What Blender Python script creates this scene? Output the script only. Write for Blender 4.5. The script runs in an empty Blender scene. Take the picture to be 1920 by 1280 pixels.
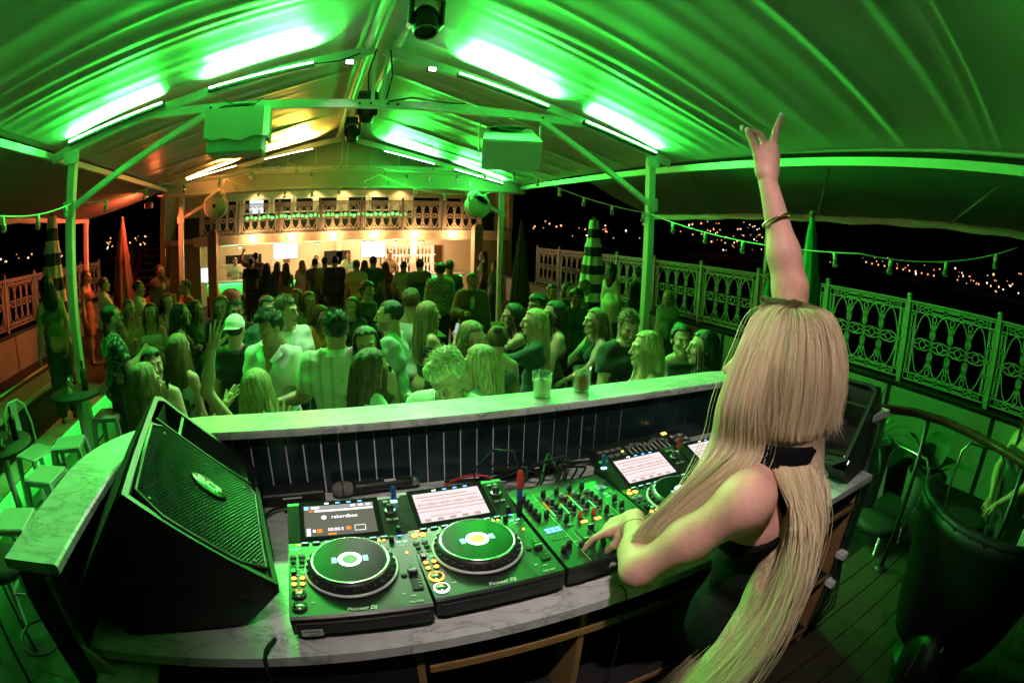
import bpy, bmesh, math, random
import numpy as np
from mathutils import Vector, Matrix, Euler

C = bpy.context.scene.collection
SC = bpy.context.scene
R = math.radians
random.seed(7)
rng = np.random.default_rng(11)

# ---------------------------------------------------------------- camera, world, exposure
CAM = (0.137, -0.855, 1.797)
def cam_axes(yaw, pitch, roll):
    cy, sy, cp, sp = math.cos(yaw), math.sin(yaw), math.cos(pitch), math.sin(pitch)
    f = Vector((sy*cp, cy*cp, sp)); r = Vector((cy, -sy, 0)); u = r.cross(f)
    cr, sr = math.cos(roll), math.sin(roll)
    return cr*r + sr*u, -sr*r + cr*u, f
cd = bpy.data.cameras.new('camera')
cam = bpy.data.objects.new('camera', cd); C.objects.link(cam)
r_, u_, f_ = cam_axes(0.394916, -0.206989, 0.028722)
m = Matrix((r_, u_, -f_)).transposed().to_4x4(); m.translation = CAM
cam.matrix_world = m
cd.type = 'PANO'
cd.sensor_width = 36.0; cd.sensor_fit = 'AUTO'
try:
    cd.panorama_type = 'FISHEYE_EQUISOLID'; pc = cd
except Exception:
    pc = cd.cycles; pc.panorama_type = 'FISHEYE_EQUISOLID'
pc.fisheye_lens = 18.022; pc.fisheye_fov = R(200)
cd.clip_start = 0.02; cd.clip_end = 6000
SC.camera = cam

w = bpy.data.worlds.new('World'); SC.world = w; w.use_nodes = True
nt = w.node_tree
sky = nt.nodes.new('ShaderNodeTexSky')
sky.sky_type = 'NISHITA'; sky.sun_disc = False; sky.sun_elevation = R(-8); sky.sun_rotation = R(200)
bg = nt.nodes['Background']; bg.inputs[1].default_value = 0.004
nt.links.new(sky.outputs[0], bg.inputs[0])

SC.render.engine = 'CYCLES'
SC.view_settings.view_transform = 'Standard'; SC.view_settings.look = 'None'
SC.view_settings.gamma = 1; SC.view_settings.use_curve_mapping = False
SC.view_settings.exposure = -0.12
cy_ = SC.cycles
cy_.use_denoising = True
cy_.max_bounces = 9; cy_.diffuse_bounces = 3; cy_.glossy_bounces = 3; cy_.transmission_bounces = 8; cy_.transparent_max_bounces = 8
cy_.sample_clamp_indirect = 6.0
cy_.caustics_reflective = False; cy_.caustics_refractive = False
cy_.use_light_tree = True

# ---------------------------------------------------------------- tags
def tag(o, label=None, cat=None, group=None, kind=None):
    if label: o['label'] = label
    if cat: o['category'] = cat
    if group: o['group'] = group
    if kind: o['kind'] = kind
    return o
def empty(name, loc=(0, 0, 0), rz=0, label=None, cat=None, group=None, kind=None, parent=None):
    o = bpy.data.objects.new(name, None); C.objects.link(o); o.location = loc; o.rotation_euler = (0, 0, rz)
    o.empty_display_size = .05
    if parent: o.parent = parent
    return tag(o, label, cat, group, kind)
def children(o): return [c for c in SC.objects if c.parent == o]
def copy_tree(root, kids=None):
    """thing with parts and sub-parts; kids maps object -> children for speed"""
    def rec(o, par):
        c = o.copy(); C.objects.link(c); c.parent = par
        c.matrix_parent_inverse = o.matrix_parent_inverse.copy()
        for ch in list(o.children): rec(ch, c)
        return c
    return rec(root, None)

# ---------------------------------------------------------------- materials
MATS = {}
def lin(c):
    return tuple(c) + (1,) if len(c) == 3 else tuple(c)
def mat(name, col=(.5, .5, .5), rough=.5, metal=0, noise=0, nscale=8, bump=0, bscale=40, emit=None, estr=0, trans=0, ior=1.45, alpha=1, spec=.5, sheen=0, sss=0, stretch=None, attr=None, coat=0, col2=None):
    if name in MATS: return MATS[name]
    M = bpy.data.materials.new(name); M.use_nodes = True; n = M.node_tree.nodes; l = M.node_tree.links
    b = n['Principled BSDF']
    b.inputs['Base Color'].default_value = lin(col); b.inputs['Roughness'].default_value = rough; b.inputs['Metallic'].default_value = metal
    b.inputs['Transmission Weight'].default_value = trans; b.inputs['IOR'].default_value = ior; b.inputs['Alpha'].default_value = alpha
    b.inputs['Specular IOR Level'].default_value = spec; b.inputs['Sheen Weight'].default_value = sheen
    b.inputs['Coat Weight'].default_value = coat
    if sss:
        b.inputs['Subsurface Weight'].default_value = sss; b.inputs['Subsurface Radius'].default_value = (.012, .005, .003)
    if emit is not None:
        b.inputs['Emission Color'].default_value = lin(emit); b.inputs['Emission Strength'].default_value = estr
    tc = n.new('ShaderNodeTexCoord')
    src = tc.outputs['Object']
    if stretch:
        mp = n.new('ShaderNodeMapping'); mp.inputs['Scale'].default_value = stretch; l.new(src, mp.inputs[0]); src = mp.outputs[0]
    cs = None
    if attr:
        a = n.new('ShaderNodeAttribute'); a.attribute_name = attr; cs = a.outputs['Color']
    if noise:
        t = n.new('ShaderNodeTexNoise'); t.inputs['Scale'].default_value = nscale; t.inputs['Detail'].default_value = 5; t.inputs['Roughness'].default_value = .6
        l.new(src, t.inputs['Vector'])
        mr = n.new('ShaderNodeMapRange'); mr.inputs[1].default_value = .3; mr.inputs[2].default_value = .7; mr.inputs[3].default_value = 1-noise; mr.inputs[4].default_value = 1+noise
        l.new(t.outputs['Fac'], mr.inputs[0])
        mx = n.new('ShaderNodeMix'); mx.data_type = 'RGBA'; mx.blend_type = 'MULTIPLY'; mx.inputs[0].default_value = 1
        if col2 is not None:
            mx.blend_type = 'MIX'; mx.inputs[6].default_value = lin(col); mx.inputs[7].default_value = lin(col2)
            mr.inputs[3].default_value = 0; mr.inputs[4].default_value = 1
            l.new(mr.outputs[0], mx.inputs[0])
        else:
            if cs is not None: l.new(cs, mx.inputs[6])
            else: mx.inputs[6].default_value = lin(col)
            l.new(mr.outputs[0], mx.inputs[7])
        cs = mx.outputs[2]
        mr2 = n.new('ShaderNodeMapRange'); mr2.inputs[3].default_value = max(rough-.12, .03); mr2.inputs[4].default_value = min(rough+.12, 1)
        l.new(t.outputs['Fac'], mr2.inputs[0]); l.new(mr2.outputs[0], b.inputs['Roughness'])
    if cs is not None: l.new(cs, b.inputs['Base Color'])
    if bump:
        t2 = n.new('ShaderNodeTexNoise'); t2.inputs['Scale'].default_value = bscale; t2.inputs['Detail'].default_value = 4
        l.new(src, t2.inputs['Vector'])
        bp = n.new('ShaderNodeBump'); bp.inputs['Strength'].default_value = bump; bp.inputs['Distance'].default_value = .01
        l.new(t2.outputs['Fac'], bp.inputs['Height']); l.new(bp.outputs[0], b.inputs['Normal'])
    MATS[name] = M
    return M
def emat(name, col, s):
    if name in MATS: return MATS[name]
    M = bpy.data.materials.new(name); M.use_nodes = True; n = M.node_tree.nodes; n.clear()
    e = n.new('ShaderNodeEmission'); e.inputs[0].default_value = lin(col); e.inputs[1].default_value = s
    o = n.new('ShaderNodeOutputMaterial'); M.node_tree.links.new(e.outputs[0], o.inputs[0])
    MATS[name] = M
    return M

# ---------------------------------------------------------------- mesh builder
_boxcache = {}
def _unitbox(bev):
    """box -0.5..0.5 returned as function of size with absolute bevel"""
    return None
class MB:
    def __init__(s): s.v = []; s.f = []; s.mi = []; s.sm = []; s.mats = []; s.n = 0
    def _m(s, m):
        if m is None: return 0
        if m not in s.mats: s.mats.append(m)
        return s.mats.index(m)
    def add(s, vs, fs, m=None, smooth=False, M=None):
        if M is not None: vs = [tuple(M @ Vector(v)) for v in vs]
        b = s.n; i = s._m(m)
        s.v += [tuple(v) for v in vs]; s.n += len(vs)
        for f in fs: s.f.append(tuple(b+k for k in f)); s.mi.append(i); s.sm.append(smooth)
        return s
    def box(s, c, size, m=None, bev=0, rot=None, M=None):
        hx, hy, hz = size[0]/2, size[1]/2, size[2]/2
        T = Matrix.Translation(Vector(c))
        if rot is not None: T = T @ (rot.to_4x4() if hasattr(rot, 'to_4x4') else Euler(rot).to_matrix().to_4x4())
        if M is not None: T = M @ T
        if bev <= 0:
            vs = [(x*hx, y*hy, z*hz) for x in (-1, 1) for y in (-1, 1) for z in (-1, 1)]
            fs = [(0, 1, 3, 2), (4, 6, 7, 5), (0, 4, 5, 1), (2, 3, 7, 6), (0, 2, 6, 4), (1, 5, 7, 3)]
            return s.add(vs, fs, m, False, T)
        b = min(bev, hx*.98, hy*.98, hz*.98)
        vs = []; idx = {}
        for ix in (-1, 1):
            for iy in (-1, 1):
                for iz in (-1, 1):
                    for ax in range(3):
                        p = [ix*(hx-b), iy*(hy-b), iz*(hz-b)]
                        p[ax] = (ix*hx, iy*hy, iz*hz)[ax]
                        idx[(ix, iy, iz, ax)] = len(vs); vs.append(tuple(p))
        fs = []
        for ax in range(3):
            o = [a for a in range(3) if a != ax]
            for sg in (-1, 1):
                q = []
                for (a, b2) in ((-1, -1), (1, -1), (1, 1), (-1, 1)):
                    k = [0, 0, 0]; k[ax] = sg; k[o[0]] = a; k[o[1]] = b2
                    q.append(idx[(k[0], k[1], k[2], ax)])
                fs.append(tuple(q))
        for ax in range(3):      # edges along axis ax
            o = [a for a in range(3) if a != ax]
            for a in (-1, 1):
                for b2 in (-1, 1):
                    q = []
                    for (sg, fa) in ((-1, o[0]), (1, o[0]), (1, o[1]), (-1, o[1])):
                        k = [0, 0, 0]; k[ax] = sg; k[o[0]] = a; k[o[1]] = b2
                        q.append(idx[(k[0], k[1], k[2], fa)])
                    fs.append(tuple(q))
        for ix in (-1, 1):
            for iy in (-1, 1):
                for iz in (-1, 1):
                    fs.append(tuple(idx[(ix, iy, iz, a)] for a in range(3)))
        return s.add(vs, fs, m, False, T)
    def bb(s, lo, hi, m=None, bev=0, M=None):
        return s.box([(a+b)/2 for a, b in zip(lo, hi)], [b-a for a, b in zip(lo, hi)], m, bev, None, M)
    def tube(s, pts, r, n=8, m=None, caps=True, closed=False, smooth=True, sq=False, M=None):
        P = [Vector(p) for p in pts]
        if M is not None: P = [M @ p for p in P]
        N = len(P); rs = r if isinstance(r, (list, tuple)) else [r]*N
        vs = []; prev = None
        for i, p in enumerate(P):
            if closed: t = (P[(i+1) % N]-P[i-1])
            else: t = (P[min(i+1, N-1)]-P[max(i-1, 0)])
            t = t.normalized() if t.length > 1e-9 else Vector((0, 0, 1))
            if prev is None:
                a = Vector((0, 0, 1)) if abs(t.z) < .9 else Vector((1, 0, 0))
                u = t.cross(a).normalized()
            else:
                u = prev - t*prev.dot(t)
                u = u.normalized() if u.length > 1e-6 else t.orthogonal().normalized()
            prev = u; vv = t.cross(u)
            off = math.pi/4 if sq else 0
            k = math.sqrt(2) if sq else 1
            for j in range(n):
                an = 2*math.pi*j/n+off
                vs.append(tuple(p+(u*math.cos(an)+vv*math.sin(an))*rs[i]*k))
        fs = []
        for i in range(N if closed else N-1):
            a = i*n; b = ((i+1) % N)*n
            for j in range(n): fs.append((a+j, a+(j+1) % n, b+(j+1) % n, b+j))
        if caps and not closed:
            fs.append(tuple(range(n-1, -1, -1))); fs.append(tuple((N-1)*n+j for j in range(n)))
        return s.add(vs, fs, m, smooth and not sq)
    def bar(s, a, b, wd, m=None, bev=.004):
        """square section bar between points, z-ish up, slightly chamfered"""
        a = Vector(a); b = Vector(b); t = (b-a); L = t.length; t.normalize()
        wx, wz = (wd, wd) if not isinstance(wd, (tuple, list)) else wd
        up = Vector((0, 0, 1)) if abs(t.z) < .98 else Vector((0, 1, 0))
        x = t.cross(up).normalized(); z = x.cross(t)
        Mx = Matrix((x, t, z)).transposed().to_4x4(); Mx.translation = (a+b)/2
        return s.box((0, 0, 0), (wx, L, wz), m, bev, None, Mx)
    def lathe(s, prof, n=16, m=None, loc=(0, 0, 0), M=None, smooth=True, cap=True):
        vs = []; fs = []
        for (r, z) in prof:
            for j in range(n):
                a = 2*math.pi*j/n; vs.append((loc[0]+r*math.cos(a), loc[1]+r*math.sin(a), loc[2]+z))
        k = len(prof)
        for i in range(k-1):
            for j in range(n): fs.append((i*n+j, i*n+(j+1) % n, (i+1)*n+(j+1) % n, (i+1)*n+j))
        if cap:
            if prof[0][0] > 1e-6: fs.append(tuple(range(n-1, -1, -1)))
            if prof[-1][0] > 1e-6: fs.append(tuple((k-1)*n+j for j in range(n)))
        return s.add(vs, fs, m, smooth, M)
    def cyl(s, c, r, h, n=16, m=None, M=None, bev=0, smooth=True, r2=None):
        r2 = r if r2 is None else r2
        if bev: prof = [(r-bev, 0), (r, bev), (r2, h-bev), (r2-bev, h)]
        else: prof = [(r, 0), (r2, h)]
        return s.lathe(prof, n, m, c, M, smooth)
    def prism(s, poly, z0, z1, m=None, M=None):
        n = len(poly); vs = [(x, y, z0) for x, y in poly]+[(x, y, z1) for x, y in poly]
        fs = [tuple(range(n-1, -1, -1)), tuple(range(n, 2*n))]+[(i, (i+1) % n, n+(i+1) % n, n+i) for i in range(n)]
        return s.add(vs, fs, m, False, M)
    def quad(s, a, b, c, d, m=None, M=None): return s.add([a, b, c, d], [(0, 1, 2, 3)], m, False, M)
    def sphere(s, c, r, m=None, nu=12, nv=8, M=None, sc=(1, 1, 1)):
        vs = []; fs = []
        for i in range(nv+1):
            ph = math.pi*i/nv
            for j in range(nu):
                a = 2*math.pi*j/nu
                vs.append((c[0]+r*sc[0]*math.sin(ph)*math.cos(a), c[1]+r*sc[1]*math.sin(ph)*math.sin(a), c[2]+r*sc[2]*math.cos(ph)))
        for i in range(nv):
            for j in range(nu): fs.append((i*nu+j, (i+1)*nu+j, (i+1)*nu+(j+1) % nu, i*nu+(j+1) % nu))
        return s.add(vs, fs, m, True, M)
    def mesh(s, name):
        me = bpy.data.meshes.new(name); me.from_pydata(s.v, [], s.f)
        for mm in s.mats: me.materials.append(mm)
        me.polygons.foreach_set('material_index', s.mi); me.polygons.foreach_set('use_smooth', s.sm)
        me.update(); return me
    def build(s, name, parent=None, mat=None, loc=None, label=None, cat=None, group=None, kind=None):
        if mat is not None and not s.mats: s.mats = [mat]
        me = s.mesh(name)
        o = bpy.data.objects.new(name, me); C.objects.link(o)
        if parent is not None: o.parent = parent
        if loc is not None: o.location = loc
        return tag(o, label, cat, group, kind)
def link(name, me, parent=None, loc=(0, 0, 0), rot=(0, 0, 0)):
    o = bpy.data.objects.new(name, me); C.objects.link(o); o.location = loc; o.rotation_euler = rot
    if parent is not None: o.parent = parent
    return o
def text_mesh(txt, size, m, depth=.0006, shear=0, bold=0, align='CENTER'):
    cu = bpy.data.curves.new('lettering', 'FONT'); cu.body = txt; cu.size = size; cu.extrude = depth; cu.shear = shear; cu.offset = bold
    cu.align_x = align; cu.align_y = 'CENTER'; cu.resolution_u = 3
    o = bpy.data.objects.new('lettering', cu); C.objects.link(o)
    me = bpy.data.meshes.new_from_object(o.evaluated_get(bpy.context.evaluated_depsgraph_get()))
    C.objects.unlink(o); bpy.data.objects.remove(o)
    me.materials.clear(); me.materials.append(m)
    return me
def arc(c, r, a0, a1, n, z=None):
    out = []
    for i in range(n+1):
        a = a0+(a1-a0)*i/n
        out.append((c[0]+r*math.cos(a), c[1]+r*math.sin(a)) if z is None else (c[0]+r*math.cos(a), c[1]+r*math.sin(a), z))
    return out
def catenary(a, b, sag, n):
    a = Vector(a); b = Vector(b)
    return [tuple(a.lerp(b, i/n)-Vector((0, 0, sag*4*(i/n)*(1-i/n)))) for i in range(n+1)]
def area(name, loc, direction, sx, sy, power, col, parent=None, spread=180):
    L = bpy.data.lights.new(name, 'AREA'); L.shape = 'RECTANGLE'; L.size = sx; L.size_y = sy; L.energy = power; L.color = col; L.spread = R(spread)
    o = bpy.data.objects.new(name, L); C.objects.link(o)
    d = Vector(direction).normalized()
    return o, d
def aim(o, loc, d, xdir):
    z = -Vector(d).normalized(); x = Vector(xdir); x = (x-z*x.dot(z)).normalized(); y = z.cross(x)
    M = Matrix((x, y, z)).transposed().to_4x4(); M.translation = loc
    o.matrix_world = M

FL = -0.5          # crowd floor
SPOT_W = 1650
CLIP_W = 190
# ================================================================ setting
m_deck = mat('deck_boards', (.040, .030, .019), .6, noise=.35, nscale=6, stretch=(1, 12, 1), bump=.15, bscale=60)
m_deckdark = mat('deck_floor', (.024, .021, .018), .55, noise=.3, nscale=3, bump=.1)
m_water = mat('sea_water', (.003, .004, .005), .55, spec=.08)
m_hill = mat('hill_scrub', (.012, .012, .012), .95, noise=.4, nscale=.02)
m_white = mat('white_powder_coat', (.78, .78, .76), .38, noise=.06, nscale=9)
m_whitewall = mat('white_render', (.72, .70, .64), .7, noise=.08, nscale=3, bump=.15, bscale=80)
m_cream = mat('cream_boards', (.75, .68, .52), .6, noise=.08, nscale=4)
m_dark = mat('dark_opening', (.02, .02, .018), .25)
m_glassdark = mat('window_glass', (.02, .03, .03), .08, spec=.6)
m_black = mat('black_plastic', (.018, .018, .019), .42, noise=.15, nscale=30)
m_blackgloss = mat('black_gloss', (.012, .012, .013), .15)
m_rubber = mat('rubber', (.012, .012, .012), .8)
m_chrome = mat('chrome', (.75, .75, .75), .16, metal=1)
m_steel = mat('brushed_steel', (.55, .55, .55), .3, metal=1, noise=.1, nscale=20)
m_membrane = mat('tent_membrane', (.60, .60, .58), .42, noise=.05, nscale=3, bump=.06, bscale=18)
m_awn = mat('awning_fabric', (.19, .24, .20), .6, noise=.08, nscale=4, bump=.12, bscale=10)
m_wood = mat('brown_timber', (.17, .085, .04), .5, noise=.35, nscale=5, stretch=(6, 6, 1), bump=.1)

# sea, hills, town lights
b = MB(); n = 40
b.add([(-3000, -3000, -9), (3000, -3000, -9), (3000, 4000, -9), (-3000, 4000, -9)], [(0, 1, 2, 3)], m_water)
b.build('sea', kind='structure')
def hill_h(az):
    return 2.3+1.3*math.sin(az*2.3+.4)+.8*math.sin(az*5.1+1)+.4*math.sin(az*11)
b = MB(); vs = []; fs = []
azs = [R(-80+4*i) for i in range(54)]
for i, a in enumerate(azs):
    for j, (d, k) in enumerate(((900, 0), (1050, .45), (1250, .85), (1400, 1), (1700, .5))):
        h = -9+k*1400*math.tan(R(max(.6, hill_h(a))))
        vs.append((d*math.sin(a), d*math.cos(a), h))
for i in range(len(azs)-1):
    for j in range(4): fs.append((i*5+j, (i+1)*5+j, (i+1)*5+j+1, i*5+j+1))
b.add(vs, fs, m_hill, True); b.build('hills', kind='structure')
lm = [emat('town_lamp_amber', (1, .48, .18), 2.6), emat('town_lamp_white', (1, .85, .65), 4), emat('town_lamp_orange', (1, .32, .10), 2.4)]
b = MB(); rl = random.Random(5)
def town(a0, a1, e0, e1, cnt, cl=0):
    for _ in range(cnt):
        a = R(rl.uniform(a0, a1)); e = R(min(max(rl.gauss((e0+e1)/2, (e1-e0)/3.2), e0-.4), e1+.5)); d = rl.uniform(820, 880)
        r = d*rl.uniform(.0006, .0019)*(1 if rl.random() < .8 else 1.3)
        b.sphere((d*math.sin(a), d*math.cos(a), CAM[2]+d*math.tan(e)), r, lm[rl.choice((0, 0, 2, 2, 1))], 5, 3)
town(24, 30, .3, 2.4, 9); town(30, 38, .2, 1.6, 14); town(40.5, 46, .3, 2.4, 14); town(44, 50, .2, 3.6, 40); town(50, 54, .2, 2.5, 16)
town(58, 66, .1, 1.2, 8); town(66, 72, -.2, 1.0, 10); town(72, 78, -.3, 1.3, 18); town(78, 84, -.6, 1.4, 20); town(84, 90, -.5, 1.2, 6)
for k in range(11):
    a = R(63.3+k*.75); d = 840
    b.sphere((d*math.sin(a), d*math.cos(a), CAM[2]+d*math.tan(R(.25-.02*k))), 1.5, lm[2], 5, 3)
town(-24, -19, .0, 1.5, 26); town(-39, -33, .0, .8, 12); town(-30, -26, -.2, .6, 6)
b.build('town_lights', kind='stuff', label='scattered amber and white lights of the town across the dark bay', cat='town lights')

# floors
b = MB(); b.bb((-9, -6, FL-.2), (9, 26, FL), m_deckdark); b.build('terrace_floor', kind='structure')
plat = MB(); plat.bb((-.58, -4.2, FL+.003), (4.25, .62, -.024), m_dark); po = plat.build('stage_platform', kind='structure')
pk = MB(); pk.box((0, 0, 0), (4.0, .137, .022), m_deck, .003); pme = pk.mesh('plank')
# boards run away from the booth's right wall, towards the lower right of the view
th = R(-28)
for i in range(30):
    yy = -3.9+i*.142
    if yy > .58: break
    x0 = -.56; x1 = 4.22
    k = MB(); k.box(((x0+x1)/2, yy, -.012), (x1-x0, .137, .022), m_deck, .003); k.build('plank', po)

# side steps lit by the strip along the left
m_riser = mat('white_riser', (.62, .63, .61), .5, noise=.06)
b = MB(); b.bb((-6.2, .2, FL+.002), (-3.27, 13.4, -.152), m_deckdark); b.build('left_terrace', kind='structure')
b = MB(); b.bb((-3.268, .2, FL+.002), (-3.25, 13.4, -.17), m_riser); b.bb((-3.40, .2, -.150), (-3.09, 13.4, -.12), m_riser, .004); b.build('terrace_riser', kind='structure')
b = MB(); b.bb((4.5, 1.0, FL+.002), (5.86, 13.4, -.15), m_deckdark); b.build('right_terrace', kind='structure')
m_green = emat('green_strip_lens', (.03, 1, .05), 3)
GREEN = (.028, 1.0, .055)
t = empty('led_strip_light', (-3.12, 4.1, -.175), label='long green LED strip running low behind the white stools', cat='led strip')
b = MB(); b.box((-.02, 0, 0), (.03, 6.8, .03), m_steel, .003); b.build('channel', t)
b = MB(); b.box((.0, 0, -.002), (.012, 6.7, .024), m_green, .002); b.build('lens', t)
o, d = area('strip_lamp', (0, 0, 0), (0, 0, -1), .03, 6.6, 27, GREEN); o.parent = t
z = Vector((-.75, 0, .66)).normalized(); aim(o, (-.01, 0, -.03), (-.55, 0, -.8), (1, 0, 0)); 
o2, d = area('strip_lamp', (0, 0, 0), (0, 0, -1), .03, 6.6, 5, GREEN); o2.parent = t; aim(o2, (.03, 0, -.03), (.55, 0, -.8), (1, 0, 0))

# ---------------------------------------------------------------- tent
XC, HW = .70, 3.25
FY = (-.86, 4.11, 9.08)
EZ, RZ = 2.88, 3.70
def rafz(x): return RZ-(RZ-EZ)*abs(x-XC)/HW
tent = empty('marquee', (XC, 4.1, FL), label='long white gabled marquee with steel frames over the dance floor', cat='marquee')
TL = Vector((XC, 4.1, FL))
class TB(MB):
    def go(s, name, parent=None, **k):
        s.v = [tuple(Vector(v)-TL) for v in s.v]
        return s.build(name, parent or tent, **k)
folds = []
rf = random.Random(3)
y = -3.6
while y < 9.3:
    folds.append((y, rf.choice((.003, .006, .011, .022)), rf.uniform(.035, .11), rf.uniform(-.05, .05), rf.uniform(0, .5), rf.choice((0, 0, 1))))
    y += rf.uniform(.10, .42)
fy = np.array([f[0] for f in folds]); fa = np.array([f[1] for f in folds]); fw = np.array([f[2] for f in folds]); fs_ = np.array([f[3] for f in folds]); f0 = np.array([f[4] for f in folds])
def roofz(s, y, side):
    """s = 0 ridge .. 1 eave"""
    x = XC+side*s*(HW+.25 if side < 0 else HW+.38)
    sagy = 0
    for k in range(len(FY)-1):
        if FY[k] <= y <= FY[k+1]: u = (y-FY[k])/(FY[k+1]-FY[k]); sagy = .05*math.sin(math.pi*u)*math.sin(math.pi*min(1, s*1.02))
    near = 1.0+.8*math.exp(-((y-3.2)/.8)**2)
    f = np.sum(fa*np.exp(-((y-fy-fs_*s*3)/fw)**2)*np.clip((s-f0*.4)*4, 0, 1)*np.clip((1.03-s)*6, .25, 1))*near
    z0 = RZ+.16; z1 = (EZ+.05 if side < 0 else EZ-.03)
    return x, z0+(z1-z0)*s-sagy-f+ .03*math.sin(s*9+y*1.7)*s*(1-s)
for side in (-1, 1):
    b = TB(); ny = 620; nx = 40; vs = []; fs = []
    for i in range(ny+1):
        yy = -3.6+12.92*i/ny
        for j in range(nx+1):
            s = j/nx
            x, z = roofz(s, yy, side); vs.append((x, yy, z))
    for i in range(ny):
        for j in range(nx): fs.append((i*(nx+1)+j, i*(nx+1)+j+1, (i+1)*(nx+1)+j+1, (i+1)*(nx+1)+j))
    b.add(vs, fs, m_membrane, True); b.go('roof_membrane')
# frames
for k, y in enumerate(FY):
    for side in (-1, 1):
        px = XC+side*HW
        b = TB(); b.bb((px-.048, y-.048, FL), (px+.048, y+.048, EZ-.04), m_white, .008); b.bb((px-.11, y-.11, FL), (px+.11, y+.11, FL+.012), m_white, .002)
        o = b.go('post')
        ex = px+side*.30
        b = TB(); b.bar((XC+side*.05, y, RZ-.01), (ex, y, rafz(ex)), (.055, .10), m_white); b.go('rafter')
        b = TB(); bx = XC+side*(1.66 if side < 0 else 1.78); b.bar((bx, y-.002, 3.06), (px, y-.002, 2.25), (.06, .06), m_white); b.go('brace')
        b = TB()
        b.bb((px-.075, y-.066, 2.17), (px+.075, y-.054, 2.33), m_white, .002); b.go('gusset_plate'); b = TB(); b.bb((px-.09, y-.068, EZ-.17), (px+.09, y-.056, EZ-.03), m_white, .002)
        b.go('gusset_plate')
        for (dx, dz) in ((-.04, 2.21), (.04, 2.29), (-.05, EZ-.13), (.05, EZ-.07)): q = TB(); q.cyl((0, 0, 0), .010, .012, 8, m_steel, Matrix.Translation((px+dx, y-.066, dz)) @ Matrix.Rotation(R(90), 4, 'X')); q.go('bolt')
    b = TB(); b.bar((XC-2.42, y+.003, 3.10), (XC+2.42, y+.003, 3.10), (.05, .088), m_white); o = b.go('tie_beam')
    for sx in (-1.66, -.16, -.05, .12, .22, 1.78):
        q = TB(); q.cyl((0, 0, 0), .012, .016, 8, m_rubber, Matrix.Translation((XC+sx, y-.022, 3.10)) @ Matrix.Rotation(R(90), 4, 'X')); q.go('bolt', tent)
    for dx in (-.03, .06):
        b = TB(); b.bar((XC+dx, y+.002, 3.13), (XC+dx*1.4, y+.002, RZ-.05), (.035, .05), m_white); b.go('king_post')
for dx in (-.12, .17):
    b = TB(); b.tube([(XC+dx, -3.6, RZ+.02), (XC+dx, 9.05, RZ+.02)], .042, 12, m_white)
    for y in FY: b.tube([(XC+dx, y-.16, RZ+.02), (XC+dx, y-.10, RZ+.02)], .056, 12, m_white)
    b.go('ridge_pipe')
# eave tubes and rails
for nm, pts, r, sq in (('eave_roll', [(-2.98, -3.6, 2.99), (-2.98, 9.1, 2.99)], .055, 0), ('eave_rail', [(-2.90, -3.6, 2.84), (-2.90, 9.1, 2.84)], .035, 1),
                       ('eave_roll', [(4.42, -3.6, 2.84), (4.42, 9.1, 2.94)], .055, 0), ('eave_rail', [(4.36, -3.6, 2.66), (4.36, 9.1, 2.80)], .04, 1)):
    b = TB(); a = Vector(pts[0]); c = Vector(pts[1])
    b.tube([a.lerp(c, i/12) for i in range(13)], r, 4 if sq else 12, m_white, sq=bool(sq)); b.go(nm)
# side awnings
def awning(x0, z0a, z0b, x1, z1a, z1b, y0, y1, name='awning'):
    b = TB(); nx, ny = 10, 60; vs = []; fs = []
    for i in range(ny+1):
        y = y0+(y1-y0)*i/ny; u = i/ny
        per = (y-y0) % 3.1/3.1
        for j in range(nx+1):
            s = j/nx
            za = z0a+(z0b-z0a)*u; zb = z1a+(z1b-z1a)*u
            vs.append((x0+(x1-x0)*s, y, za+(zb-za)*s-.06*math.sin(math.pi*s)+.018*math.sin(per*math.pi)*s+.006*math.sin(y*9+s*5)*s))
    for i in range(ny):
        for j in range(nx): fs.append((i*(nx+1)+j, (i+1)*(nx+1)+j, (i+1)*(nx+1)+j+1, i*(nx+1)+j+1))
    b.add(vs, fs, m_awn, True); b.go(name)
    b = TB(); vs = []; fs = []
    for i in range(ny+1):
        y = y0+(y1-y0)*i/ny; u = i/ny; zb = z1a+(z1b-z1a)*u; per = (y-y0) % 3.1/3.1
        zz = zb+.018*math.sin(per*math.pi)
        vs += [(x1, y, zz+.01), (x1, y, zz-.085+.01*math.sin(y*7)), (x1+.006*(1 if x1 > 0 else -1), y, zz-.085+.01*math.sin(y*7)), (x1+.006*(1 if x1 > 0 else -1), y, zz+.01)]
    for i in range(ny):
        for j in range(4): fs.append((i*4+j, (i+1)*4+j, (i+1)*4+(j+1) % 4, i*4+(j+1) % 4))
    b.add(vs, fs, m_whitewall, True); b.go('awning_valance')
awning(4.46, 2.80, 2.90, 6.05, 2.49, 2.29, -3.6, 6.8)
awning(-3.02, 2.90, 2.94, -5.0, 2.44, 2.48, -3.6, 9.6)
# seams / straps under the awnings
for y in (-.2, 1.8, 3.9):
    b = TB(); b.tube([(4.40, y, 2.72), (6.0, y+1.2, 2.40-.02*y)], .012, 6, m_awn); b.go('awning_strap')
for (x, y, z1) in ((6.0, 3.9, 2.36), (6.0, -2.6, 2.48), (6.0, 6.8, 2.3)):
    b = TB(); b.bb((x-.03, y-.03, FL), (x+.03, y+.03, z1), m_white, .006); b.go('awning_post')
for (x, y, z1) in ((-4.98, 9.4, 2.42), (-4.98, 1.2, 2.40)):
    b = TB(); b.bb((x-.045, y-.045, FL), (x+.045, y+.045, z1), m_white, .006); b.go('awning_post')
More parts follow.
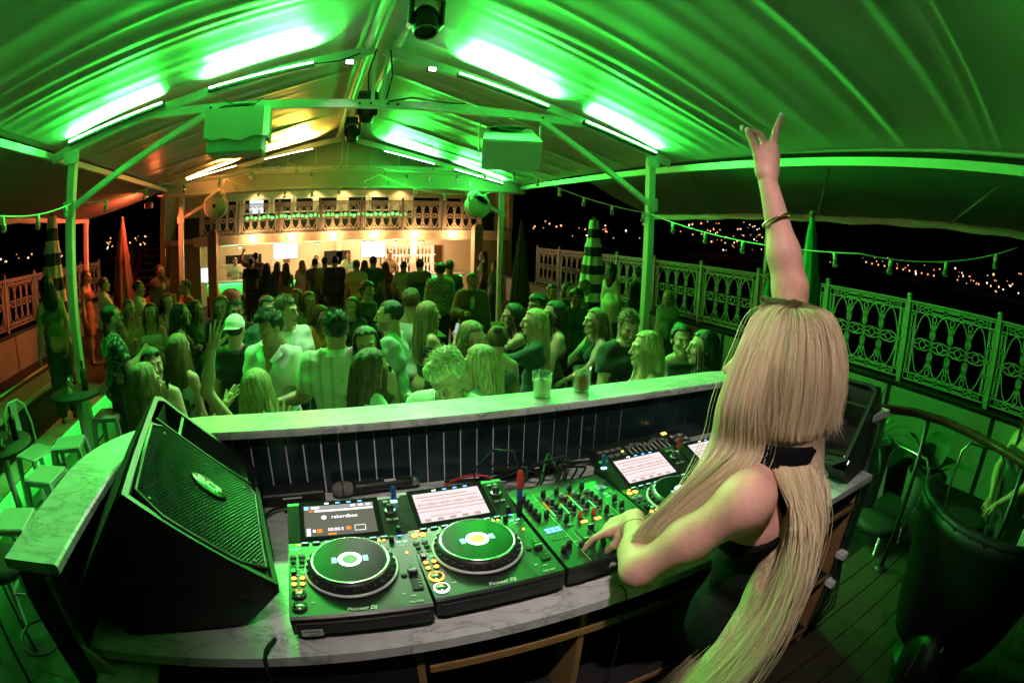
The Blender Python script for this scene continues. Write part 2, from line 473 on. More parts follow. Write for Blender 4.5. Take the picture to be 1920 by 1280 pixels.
# gable end: fascia beam and infill
b = TB(); b.bb((-3.0, 9.0, 2.68), (4.45, 9.20, 3.04), m_whitewall, .012); b.go('fascia_beam')
b = TB(); b.bb((-3.0, 8.985, 3.005), (4.45, 8.998, 3.035), m_white, .003); b.bb((-3.0, 8.975, 2.69), (4.45, 8.998, 2.72), m_white, .003); b.go('fascia_trim')
b = TB(); b.prism([(-3.0, 2.98), (4.4, 2.98), (4.4, 3.0), (XC, RZ+.2), (-3.0, 3.0)], 0, .012, m_membrane, Matrix.Translation((0, 9.31, 0)) @ Matrix.Rotation(R(90), 4, 'X')); b.go('gable_panel')
for k in range(9):
    x = -1.5+k*.55; 
    b = TB(); b.tube([(x, 9.12, 3.05), (x, 9.12, rafz(x)-.05)], .012, 6, m_white); b.go('gable_rib')
# cables tied along the frame
for (pts) in ([(.62, 4.06, 3.15), (.60, 4.03, 3.4), (.66, 4.04, 3.68)], [(.80, 4.06, 3.15), (.84, 4.03, 3.4), (.80, 4.04, 3.68)],
              [(.82, 4.06, 3.12), (1.05, 4.05, 3.17), (1.4, 4.05, 3.14), (1.6, 4.05, 3.15)], [(-.85, 4.05, 3.16), (-.7, 4.03, 3.10), (-.5, 4.03, 3.10), (-.42, 4.05, 3.16)],
              [(.06, 4.03, 3.50), (.3, 4.0, 3.52), (.5, 4.03, 3.62)]):
    b = TB(); b.tube(pts, .009, 6, m_rubber); b.go('cable')

# LED bars on the rafters
def lerp3(a, b, t): return Vector(a).lerp(Vector(b), t)
m_lens_g = emat('led_lens_green', (.45, 1, .55), 16)
m_lens_w = emat('led_lens_lime', (1, .9, .42), 12)
bars = [((-1.0, 4.03, 3.27), (.06, 4.03, 3.50), 'g'), ((-2.60, 4.03, 2.92), (-1.46, 4.03, 3.18), 'g'), ((1.49, 4.03, 3.46), (2.52, 4.03, 3.21), 'g'), ((2.95, 4.03, 3.11), (3.97, 4.03, 2.88), 'g'),
        ((-2.44, 9.0, 2.98), (-1.40, 9.0, 3.19), 'a'), ((-.87, 9.0, 3.28), (.10, 9.0, 3.46), 'l'), ((1.46, 9.0, 3.42), (2.50, 9.0, 3.18), 'g'), ((2.88, 9.0, 3.10), (3.94, 9.0, 2.86), 'g')]
blab = ['glowing green LED bar left of the ridge on the near frame', 'glowing green LED bar low on the left rafter above the left post', 'glowing green LED bar right of the ridge on the near frame', 'glowing green LED bar low on the right rafter above the right post',
        'amber lit LED bar at the lower left of the far frame', 'warm white LED bar left of the ridge on the far frame', 'green LED bar right of the ridge on the far frame', 'green LED bar at the lower right of the far frame']
LEDP = {'g': (GREEN, 1.0), 'l': ((1, .62, .07), 1.0), 'a': ((1, .27, .04), 2.6)}
LED_W = 540
for i, (a, c, kind) in enumerate(bars):
    a = Vector(a); c = Vector(c); mid = (a+c)/2; L = (c-a).length; xd = (c-a).normalized()
    t = empty('led_bar', mid, label=blab[i], cat='led bar', group='led bars clamped along the roof frames')
    Mx = Matrix((xd, Vector((0, 1, 0)), xd.cross(Vector((0, 1, 0))))).transposed().to_4x4()
    b = MB(); b.box((0, 0, 0), (L, .055, .05), m_black, .005, None, Mx); b.build('housing', t)
    b = MB(); nled = 34
    b.box((0, -.029, .012), (L*.97, .008, .018), m_lens_g if kind == 'g' else m_lens_w, .002, None, Mx); b.build('lens', t)
    for sx in (-.4, .4):
        q = MB(); q.box((sx*L, .012, .03), (.03, .06, .02), m_steel, .003, None, Mx); q.build('clamp', t)
    col, pw = LEDP[kind]
    up = xd.cross(Vector((0, 1, 0))); up = up if up.z > 0 else -up
    near = i < 4
    o, _ = area('bar_lamp', (0, 0, 0), (0, 0, 1), L*.95, .03, LED_W*pw*(1 if near else 1.0), col, spread=104); o.parent = t
    aim(o, Vector((0, -.03, .035)), up*.80+Vector((0, -.60, 0)), xd)
    o, _ = area('bar_lamp', (0, 0, 0), (0, 0, 1), L*.95, .02, LED_W*(.27 if kind == 'g' else .03), col, spread=140); o.parent = t
    aim(o, Vector((0, -.036, 0)), Vector((0, -.8, -.55)), xd)
# two small white lamps clipped beside the ridge of the near frame
for (x, z, xt, lab) in ((1.22, 3.47, .9, 'small lit white lamp clipped right of the ridge on the near frame'), (.40, 3.50, .1, 'small lit white lamp clipped left of the ridge on the near frame')):
    t = empty('clip_lamp', (x, 3.98, z), label=lab, cat='spot lamp')
    b = MB(); b.box((0, .02, 0), (.10, .06, .06), m_black, .008); b.build('housing', t)
    b = MB(); b.box((0, -.0125, 0), (.07, .005, .04), emat('clip_lens', (1, .93, .95), 14), .001); b.build('lens', t)
    L = bpy.data.lights.new('spot_light', 'SPOT'); L.energy = CLIP_W; L.color = (1, .90, .84); L.spot_size = R(118); L.spot_blend = 1; L.shadow_soft_size = .05
    o = bpy.data.objects.new('spot_light', L); C.objects.link(o); o.parent = t; aim(o, (0, -.03, -.005), Vector((xt, 2.3, 1.0))-Vector((x, 3.98, z)), (1, 0, 0))
# red flood lamp at the far left eave
t = empty('flood_lamp', (-3.15, 8.7, 2.55), label='small red flood lamp under the far left eave', cat='flood lamp')
b = MB(); b.box((0, 0, 0), (.16, .10, .12), m_black, .01); b.build('housing', t)
b = MB(); b.box((-.082, 0, 0), (.006, .08, .09), emat('red_lens', (1, .08, .05), 5), .002); b.build('lens', t)
b = MB(); b.tube([(0, -.06, .02), (.02, -.06, .16), (.02, .06, .16), (0, .06, .02)], .008, 6, m_black); b.build('bracket', t)
o, _ = area('flood', (0, 0, 0), (0, 0, 1), .12, .12, 85, (1, .10, .035), spread=170); o.parent = t; aim(o, (-.1, 0, 0), (-.8, .1, -.35), (0, 1, 0))

t = empty('flood_lamp', (-2.86, 8.55, 2.74), label='small red flood lamp beside the top of the far left post', cat='flood lamp')
b = MB(); b.box((0, 0, 0), (.12, .12, .08), m_black, .01); b.build('housing', t)
b = MB(); b.box((0, 0, -.042), (.10, .10, .006), emat('red_lens', (1, .08, .05), 5), .002); b.build('lens', t)
o, _ = area('flood', (0, 0, 0), (0, 0, 1), .10, .10, 70, (1, .16, .05), spread=175); o.parent = t; aim(o, (0, 0, -.05), (.1, -.35, -.9), (1, 0, 0))
# moving heads and ceiling speakers
def moving_head(loc, label, lit=False, tilt=0):
    t = empty('moving_head_light', loc, label=label, cat='moving light', group='moving head lights hung from the ridge')
    b = MB(); b.box((0, 0, .20), (.24, .20, .10), m_black, .015); b.build('base', t)
    for sx in (-1, 1):
        b = MB(); b.box((sx*.115, 0, .06), (.035, .12, .24), m_black, .015); b.build('yoke_arm', t)
    Mx = Matrix.Rotation(tilt, 4, 'X')
    b = MB(); b.lathe([(.07, .11), (.098, .06), (.10, -.04), (.092, -.12), (.08, -.13)], 20, m_black, M=Mx); h = b.build('head', t)
    b = MB(); b.lathe([(0.0, -.128), (.05, -.131), (.072, -.126)], 20, m_blackgloss, M=Mx, cap=False); b.build('front_lens', h)
    b = MB(); b.lathe([(.078, -.128), (.088, -.136), (.088, -.124)], 20, m_steel, M=Mx, cap=False); b.build('rim', h)
moving_head((.84, 2.62, 3.40), 'black moving head light hanging at the ridge top centre', tilt=R(-20))
moving_head((.74, 5.4, 3.34), 'black moving head light hanging behind the near tie beam', tilt=R(30))
moving_head((.70, 7.2, 3.42), 'black moving head light hanging near the far gable', tilt=R(-10))
m_cover = mat('speaker_cover_cloth', (.62, .64, .62), .75, bump=.35, bscale=9, noise=.06)
def hung_speaker(loc, w, h, dp, rz, rx, label, cloth):
    t = empty('hanging_speaker', loc, rz, label=label, cat='loudspeaker')
    b = MB()
    if cloth:     # cloth drawn over the upper part, pleats hanging to a curved hem
        n = 26; vs = []; fs = []
        per = []
        for k in range(n):
            u = k/n*4
            e = int(u); f = u-e
            x, y = [(-w/2+w*f, -dp/2), (w/2, -dp/2+dp*f), (w/2-w*f, dp/2), (-w/2, dp/2-dp*f)][e]
            per.append((x, y))
        for j in range(7):
            s = j/6
            for k, (x, y) in enumerate(per):
                hem = .30*h*(1-abs(x)/(w/2)*.9)*0 + .30*h*abs(x)/(w/2)
                z = h/2-s*(h*.62)-s*(.02*math.sin(k*2.1)+(.09*h*(1-(2*x/w)**2)))
                o = 1.05+.045*s*math.sin(k*2.6)
                vs.append((x*o, y*o, z))
        for j in range(6):
            for k in range(n): fs.append((j*n+k, (j+1)*n+k, (j+1)*n+(k+1) % n, j*n+(k+1) % n))
        fs.append(tuple(range(n)))
        b.add(vs, fs, m_cover, False); b.build('cloth_cover', t)
        b = MB(); b.box((0, 0, -.02), (w*.94, dp*.94, h-.04), mat('speaker_box_grey', (.30, .36, .34), .7), .02); b.build('cabinet', t)
    else:
        b.prism([(-w/2, -dp/2), (w/2, -dp/2), (w/2*.8, dp/2), (-w/2*.8, dp/2)], -h/2, h/2, m_cover, Matrix.Rotation(rx, 4, 'X')); b.build('cabinet', t)
        b = MB(); b.prism([(-w/2*.92, -dp/2-.012), (w/2*.92, -dp/2-.012), (w/2*.92, -dp/2-.002), (-w/2*.92, -dp/2-.002)], -h/2*.9, h/2*.9, mat('speaker_grille_white', (.55, .57, .55), .7, bump=.3, bscale=300), Matrix.Rotation(rx, 4, 'X')); b.build('grille', t)
        for sx in (-1, 1):
            b = MB(); b.box((sx*(w/2+.02), 0, .08), (.012, .06, h*.8+.1), m_white, .003); b.build('bracket', t)
    b = MB()
    for k in range(5):
        b.tube([(-.16+.015*k+.16*math.cos(a)*1.0+.1, -.05+.03*math.sin(a*2+k), h/2+.03+.018*math.sin(a)+.006*k) for a in [i*math.pi/6 for i in range(13)]], .008, 5, m_rubber)
    b.build('coiled_cable', t)
hung_speaker((-.65, 4.09, 2.82), .60, .44, .36, 0, 0, 'cloth covered white loudspeaker hanging left under the tie beam', True)
hung_speaker((2.12, 4.12, 2.72), .60, .34, .40, R(-14), R(30), 'bare white loudspeaker hanging right under the tie beam', False)
def pod(loc, rz, label):
    t = empty('hanging_speaker', loc, rz, label=label, cat='loudspeaker')
    b = MB(); Mx = Matrix.Rotation(R(-35), 4, 'Y') @ Matrix.Rotation(R(90), 4, 'X')
    b.lathe([(.0, .19), (.16, .18), (.23, .14), (.245, .0), (.235, -.16), (.21, -.18), (.0, -.18)], 24, m_cover, M=Mx); b.box((-.02, 0, .14), (.42, .36, .20), m_cover, .05, (0, R(-35), 0)); b.build('cabinet', t)
    b = MB(); b.lathe([(.0, .195), (.035, .2), (.04, .185)], 14, m_black, M=Mx); b.build('port', t)
    b = MB(); b.tube([(.1, 0, .2), (.16, 0, .5)], .014, 8, m_white); b.build('hanger', t)
pod((-1.78, 8.86, 2.44), 0, 'round bagged speaker glowing orange at the far left brace')
pod((3.35, 8.86, 2.36), R(180), 'round bagged speaker tinted green at the far right brace')

# festoon strings: unlit bulbs
m_flex = mat('pale_flex', (.55, .58, .55), .6)
m_bulb = mat('bulb_glass', (.8, .85, .8), .08, trans=.85, ior=1.2)
def festoon(pts, sag, nb, label):
    t = empty('festoon_string', pts[0], label=label, cat='string lights')
    o = Vector(pts[0]); path = []
    for a, c, s in zip(pts[:-1], pts[1:], sag): path += catenary(a, c, s, 16)[(1 if path else 0):]
    b = MB(); b.tube([Vector(p)-o for p in path], .006, 6, m_flex); b.build('flex', t)
    P = [Vector(p)-o for p in path]; acc = [0]
    for i in range(1, len(P)): acc.append(acc[-1]+(P[i]-P[i-1]).length)
    first = None
    for k in range(nb):
        s = acc[-1]*(k+.5)/nb; i = max(j for j in range(len(acc)) if acc[j] <= s); i = min(i, len(P)-2)
        p = P[i].lerp(P[i+1], (s-acc[i])/(acc[i+1]-acc[i]))
        if first is None:
            q = MB(); q.lathe([(.012, .0), (.020, -.012), (.020, -.055), (.016, -.06)], 10, m_flex); first = q.mesh('bulb_holder')
            q = MB(); q.lathe([(.014, -.058), (.024, -.075), (.029, -.098), (.022, -.12), (.0, -.128)], 12, m_bulb); fb = q.mesh('bulb')
        h = link('bulb_holder', first, t, p, (R(random.uniform(-8, 8)), R(random.uniform(-8, 8)), 0)); link('bulb', fb, h)
festoon([(.2, 8.9, 3.05), (-.4, 7.4, 3.02), (-1.87, 5.3, 2.53), (-2.5, 4.05, 2.31), (-2.4, 2.5, 2.15), (-2.3, .8, 2.2)], (.04, .1, .06, .05, .05), 13, 'drooping festoon string on the left with unlit bulbs')
festoon([(1.3, 8.9, 3.1), (3.34, 6.5, 2.82), (3.90, 4.05, 2.14), (3.95, 1.2, 1.88), (4.9, -.1, 2.17)], (.12, .10, .12, .10), 19, 'drooping festoon string on the right with unlit bulbs')
festoon([(-1.6, 8.9, 2.95), (-.1, 8.2, 2.62), (1.4, 8.9, 2.95), (2.9, 8.3, 2.55), (3.7, 8.9, 2.7)], (.12, .12, .12, .06), 11, 'short festoon string looped along the far gable')
# ---------------------------------------------------------------- ornamental balustrade panels
m_iron = mat('painted_cast_iron', (.36, .355, .33), .5, noise=.22, nscale=9)
def panel_mesh(w=1.16, h=.86, name='lattice_panel', r=.0066, lod=0, m_iron=m_iron):
    b = MB(); n = 4
    def line(pts, closed=False, rr=r): b.tube([(x, 0, z) for x, z in pts], rr, n, m_iron, caps=not closed, closed=closed, sq=True)
    def rrect(x0, z0, x1, z1, c=.02):
        line([(x0+c, z0), (x1-c, z0), (x1, z0+c), (x1, z1-c), (x1-c, z1), (x0+c, z1), (x0, z1-c), (x0, z0+c)], True)
    def ring(cx, cz, rx, rz, k=10): line([(cx+rx*math.cos(2*math.pi*i/k), cz+rz*math.sin(2*math.pi*i/k)) for i in range(k)], True)
    # borders
    for z in (.008, .085, h-.085, h-.008): line([(0, z), (w, z)], rr=.0075)
    for x in (.008, .075, w-.075, w-.008): line([(x, 0), (x, h)], rr=.0075)
    for z0 in (.018, h-.075):
        zz = z0+.057; x = .09
        seq = ['d', 's', 'l', 'l', 'l', 's', 'd']; wid = {'d': .06, 's': .11, 'l': 0}
        rest = (w-.18-2*.06-2*.11)/3; wid['l'] = rest
        for q in seq:
            ww = wid[q]; cz = (z0+zz)/2
            if q == 'd': line([(x+.008, cz), (x+ww/2, zz-.004), (x+ww-.008, cz), (x+ww/2, z0+.004)], True)
            elif q == 's': rrect(x+.012, z0+.010, x+ww-.012, zz-.010)
            else: rrect(x+.006, z0+.010, x+ww-.006, zz-.010); 
            if q != 'd': line([(x-.006, cz), (x+.010, cz)])
            x += ww
    for x0 in (.016, w-.067):
        for (z0, z1) in ((.11, .27), (.29, .42), (.44, .57), (.59, .75)):
            if z1 < h-.09: rrect(x0+.008, z0, x0+.043, z1, .012)
    # interlaced pointed loops
    k = 4; X0, X1 = .085, w-.085; p = (X1-X0)/k; zb, zm, zt = .095, h/2, h-.095
    for i in range(k+1):
        cx = X0+i*p
        if 0 < i < k or lod == 0:
            for sg, ze in ((1, zt), (-1, zb)):
                rr = .032 if 0 < i < k else 0
                if rr: ring(cx, ze-sg*.04, .030, .036)
                if 0 < i < k:
                    line([(cx-.018, ze-sg*.08), (cx-.034, zm+sg*.10), (cx, zm+sg*.055)]); line([(cx+.018, ze-sg*.08), (cx+.034, zm+sg*.10), (cx, zm+sg*.055)])
                    line([(cx, ze-sg*.10), (cx, zm+sg*.13)])
            ring(cx, zm, .020, .026, 8)
    for i in range(k):
        cx = X0+(i+.5)*p; a = p*.46
        for sg, ze in ((1, zt), (-1, zb)):
            H = abs(ze-zm)-.02
            pts = [(-1.22, .02), (-1.05, .22), (-.84, .52), (-.56, .80), (-.25, .95), (0, 1), (.25, .95), (.56, .80), (.84, .52), (1.05, .22), (1.22, .02)]
            line([(cx+u*a, zm+sg*(.02+v*H)) for u, v in pts])
        line([(cx-a, zm+.035), (cx-a*.4, zm+.06), (cx+a*.4, zm+.06), (cx+a, zm+.035)]); line([(cx-a, zm-.035), (cx-a*.4, zm-.06), (cx+a*.4, zm-.06), (cx+a, zm-.035)])
        ring(cx, zm, .045, .045, 8)
        line([(cx-a-.02, zm), (cx-.045, zm)]); line([(cx+.045, zm), (cx+a+.02, zm)])
    return b.mesh(name)
PME = panel_mesh()
PME2 = panel_mesh(r=.0095, m_iron=mat('cream_iron', (.74, .68, .54), .5))
def balustrade(name, x, y0, nsec, step, z0, label, dirv=(0, 1), base=None):
    t = empty(name, (x, y0, z0), math.atan2(dirv[1], dirv[0]), label=label, cat='balustrade')
    pm = MB(); pm.bb((-.03, -.03, -.06), (.03, .03, .93), m_iron, .006); pm.lathe([(.03, .93), (.042, .945), (.03, .965), (.0, .97)], 10, m_iron); pme = pm.mesh('post')
    for i in range(nsec+1): link('post', pme, t, (i*step, 0, 0))
    for i in range(nsec):
        o = link('lattice_panel', PME if dirv[0] == 0 else PME2, t, (i*step+.04, 0, .0)); o.scale = ((step-.08)/1.16, 1, 1)
    b = MB(); b.bb((0, -.028, .868), (nsec*step, .028, .890), m_iron, .004); b.build('top_rail', t)
    return t
fr = balustrade('balustrade', 5.9, -2.26, 11, 1.24, .60, 'long pale cast iron balustrade along the right edge of the terrace')
fl = balustrade('balustrade', -6.0, -1.34, 11, 1.24, .64, 'orange lit cast iron balustrade along the left edge of the terrace')
# upstands under the balustrades
m_up = mat('upstand_panel', (.27, .28, .26), .7, noise=.12, nscale=3)
for x, s, lab in ((5.98, 1, 'pale panelled upstand wall under the right balustrade'), (-6.08, -1, 'low upstand wall under the left balustrade')):
    t = empty('upstand_wall', (x, 5, FL), label=lab, cat='wall')
    b = MB(); b.bb((-.06, -8, 0), (.06, 9, 1.02), m_black, .004); b.build('core', t)
    for i in range(11):
        q = MB(); q.bb((-s*.085, -7.9+i*1.5, .12), (-s*.062, -7.9+i*1.5+1.44, .98), m_up, .006); q.build('panel', t)
    q = MB(); q.bb((-.12, -8, 1.02), (.12, 9, 1.06), m_black, .006); q.build('coping', t)

# ---------------------------------------------------------------- bar building
BY = 14.5
bld = empty('bar_building', (1.3, BY, FL), label='two storey cream bar building with a lattice balcony and lit bar', cat='building')
BL = Vector((1.3, BY, FL))
class BB(MB):
    def go(s, name, parent=None, **k):
        s.v = [tuple(Vector(v)-BL) for v in s.v]; return s.build(name, parent or bld, **k)
m_wallshade = mat('wall_shade_green', (.035, .05, .03), .6, noise=.2, nscale=6)  # balcony shade behind the railing, painted as a dark green lower wall
m_up_wall = mat('upper_wall', (.72, .66, .42), .7, noise=.06, nscale=3)
# upper floor: wall with window openings, set back
wy = BY+1.35
wins = [(-2.15, -1.35), (-1.15, -.60), (-.42, .12), (.32, .9), (1.30, 1.85), (2.05, 2.62)]
zt, zb = 3.02, 2.62
bigs = [(3.45, 4.35), (4.6, 5.1), (-3.1, -2.45)]
xs = sorted(wins+bigs); x = -4.6
for (a, c) in xs+[(6.3, 6.3)]:
    if a > x:
        b = BB(); b.bb((x, wy, 2.58), (a, wy+.15, 3.5), m_up_wall); b.go('wall'); b = BB(); b.bb((x, wy, 1.90), (a, wy+.15, 2.578), m_wallshade); b.go('shaded_wall')
    x = c
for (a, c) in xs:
    b = BB(); b.bb((a, wy+.002, 1.90), (c, wy+.148, zb-(.0 if (a, c) in wins else .75)), m_wallshade); b.go('shaded_wall')
    b = BB(); b.bb((a, wy+.002, zt), (c, wy+.148, 3.5), m_up_wall); b.go('wall')
    z0 = zb-(.0 if (a, c) in wins else .75)
    b = BB()
    for (lo, hi) in (((a-.05, wy-.03, z0-.05), (c+.05, wy-.003, z0)), ((a-.05, wy-.03, zt), (c+.05, wy-.003, zt+.05)), ((a-.05, wy-.031, z0), (a, wy-.003, zt)), ((c, wy-.031, z0), (c+.05, wy-.003, zt))): b.bb(lo, hi, m_white, .004)
    f = b.go('window_frame')
    b = BB(); b.bb((a, wy+.06, z0), (c, wy+.07, zt), m_glassdark); b.go('pane', f)
b = BB(); b.bb((-4.8, BY+.1, 3.5), (6.5, 18.6, 3.62), m_cream, .02); b.bb((-4.8, BY+.02, 3.40), (6.5, BY+.1, 3.66), m_cream, .01); b.go('roof')
b = BB(); b.bb((-4.6, BY+.02, 1.74), (6.3, BY+1.34, 1.90), m_cream, .01); b.go('balcony_floor')
# scalloped fascia
b = BB(); pts = [(-3.6, 1.90)]
for i in range(8):
    x0 = -3.6+i*1.25
    for k in range(9): pts.append((x0+1.25*k/8, 1.645-.045*abs(math.sin(math.pi*k/8))+.02))
poly = [(-3.6, 1.90)]+[p for p in pts[1:]]+[(6.4, 1.90)]
vs = []; fs = []
low = pts[1:]
for (x, z) in low: vs += [(x, BY-.04, z), (x, BY-.04, 1.90), (x, BY+.0, z), (x, BY+.0, 1.90)]
for i in range(len(low)-1):
    a = i*4; c = a+4
    fs += [(a, c, c+1, a+1), (a+2, a+3, c+3, c+2), (a, a+2, c+2, c), (a+1, c+1, c+3, a+3)]
b.add(vs, fs, m_cream); b.go('scalloped_fascia')
b = BB(); b.bb((-3.6, BY-.075, 1.885), (6.4, BY-.042, 1.93), m_white, .006); b.go('fascia_moulding')
bal = balustrade('balcony_balustrade', -3.39-1.3, -.02, 7, 1.25, 1.93-FL, None, (1, 0)); bal.parent = bld; del bal['category']
bal.location = (-3.39-1.3, -.02, 1.935-FL)
m_warm = emat('warm_bulb', (1, .55, .22), 40)
gl = MB(); gl.sphere((0, 0, 0), .06, m_warm, 12, 8); gme = gl.mesh('globe')
bk = MB(); bk.lathe([(.05, 0), (.05, .02), (.018, .03), (.018, .09)], 12, m_wood, M=Matrix.Rotation(R(90), 4, 'X')); bk.tube([(0, -.085, .09*math.cos(a)*0+.085*math.sin(a)) if False else (.085*math.cos(a), -.12, .085*math.sin(a)) for a in [i*math.pi/8 for i in range(16)]], .006, 5, m_steel, closed=True); bkm = bk.mesh('bracket')
wl = [-1.69, -.49, .74, 1.99, 3.22, 4.44]
wlab = ['leftmost globe wall lamp on the bar fascia', 'globe wall lamp above the left television', 'globe wall lamp on the fascia between the two televisions', 'globe wall lamp above the right television', 'globe wall lamp right of the right television', 'rightmost globe wall lamp beside the curved porch post']
for x, lb in zip(wl, wlab):
    t = empty('wall_lamp', (x, BY-.045, 1.78), label=lb, cat='wall lamp', group='globe wall lamps along the bar fascia')
    link('bracket', bkm, t); link('globe', gme, t, (0, -.12, 0))
    L = bpy.data.lights.new('bulb_light', 'POINT'); L.energy = 34; L.color = (1, .50, .20); L.shadow_soft_size = .07
    o = bpy.data.objects.new('bulb_light', L); C.objects.link(o); o.parent = t; o.location = (0, -.20, 0)
dl = [-1.75, -.75, .2, 1.15, 2.15, 3.0]
dlab = ['recessed downlight above the leftmost upper window', 'recessed downlight above the second upper window', 'recessed downlight above the third upper window', 'recessed downlight above the fourth upper window', 'recessed downlight above the fifth upper window', 'recessed downlight above the blank upper wall on the right']
for x, lb in zip(dl, dlab):
    t = empty('downlight', (x, wy-.22, 3.39), label=lb, cat='downlight', group='downlights under the upper eave')
    b = MB(); b.lathe([(.06, 0), (.06, .02), (.045, .02), (.045, .0)], 14, m_white); b.build('trim', t)
    b = MB(); b.lathe([(.0, .012), (.044, .012)], 14, m_warm, cap=False); b.build('lens', t)
    L = bpy.data.lights.new('spot_light', 'SPOT'); L.energy = 32; L.color = (1, .62, .30); L.spot_size = R(130); L.spot_blend = .8; L.shadow_soft_size = .05
    o = bpy.data.objects.new('spot_light', L); C.objects.link(o); o.parent = t; o.location = (0, 0, -.03)
b = BB(); b.bb((-4.7, BY+.3, 3.405), (6.4, wy+.2, 3.42), m_cream); b.go('eave_soffit')
# green lit shelf of plants on the balcony
t = empty('balcony_light_string', (-2.0, BY+.5, 2.42), label='string of glowing green lamps along the balcony shelf', cat='string lights')
b = MB(); b.bb((0, -.02, -.05), (5.1, .12, -.02), m_steel, .004); b.build('shelf', t)
ge = emat('green_lamp', (.05, 1, .14), 7); q = MB(); q.sphere((0, 0, 0), .048, ge, 8, 6); qm = q.mesh('lamp')
for k in range(38): link('lamp', qm, t, (.05+k*.135, 0, .02*math.sin(k*1.7)))
# ground floor bar
iy = 17.6
m_barwall = mat('bar_back_wall', (.78, .68, .55), .55, noise=.05, nscale=3)
b = BB(); b.bb((-4.6, iy, FL), (6.3, iy+.15, 1.74), m_barwall); b.go('back_wall')
b = BB(); b.bb((-4.6, BY+.05, 1.70), (6.3, iy, 1.735), m_cream); b.go('bar_ceiling')
for xa, xb in ((-4.75, -4.6), (6.3, 6.45)):
    b = BB(); b.bb((xa, BY+.02, FL), (xb, 18.2, 3.5), m_up_wall); b.go('side_wall')
b = BB(); b.bb((3.6, iy-.9, FL), (3.75, iy, 1.7), m_barwall); b.go('partition')
b = BB(); b.bb((-4.55, BY+.0, FL), (-3.4, BY+.12, 1.735), mat('olive_wall', (.22, .26, .10), .7, noise=.1)); b.go('front_pier')
b = BB(); b.bb((5.35, BY+.0, FL), (6.3, BY+.12, 1.735), mat('olive_wall', ()), .0); b.go('front_pier')
# pale cream piers, openings in the back wall
for (a, c, z0, z1, mm, nm) in ((-3.1, -1.75, .95, 1.25, m_dark, 'mirror'), (-3.25, -1.6, .85, .93, m_white, 'shelf'), (.55, 1.5, .75, 1.25, m_dark, 'dark_shelving'), (2.6, 2.95, .65, 1.25, m_wood, 'doorway'), (-1.35, -.9, .4, 1.55, m_white, 'pier'), (1.0, 1.22, .4, 1.65, m_white, 'pier'), (-.95, -.70, .9, 1.55, m_wood, 'picture'), (4.2, 4.9, .2, 1.4, m_wood, 'timber_doorway')):
    b = BB(); b.bb((a, iy-.06, z0), (c, iy-.004, z1), mm, .006); b.go(nm)
b = BB(); b.bb((-3.3, BY+.35, FL), (4.9, BY+.75, .50), m_dark, .01); b.go('bar_counter')
b = BB(); b.bb((-3.4, BY+.25, .50), (5.0, BY+.85, .55), m_white, .01); b.go('counter_top')
b = BB(); b.bb((-3.3, BY+.335, .12), (4.9, BY+.348, .46), mat('counter_front', (.55, .6, .55), .6)); b.go('counter_front')
t = empty('led_strip_light', (.8, BY+.27, .47), label='green LED strip glowing under the far bar counter top', cat='led strip')
b = MB(); b.bb((-4.05, 0, 0), (4.05, .02, .025), ge, .003); b.build('lens', t)
o, _ = area('strip_lamp', (0, 0, 0), (0, 0, 1), 8.0, .03, 46, (.02, 1, .06)); o.parent = t; aim(o, (0, 0, -.01), (0, .35, -1), (1, 0, 0))
t = empty('led_strip_light', (.0, BY+.08, 1.62), label='green LED strip glowing under the bar canopy edge', cat='led strip')
b = MB(); b.bb((-3.2, 0, 0), (3.2, .02, .02), emat('mint_lens', (.3, 1, .5), 2.2), .003); b.build('lens', t)
o, _ = area('strip_lamp', (0, 0, 0), (0, 0, 1), 6.2, .03, 22, (.05, 1, .25)); o.parent = t; aim(o, (-.6, .04, -.01), (0, .6, -.6), (1, 0, 0))
# warm strip of back bar lamps
bw = [(-2.4, 8), (-1.1, 12), (.3, 16), (1.9, 16), (3.0, 26), (3.9, 26)]
bwl = ['pendant lamp over the far left of the bar', 'pendant lamp left of the left television', 'pendant lamp behind the left television', 'pendant lamp behind the right television', 'bright pendant lamp over the right back bar', 'bright pendant lamp at the far right of the bar']
for (x, pw), lb in zip(bw, bwl):
    t = empty('pendant_lamp', (x, BY+2.0, 1.70), label=lb, cat='pendant lamp', group='warm pendant lamps inside the bar')
    q = MB(); q.tube([(0, 0, 0), (0, 0, -.10)], .006, 6, m_black); q.build('cord', t)
    q = MB(); q.lathe([(.02, -.09), (.07, -.12), (.10, -.17), (.095, -.17), (.06, -.125), (.02, -.10)], 14, m_steel); q.build('lamp_shade', t)
    q = MB(); q.sphere((0, 0, -.165), .04, m_warm, 10, 6); q.build('bulb', t)
    L = bpy.data.lights.new('bulb_light', 'POINT'); L.energy = pw*3.6; L.color = (1, .56, .26); L.shadow_soft_size = .06
    o = bpy.data.objects.new('bulb_light', L); C.objects.link(o); o.parent = t; o.location = (0, 0, -.25)
